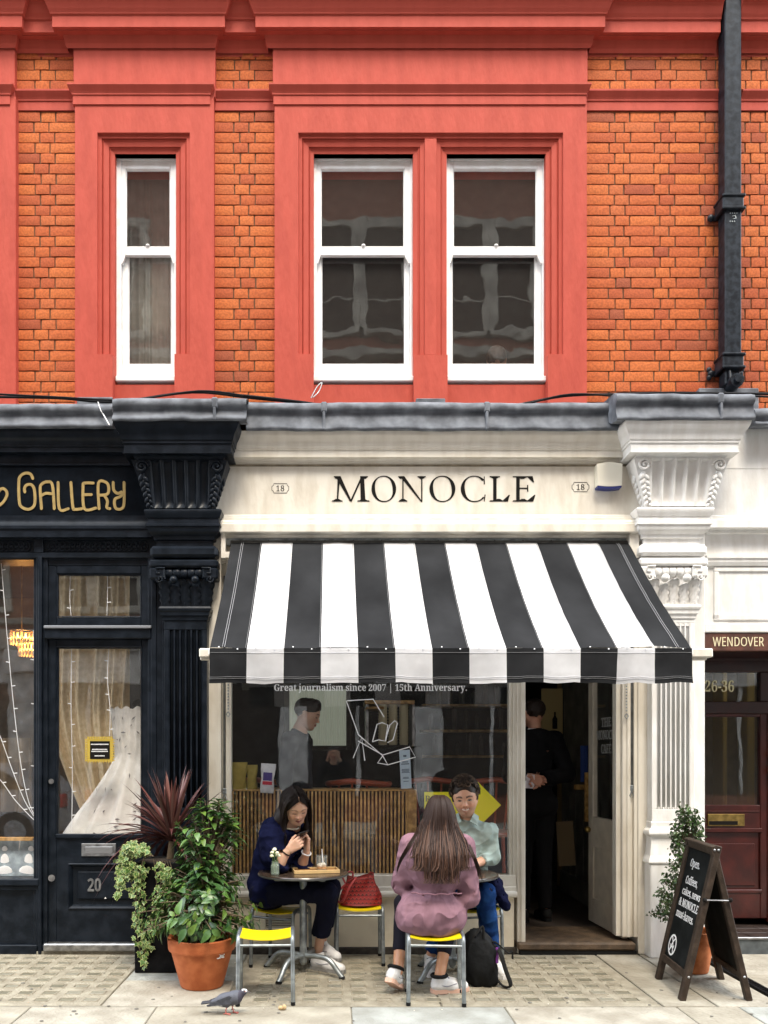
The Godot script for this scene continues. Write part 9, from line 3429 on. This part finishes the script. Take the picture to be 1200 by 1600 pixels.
func woman_in_mauve() -> void:
	var f := Vector3(0.05, 0, -1).normalized()
	var lf := UP3.cross(f)
	var hip := Vector3(0.595, 0.5, 1.12)
	var sh := Vector3(0.625, 0.925, 1.13)
	var j := {"fwd": f, "hip_l": hip + lf * 0.095, "hip_r": hip - lf * 0.095, "sh_l": sh + lf * 0.16, "sh_r": sh - lf * 0.16 + Vector3(0, -0.005, 0), "neck": Vector3(0.635, 0.985, 1.11)}
	j.el_l = Vector3(0.425, 0.68, 1.06)
	j.wr_l = Vector3(0.52, 0.72, 0.86)
	j.el_r = Vector3(0.815, 0.615, 1.12)
	j.wr_r = Vector3(0.815, 0.705, 0.88)
	j.kn_l = Vector3(0.46, 0.5, 0.73)
	j.kn_r = Vector3(0.78, 0.51, 0.74)
	j.an_l = Vector3(0.4, 0.13, 1.0)
	j.an_r = Vector3(0.655, 0.105, 1.01)
	j.heel_l = Vector3(0.335, 0.085, 1.07)
	j.toe_l = Vector3(0.415, 0.0, 0.94)
	j.heel_r = Vector3(0.605, 0.0, 1.02)
	j.toe_r = Vector3(0.845, 0.0, 0.95)
	j.head = P(686, 1279, 1.09)
	j.hb = facing(Vector3(0.12, -0.1, -1), 0.04)
	var skin := Color(0.5, 0.25, 0.14)
	mat("shoe_peach", Color(0.58, 0.36, 0.27), 0.6)
	var o := {"skin": skin, "k": 0.97, "face": {"skin": skin},
		"hand_l": [1.0, [0.5, 0.5, 0.55, 0.6], Vector3(0.5, 0.8, 0.2), frame(Vector3(0.4, 0.0, -0.9), Vector3(0, -1, 0))],
		"hand_r": [-1.0, [0.5, 0.5, 0.55, 0.6], Vector3(0.5, 0.8, 0.2), frame(Vector3(-0.3, 0.0, -0.9), Vector3(0, -1, 0))],
		"top": {"name": "mauve_jacket", "mat": mats.mauve, "ease": 0.022, "sleeve": 0.88, "hem": -0.105, "wrinkle": 0.0045, "cinch": 0.36, "stretch": Vector3(0.9, 1.1, 0.9),
			"extra": [[hip + Vector3(-0.075, 0.0, 0.02), hip + Vector3(0.03, 0.0, 0.02), 0.135, 0.135, 0.05], [sh + Vector3(-0.06, -0.1, 0.02), sh + Vector3(0.06, -0.1, 0.02), 0.13, 0.13, 0.05], [j.neck + Vector3(-0.05, -0.03, 0.04), j.neck + Vector3(0.06, -0.03, 0.03), 0.055, 0.055, 0.03]]},
		"legs": {"name": "black_leggings", "mat": mats.legging, "ease": 0.004, "len": 0.72, "cuff": 0.042, "wrinkle": 0.002},
		"shoe": {"mat": mats.shoe_white, "sole": mats.shoe_peach, "strap": mats.rubber}}
	var t := person("long-haired woman in a mauve jacket seated with her back to the street", j, o)
	var st := begin()
	var pts := []
	for k in 14:
		var u := k / 13.0
		pts.append(hip.lerp(sh, 0.36) + Vector3(lerpf(-0.145, 0.15, u), 0.004 * sin(k * 1.9), 0.115 + 0.045 * sin(PI * u)))
	tube(st, pts, 0.004, 5)
	part("waist_seam", st, mat("mauve_dark", Color(0.25, 0.12, 0.15), 0.8), t)
	var hm := hair_mat("hair_brown", Color(0.026, 0.013, 0.009))
	var hm2 := hair_mat("hair_tips", Color(0.085, 0.042, 0.026))
	var H := Transform3D(j.hb, j.head)
	var fd := Field.new(j.head - Vector3(0.2, 0.34, 0.2), j.head + Vector3(0.2, 0.16, 0.26), 0.008)
	fd.cap(H * Vector3(0, 0.04, -0.02), H * Vector3(0, 0.036, 0.012), 0.08, 0.078, 0.02)
	fd.cap(H * Vector3(0, 0.0, -0.02), Vector3(0.63, 0.95, 1.17), 0.068, 0.05, 0.05)
	for s in [-1.0, 1.0]: fd.cap(H * Vector3(s * 0.045, -0.02, -0.01), Vector3(0.63 - s * 0.06, 0.95, 1.17), 0.046, 0.046, 0.04)
	st = begin()
	smooth(st)
	fd.mesh(st)
	part("hair_mass", st, hm, t)
	var r := RandomNumberGenerator.new()
	r.seed = 41
	var dark := []
	var light := []
	var lev := [[0.129, 0.03, 0.02], [0.1, 0.066, 0.075], [0.05, 0.092, 0.105], [0.0, 0.103, 0.113], [-0.06, 0.116, 0.118], [-0.12, 0.136, 0.15], [-0.19, 0.155, 0.198], [-0.26, 0.156, 0.215], [-0.33, 0.148, 0.215], [-0.4, 0.138, 0.21]]
	for i in 1500:
		var a := r.randf_range(-1.0, 1.0)
		if r.randf() < 0.35: a = signf(a) * sqrt(absf(a))
		var len := (0.14 + 0.27 * pow(r.randf(), 0.6)) * (1.0 - 0.33 * pow(absf(a), 1.5)) - 0.01
		var lift := r.randf_range(0.0, 0.014)
		var wob := r.randf_range(-0.02, 0.02)
		var way := [j.head + Vector3(r.randf_range(-0.005, 0.005), 0.131, r.randf_range(-0.05, 0.05))]
		var drift := r.randf_range(-0.025, 0.025) - 0.012
		for q in lev:
			if -q[0] > len: break
			var ph: float = a * (1.45 if q[0] > -0.1 else 1.45 + (q[0] + 0.1) * 1.4)
			var low: float = clampf((-q[0] - 0.1) / 0.3, 0.0, 1.0)
			var curl: float = sin(q[0] * 22.0 + wob * 200.0) * 0.006 * low
			way.append(j.head + Vector3(sin(ph) * q[1] + drift * low * 1.3 + curl, q[0] + lift * (1.0 if q[0] > 0.05 else 0.0), (cos(ph) * q[2] if q[0] > -0.1 else q[2] - 0.06 * a * a) + lift))
		way.append(way[way.size() - 1] + Vector3(drift * 0.8 + wob * 0.9, -0.03, 0.012 * r.randf()))
		if r.randf() < 0.06:
			for q in range(5, way.size()): way[q] += Vector3(a * 0.008 * (q - 4) + wob * 0.12 * (q - 4), 0.0, 0.004 * (q - 4))
		var path := arc_points(way, 2)
		if r.randf() < 0.62 or path.size() < 15: dark.append(path)
		else:
			light.append(path.slice(8 + r.randi() % 6))
			dark.append(path.slice(0, 14))
	for i in 26:
		var x := r.randf_range(0.0, 0.02)
		dark.append(arc_points([H * Vector3(-0.085 - x, 0.0, 0.0), H * Vector3(-0.1 - x, -0.08, -0.01), Vector3(0.765 + x, 0.985, 1.14 + x), Vector3(0.81 + x, 0.88, 1.235), Vector3(0.845 + x, 0.79, 1.225 + x), Vector3(0.855 + x * 2, 0.745 - x * 2, 1.2)], 3))
	for i in 30:
		var x := r.randf_range(0.0, 0.03)
		dark.append(arc_points([H * Vector3(0.085 + x * 0.5, 0.0, 0.0), H * Vector3(0.1 + x, -0.06, -0.02), Vector3(0.51 - x, 0.99, 1.16), Vector3(0.45 - x, 0.91, 1.22), Vector3(0.405 - x * 0.7, 0.83, 1.2), Vector3(0.39 - x * 0.5, 0.78 - x, 1.17)], 3))
	strands(t, "hair_strands", dark, 0.003, hm)
	strands(t, "hair_lighter_strands", light, 0.0034, hm2)
func smiling_man() -> void:
	var f := Vector3(-0.2, 0, 1).normalized()
	var lf := UP3.cross(f)
	var hip := Vector3(0.975, 0.5, 0.3)
	var sh := Vector3(0.93, 0.98, 0.4)
	var j := {"fwd": f, "hip_l": hip + lf * 0.09, "hip_r": hip - lf * 0.09, "sh_l": sh + lf * 0.145 - UP3 * 0.045, "sh_r": sh - lf * 0.165 - UP3 * 0.02, "neck": Vector3(0.916, 1.042, 0.42)}
	j.el_l = P(767, 1339, 0.42)
	j.wr_l = Vector3(0.9, 0.72, 0.62)
	j.el_r = Vector3(0.69, 0.745, 0.46)
	j.wr_r = Vector3(0.8, 0.715, 0.63)
	j.kn_l = P(757, 1396, 0.68)
	j.kn_r = Vector3(0.8, 0.52, 0.62)
	j.an_l = P(768, 1492, 0.56)
	j.an_r = Vector3(0.665, 0.11, 0.5)
	j.heel_l = Vector3(1.065, 0, 0.47)
	j.toe_l = Vector3(1.125, 0, 0.72)
	j.heel_r = Vector3(0.665, 0, 0.43)
	j.toe_r = Vector3(0.645, 0, 0.68)
	j.head = P(727, 1249, 0.46)
	j.hb = facing(Vector3(-0.2, -0.1, 1), 0.1)
	var skin := Color(0.58, 0.325, 0.21)
	var o := {"skin": skin, "k": 1.0, "head_size": 1.02, "face": {"skin": skin, "smile": 1.0, "beard": 0.42, "brow_w": 0.0055, "w": 1.03, "lip": Color(0.4, 0.15, 0.11)},
		"hand_l": [-1.0, [0.6, 0.6, 0.65, 0.7], Vector3(0.5, 0.8, 0.2), frame(Vector3(-0.9, -0.05, 0.3), Vector3(0, -1, 0))],
		"hand_r": [1.0, [0.6, 0.6, 0.65, 0.7], Vector3(0.5, 0.8, 0.2), frame(Vector3(0.9, -0.05, 0.2), Vector3(0, -1, 0))],
		"top": {"name": "green_shirt", "mat": mats.sage, "ease": 0.016, "sleeve": 0.45, "hem": -0.08, "wrinkle": 0.01, "stretch": Vector3(1.2, 0.8, 1.2)},
		"legs": {"name": "blue_jeans", "mat": mats.denim, "ease": 0.01, "len": 0.93, "cuff": 0.05, "wrinkle": 0.007},
		"shoe": {"mat": mats.shoe_white}}
	var t := person("smiling dark-haired man in a pale green shirt facing the street", j, o)
	var st := begin()
	for s in [-1.0, 1.0]:
		var q: Vector3 = j.neck + lf * s * 0.05 + UP3 * 0.022
		var a := q + f * 0.035
		var b: Vector3 = j.neck + lf * s * 0.028 + f * 0.1 - UP3 * 0.03
		var c: Vector3 = j.neck + lf * s * 0.075 + f * 0.092 - UP3 * 0.055
		var d: Vector3 = j.neck + lf * s * 0.085 + f * 0.02 - UP3 * 0.0
		var nrm := (b - a).cross(d - a).normalized() * 0.004
		for w in [1.0, -1.0]: quad(st, a + nrm * w, b + nrm * w, c + nrm * w, d + nrm * w)
		for e in [[a, b], [b, c], [c, d], [d, a]]: quad(st, e[0] - nrm, e[1] - nrm, e[1] + nrm, e[0] + nrm)
	part("collar", st, mats.sage, t)
	st = begin()
	for k in 4: ball(st, j.neck.lerp(hip, 0.22 + 0.14 * k) + f * (0.135 + 0.012 * k), Vector3(0.005, 0.005, 0.004), 8, 4)
	part("buttons", st, mats.paint_white, t)
	var hm := hair_mat("hair_curly", Color(0.022, 0.014, 0.009))
	var H := Transform3D(j.hb * 1.02, j.head)
	var fd := Field.new(Vector3(-0.12, -0.08, -0.14), Vector3(0.12, 0.17, 0.12), 0.005)
	fd.cap(Vector3(0, 0.045, -0.028), Vector3(0, 0.05, 0.01), 0.083, 0.08, 0.02)
	for s in [-1.0, 1.0]: fd.cap(Vector3(s * 0.07, 0.04, 0.0), Vector3(s * 0.077, 0.0, 0.012), 0.02, 0.008, 0.02)
	fd.each(Vector3(-0.13, -0.1, -0.15), Vector3(0.13, 0.18, 0.13), func(p: Vector3, d: float) -> float:
		var e := (Vector3(p.x / 0.069, (p.y + 0.01) / 0.096, (p.z - 0.11) / 0.09).length() - 1.0) * 0.06
		return maxf(maxf(d, -e), -(p.y + 0.03 + 0.35 * (p.z + 0.03))))
	var nz := FastNoiseLite.new()
	nz.frequency = 26.0
	nz.seed = 3
	nz.noise_type = FastNoiseLite.TYPE_CELLULAR
	fd.wrinkle(nz, 0.005)
	st = begin()
	smooth(st)
	fd.mesh(st)
	st.generate_normals()
	part_mesh("hair", st.commit(), hm, t, H)
	var r := RandomNumberGenerator.new()
	r.seed = 6
	var curls := []
	for i in 520:
		var a := r.randf() * TAU
		var e := r.randf_range(-0.15, 1.5)
		var d := Vector3(cos(a) * cos(e), sin(e), sin(a) * cos(e))
		if d.z > 0.55 and d.y < 0.5: continue
		var c := Vector3(d.x * 0.087, 0.05 + d.y * 0.104, -0.01 + d.z * 0.093)
		if c.z > 0.035: c.y = maxf(c.y, 0.108 - 0.25 * absf(c.x))
		var u := d.cross(Vector3(r.randfn(), r.randfn(), r.randfn())).normalized()
		var v := d.cross(u)
		var rad := r.randf_range(0.009, 0.016)
		var pts := []
		for k in 9:
			var w := k * 0.75
			pts.append(H * (c + (u * cos(w) + v * sin(w)) * rad + d * (0.002 + 0.0022 * k)))
		curls.append(pts)
	var cut := int(curls.size() * 0.5)
	strands(t, "curls", curls.slice(0, cut), 0.006, hm)
	strands(t, "lighter_curls", curls.slice(cut), 0.0052, hair_mat("hair_curly_light", Color(0.1, 0.064, 0.042)))
	var jk := thing("folded_jacket", P(778, 1400, 0.5), "navy jacket draped over the smiling man's thigh", "jacket")
	var g := Field.new(P(778, 1400, 0.5) - Vector3(0.22, 0.2, 0.22), P(778, 1400, 0.5) + Vector3(0.16, 0.2, 0.25), 0.008)
	g.cap(P(748, 1374, 0.5), P(776, 1382, 0.5), 0.05, 0.045, 0.03)
	g.cap(P(772, 1380, 0.52), P(788, 1412, 0.52), 0.05, 0.045, 0.03)
	g.cap(P(788, 1412, 0.5), P(794, 1420, 0.52), 0.03, 0.022, 0.03)
	g.cap(P(770, 1390, 0.4), P(784, 1402, 0.4), 0.05, 0.045, 0.03)
	nz = FastNoiseLite.new()
	nz.frequency = 9.0
	nz.fractal_type = FastNoiseLite.FRACTAL_RIDGED
	g.wrinkle(nz, 0.014)
	st = begin()
	smooth(st)
	g.mesh(st)
	part("cloth", st, mats.navy_knit, jk)
func standing(x: float, z: float, y0: float, f: Vector3, tall: float) -> Dictionary:
	f = f.normalized()
	var lf := UP3.cross(f)
	var k := tall / 1.75
	var hip := Vector3(x, y0 + 0.92 * k, z)
	var sh := Vector3(x, y0 + 1.43 * k, z) - f * 0.01
	var j := {"fwd": f, "hip_l": hip + lf * 0.085, "hip_r": hip - lf * 0.085, "sh_l": sh + lf * 0.18, "sh_r": sh - lf * 0.18, "neck": sh + UP3 * 0.05}
	for s in [[1.0, "l"], [-1.0, "r"]]:
		j["kn_" + s[1]] = hip + lf * s[0] * 0.09 - UP3 * 0.43 * k + f * 0.02
		j["an_" + s[1]] = Vector3(x, y0 + 0.09, z) + lf * s[0] * 0.1
		j["heel_" + s[1]] = Vector3(x, y0, z) + lf * s[0] * 0.1 - f * 0.06
		j["toe_" + s[1]] = Vector3(x, y0, z) + lf * s[0] * 0.12 + f * 0.2
		j["el_" + s[1]] = sh + lf * s[0] * 0.24 - UP3 * 0.28 * k - f * 0.03
		j["wr_" + s[1]] = sh + lf * s[0] * 0.24 - UP3 * 0.52 * k + f * 0.05
	j.head = sh + UP3 * 0.195 * k + f * 0.02
	j.hb = facing(f)
	return j
func short_hair(t: Node3D, j: Dictionary, hm: Material, lift := 0.0) -> void:
	var H := Transform3D(j.hb, j.head)
	var fd := Field.new(Vector3(-0.12, -0.1, -0.14), Vector3(0.12, 0.18, 0.12), 0.006)
	fd.cap(Vector3(0, 0.045, -0.028), Vector3(0, 0.048 + lift * 0.3, 0.014), 0.084, 0.082, 0.02)
	if lift > 0.0: fd.cap(Vector3(-0.03, 0.1, 0.05), Vector3(0.03, 0.105, 0.055), 0.025, 0.025, 0.03)
	fd.each(Vector3(-0.13, -0.1, -0.15), Vector3(0.13, 0.19, 0.13), func(p: Vector3, d: float) -> float:
		var e := (Vector3(p.x / 0.078, (p.y + 0.03) / 0.092, (p.z - 0.1) / 0.095).length() - 1.0) * 0.06
		return maxf(maxf(d, -e), -(p.y + 0.04 + 0.3 * (p.z + 0.03))))
	var nz := FastNoiseLite.new()
	nz.frequency = 30.0
	fd.wrinkle(nz, 0.006)
	var st := begin()
	smooth(st)
	fd.mesh(st)
	st.generate_normals()
	part_mesh("hair", st.commit(), hm, t, H)
func man_in_black() -> void:
	var z := -0.72
	var j := standing(X(835, z), z, 0.09, Vector3(-0.25, 0, -1), 1.84)
	var f: Vector3 = j.fwd
	var lf := UP3.cross(f)
	j.el_l = j.sh_l + Vector3(0, -0.29, 0) + lf * 0.07 - f * 0.06
	j.el_r = j.sh_r + Vector3(0, -0.29, 0) - lf * 0.07 - f * 0.06
	var hands := P(836, 1219, z + 0.17)
	j.wr_l = hands + lf * 0.05 + Vector3(0, 0.03, 0)
	j.wr_r = hands - lf * 0.06 + Vector3(0, 0.0, 0)
	var skin := Color(0.42, 0.2, 0.13)
	var o := {"floor": 0.09, "skin": skin, "face": {"skin": skin},
		"hand_l": [1.0, [0.7, 0.7, 0.8, 0.9], Vector3(0.4, 0.85, 0.3), frame(-lf + Vector3(0, -0.3, 0), -f)],
		"hand_r": [-1.0, [0.7, 0.7, 0.8, 0.9], Vector3(0.4, 0.85, 0.3), frame(lf + Vector3(0, -0.15, 0), -f)],
		"top": {"name": "black_coat", "mat": mats.black_cloth, "ease": 0.025, "sleeve": 0.9, "hem": -0.16, "cell": 0.011},
		"legs": {"name": "black_trousers", "mat": mats.black_cloth, "ease": 0.012, "len": 0.97},
		"shoe": {"mat": mats.rubber, "sole": mats.rubber, "lace": mats.rubber}}
	var t := person("man dressed in black standing in the cafe doorway, hands behind his back", j, o)
	short_hair(t, j, mats.hair_black)
	var st := begin()
	var c := []
	for k in 9: c.append(j.neck + Vector3(0, 0.03, 0) + lf * cos(PI * k / 8.0) * 0.06 - f * sin(PI * k / 8.0) * 0.055)
	tube(st, c, 0.008, 6)
	part("white_collar", st, mats.paint_white, t)
	var pa := thing("paper_sheet", P(826, 1222, z + 0.2), "sheet of white paper held behind the back of the man in black", "paper")
	st = begin()
	xbox(st, Transform3D(Basis(Vector3(0, 0, 1), -0.06) * Basis(UP3, 0.2), P(826, 1221, z + 0.2)), Vector3(0.05, 0.055, 0.001), 0)
	part("sheet", st, mat("paper_gray", Color(0.55, 0.52, 0.56), 0.8), pa)
func barista() -> void:
	var z := -0.36
	var x := X(468, z)
	var j := standing(x, z, 0.087, Vector3(1, 0, 0.3), 1.8)
	j.head = P(479, 1117, z)
	j.hb = facing(Vector3(1, -0.32, 0.12))
	j.neck = j.head + Vector3(-0.05, -0.135, 0)
	for s in ["l", "r"]: j["sh_" + s] += Vector3(-0.01, 0.025, 0)
	var f: Vector3 = j.fwd
	j.wr_l = j.el_l + Vector3(0.08, -0.24, 0.02)
	j.wr_r = j.el_r + Vector3(0.08, -0.24, 0.02)
	var skin := Color(0.5, 0.3, 0.21)
	var o := {"floor": 0.087, "skin": skin, "face": {"skin": skin, "down": true},
		"hand_l": [-1.0, [0.7, 0.7, 0.8, 0.9], Vector3(0.4, 0.85, 0.3), frame(Vector3(0.2, -1, 0), Vector3(0, 0, 1))],
		"hand_r": [1.0, [0.7, 0.7, 0.8, 0.9], Vector3(0.4, 0.85, 0.3), frame(Vector3(0.2, -1, 0), Vector3(0, 0, -1))],
		"top": {"name": "dark_shirt", "extra": [[j.neck + Vector3(-0.03, -0.08, 0), j.neck + Vector3(-0.012, -0.01, 0), 0.075, 0.062, 0.03]], "mat": mats.barista_cloth, "ease": 0.014, "sleeve": 0.3, "hem": -0.1, "cell": 0.011},
		"legs": {"name": "black_trousers", "mat": mats.black_cloth, "ease": 0.012, "len": 0.97},
		"shoe": {"mat": mats.rubber, "sole": mats.rubber, "lace": mats.rubber}}
	var t := person("young man with swept dark hair in profile behind the cafe window", j, o)
	short_hair(t, j, mats.hair_black, 0.03)
func head_upstairs() -> void:
	var z := -0.95
	var j := standing(X(776, z), z, 3.6, Vector3(0.3, 0, -1), 1.7)
	var hd := P(777, 566, z)
	var dy: float = hd.y - j.head.y
	for k in j:
		if j[k] is Vector3 and k != "fwd": j[k].y += dy
	var f: Vector3 = j.fwd
	for s in ["l", "r"]:
		j["kn_" + s] = j["hip_" + s] + f * 0.42
		j["an_" + s] = j["kn_" + s] - Vector3(0, 0.36, 0)
		j.erase("toe_" + s)
	var skin := Color(0.45, 0.2, 0.13)
	var o := {"floor": 3.6, "skin": skin, "face": {"skin": skin},
		"top": {"name": "dark_jumper", "mat": mats.black_cloth, "ease": 0.014, "sleeve": 0.9, "hem": -0.1, "cell": 0.012},
		"legs": {"name": "dark_trousers", "mat": mats.black_cloth, "ease": 0.012, "len": 0.97}}
	var t := person("person whose brown-haired head shows at the bottom of the right sash window", j, o)
	short_hair(t, j, hair_mat("hair_chestnut", Color(0.06, 0.026, 0.014)))
func photographer() -> void:
	var j := standing(0.02, 6.45, 0.0 - 0.11, Vector3(0, 0, -1), 1.72)
	j.el_l = j.sh_l + Vector3(-0.06, -0.22, -0.14)
	j.el_r = j.sh_r + Vector3(0.06, -0.22, -0.14)
	j.wr_l = Vector3(-0.07, 1.42, 6.16)
	j.wr_r = Vector3(0.09, 1.42, 6.16)
	var skin := Color(0.5, 0.28, 0.18)
	var o := {"skin": skin, "face": {"skin": skin},
		"hand_l": [1.0, [0.9, 0.9, 1.0, 1.0], Vector3(0.4, 0.85, 0.3), frame(Vector3(0.3, 1, 0), Vector3(1, 0, -0.3))],
		"hand_r": [-1.0, [0.9, 0.9, 1.0, 1.0], Vector3(0.4, 0.85, 0.3), frame(Vector3(-0.3, 1, 0), Vector3(-1, 0, -0.3))],
		"top": {"name": "black_jacket", "mat": mats.black_cloth, "ease": 0.025, "sleeve": 0.9, "hem": -0.12, "cell": 0.012},
		"legs": {"name": "dark_trousers", "mat": mats.navy_trouser, "ease": 0.012, "len": 0.97},
		"shoe": {"mat": mats.rubber, "sole": mats.rubber, "lace": mats.rubber}}
	var t := person("dark-clad person photographing from the road, seen mirrored in the cafe window", j, o)
	short_hair(t, j, mats.hair_black)
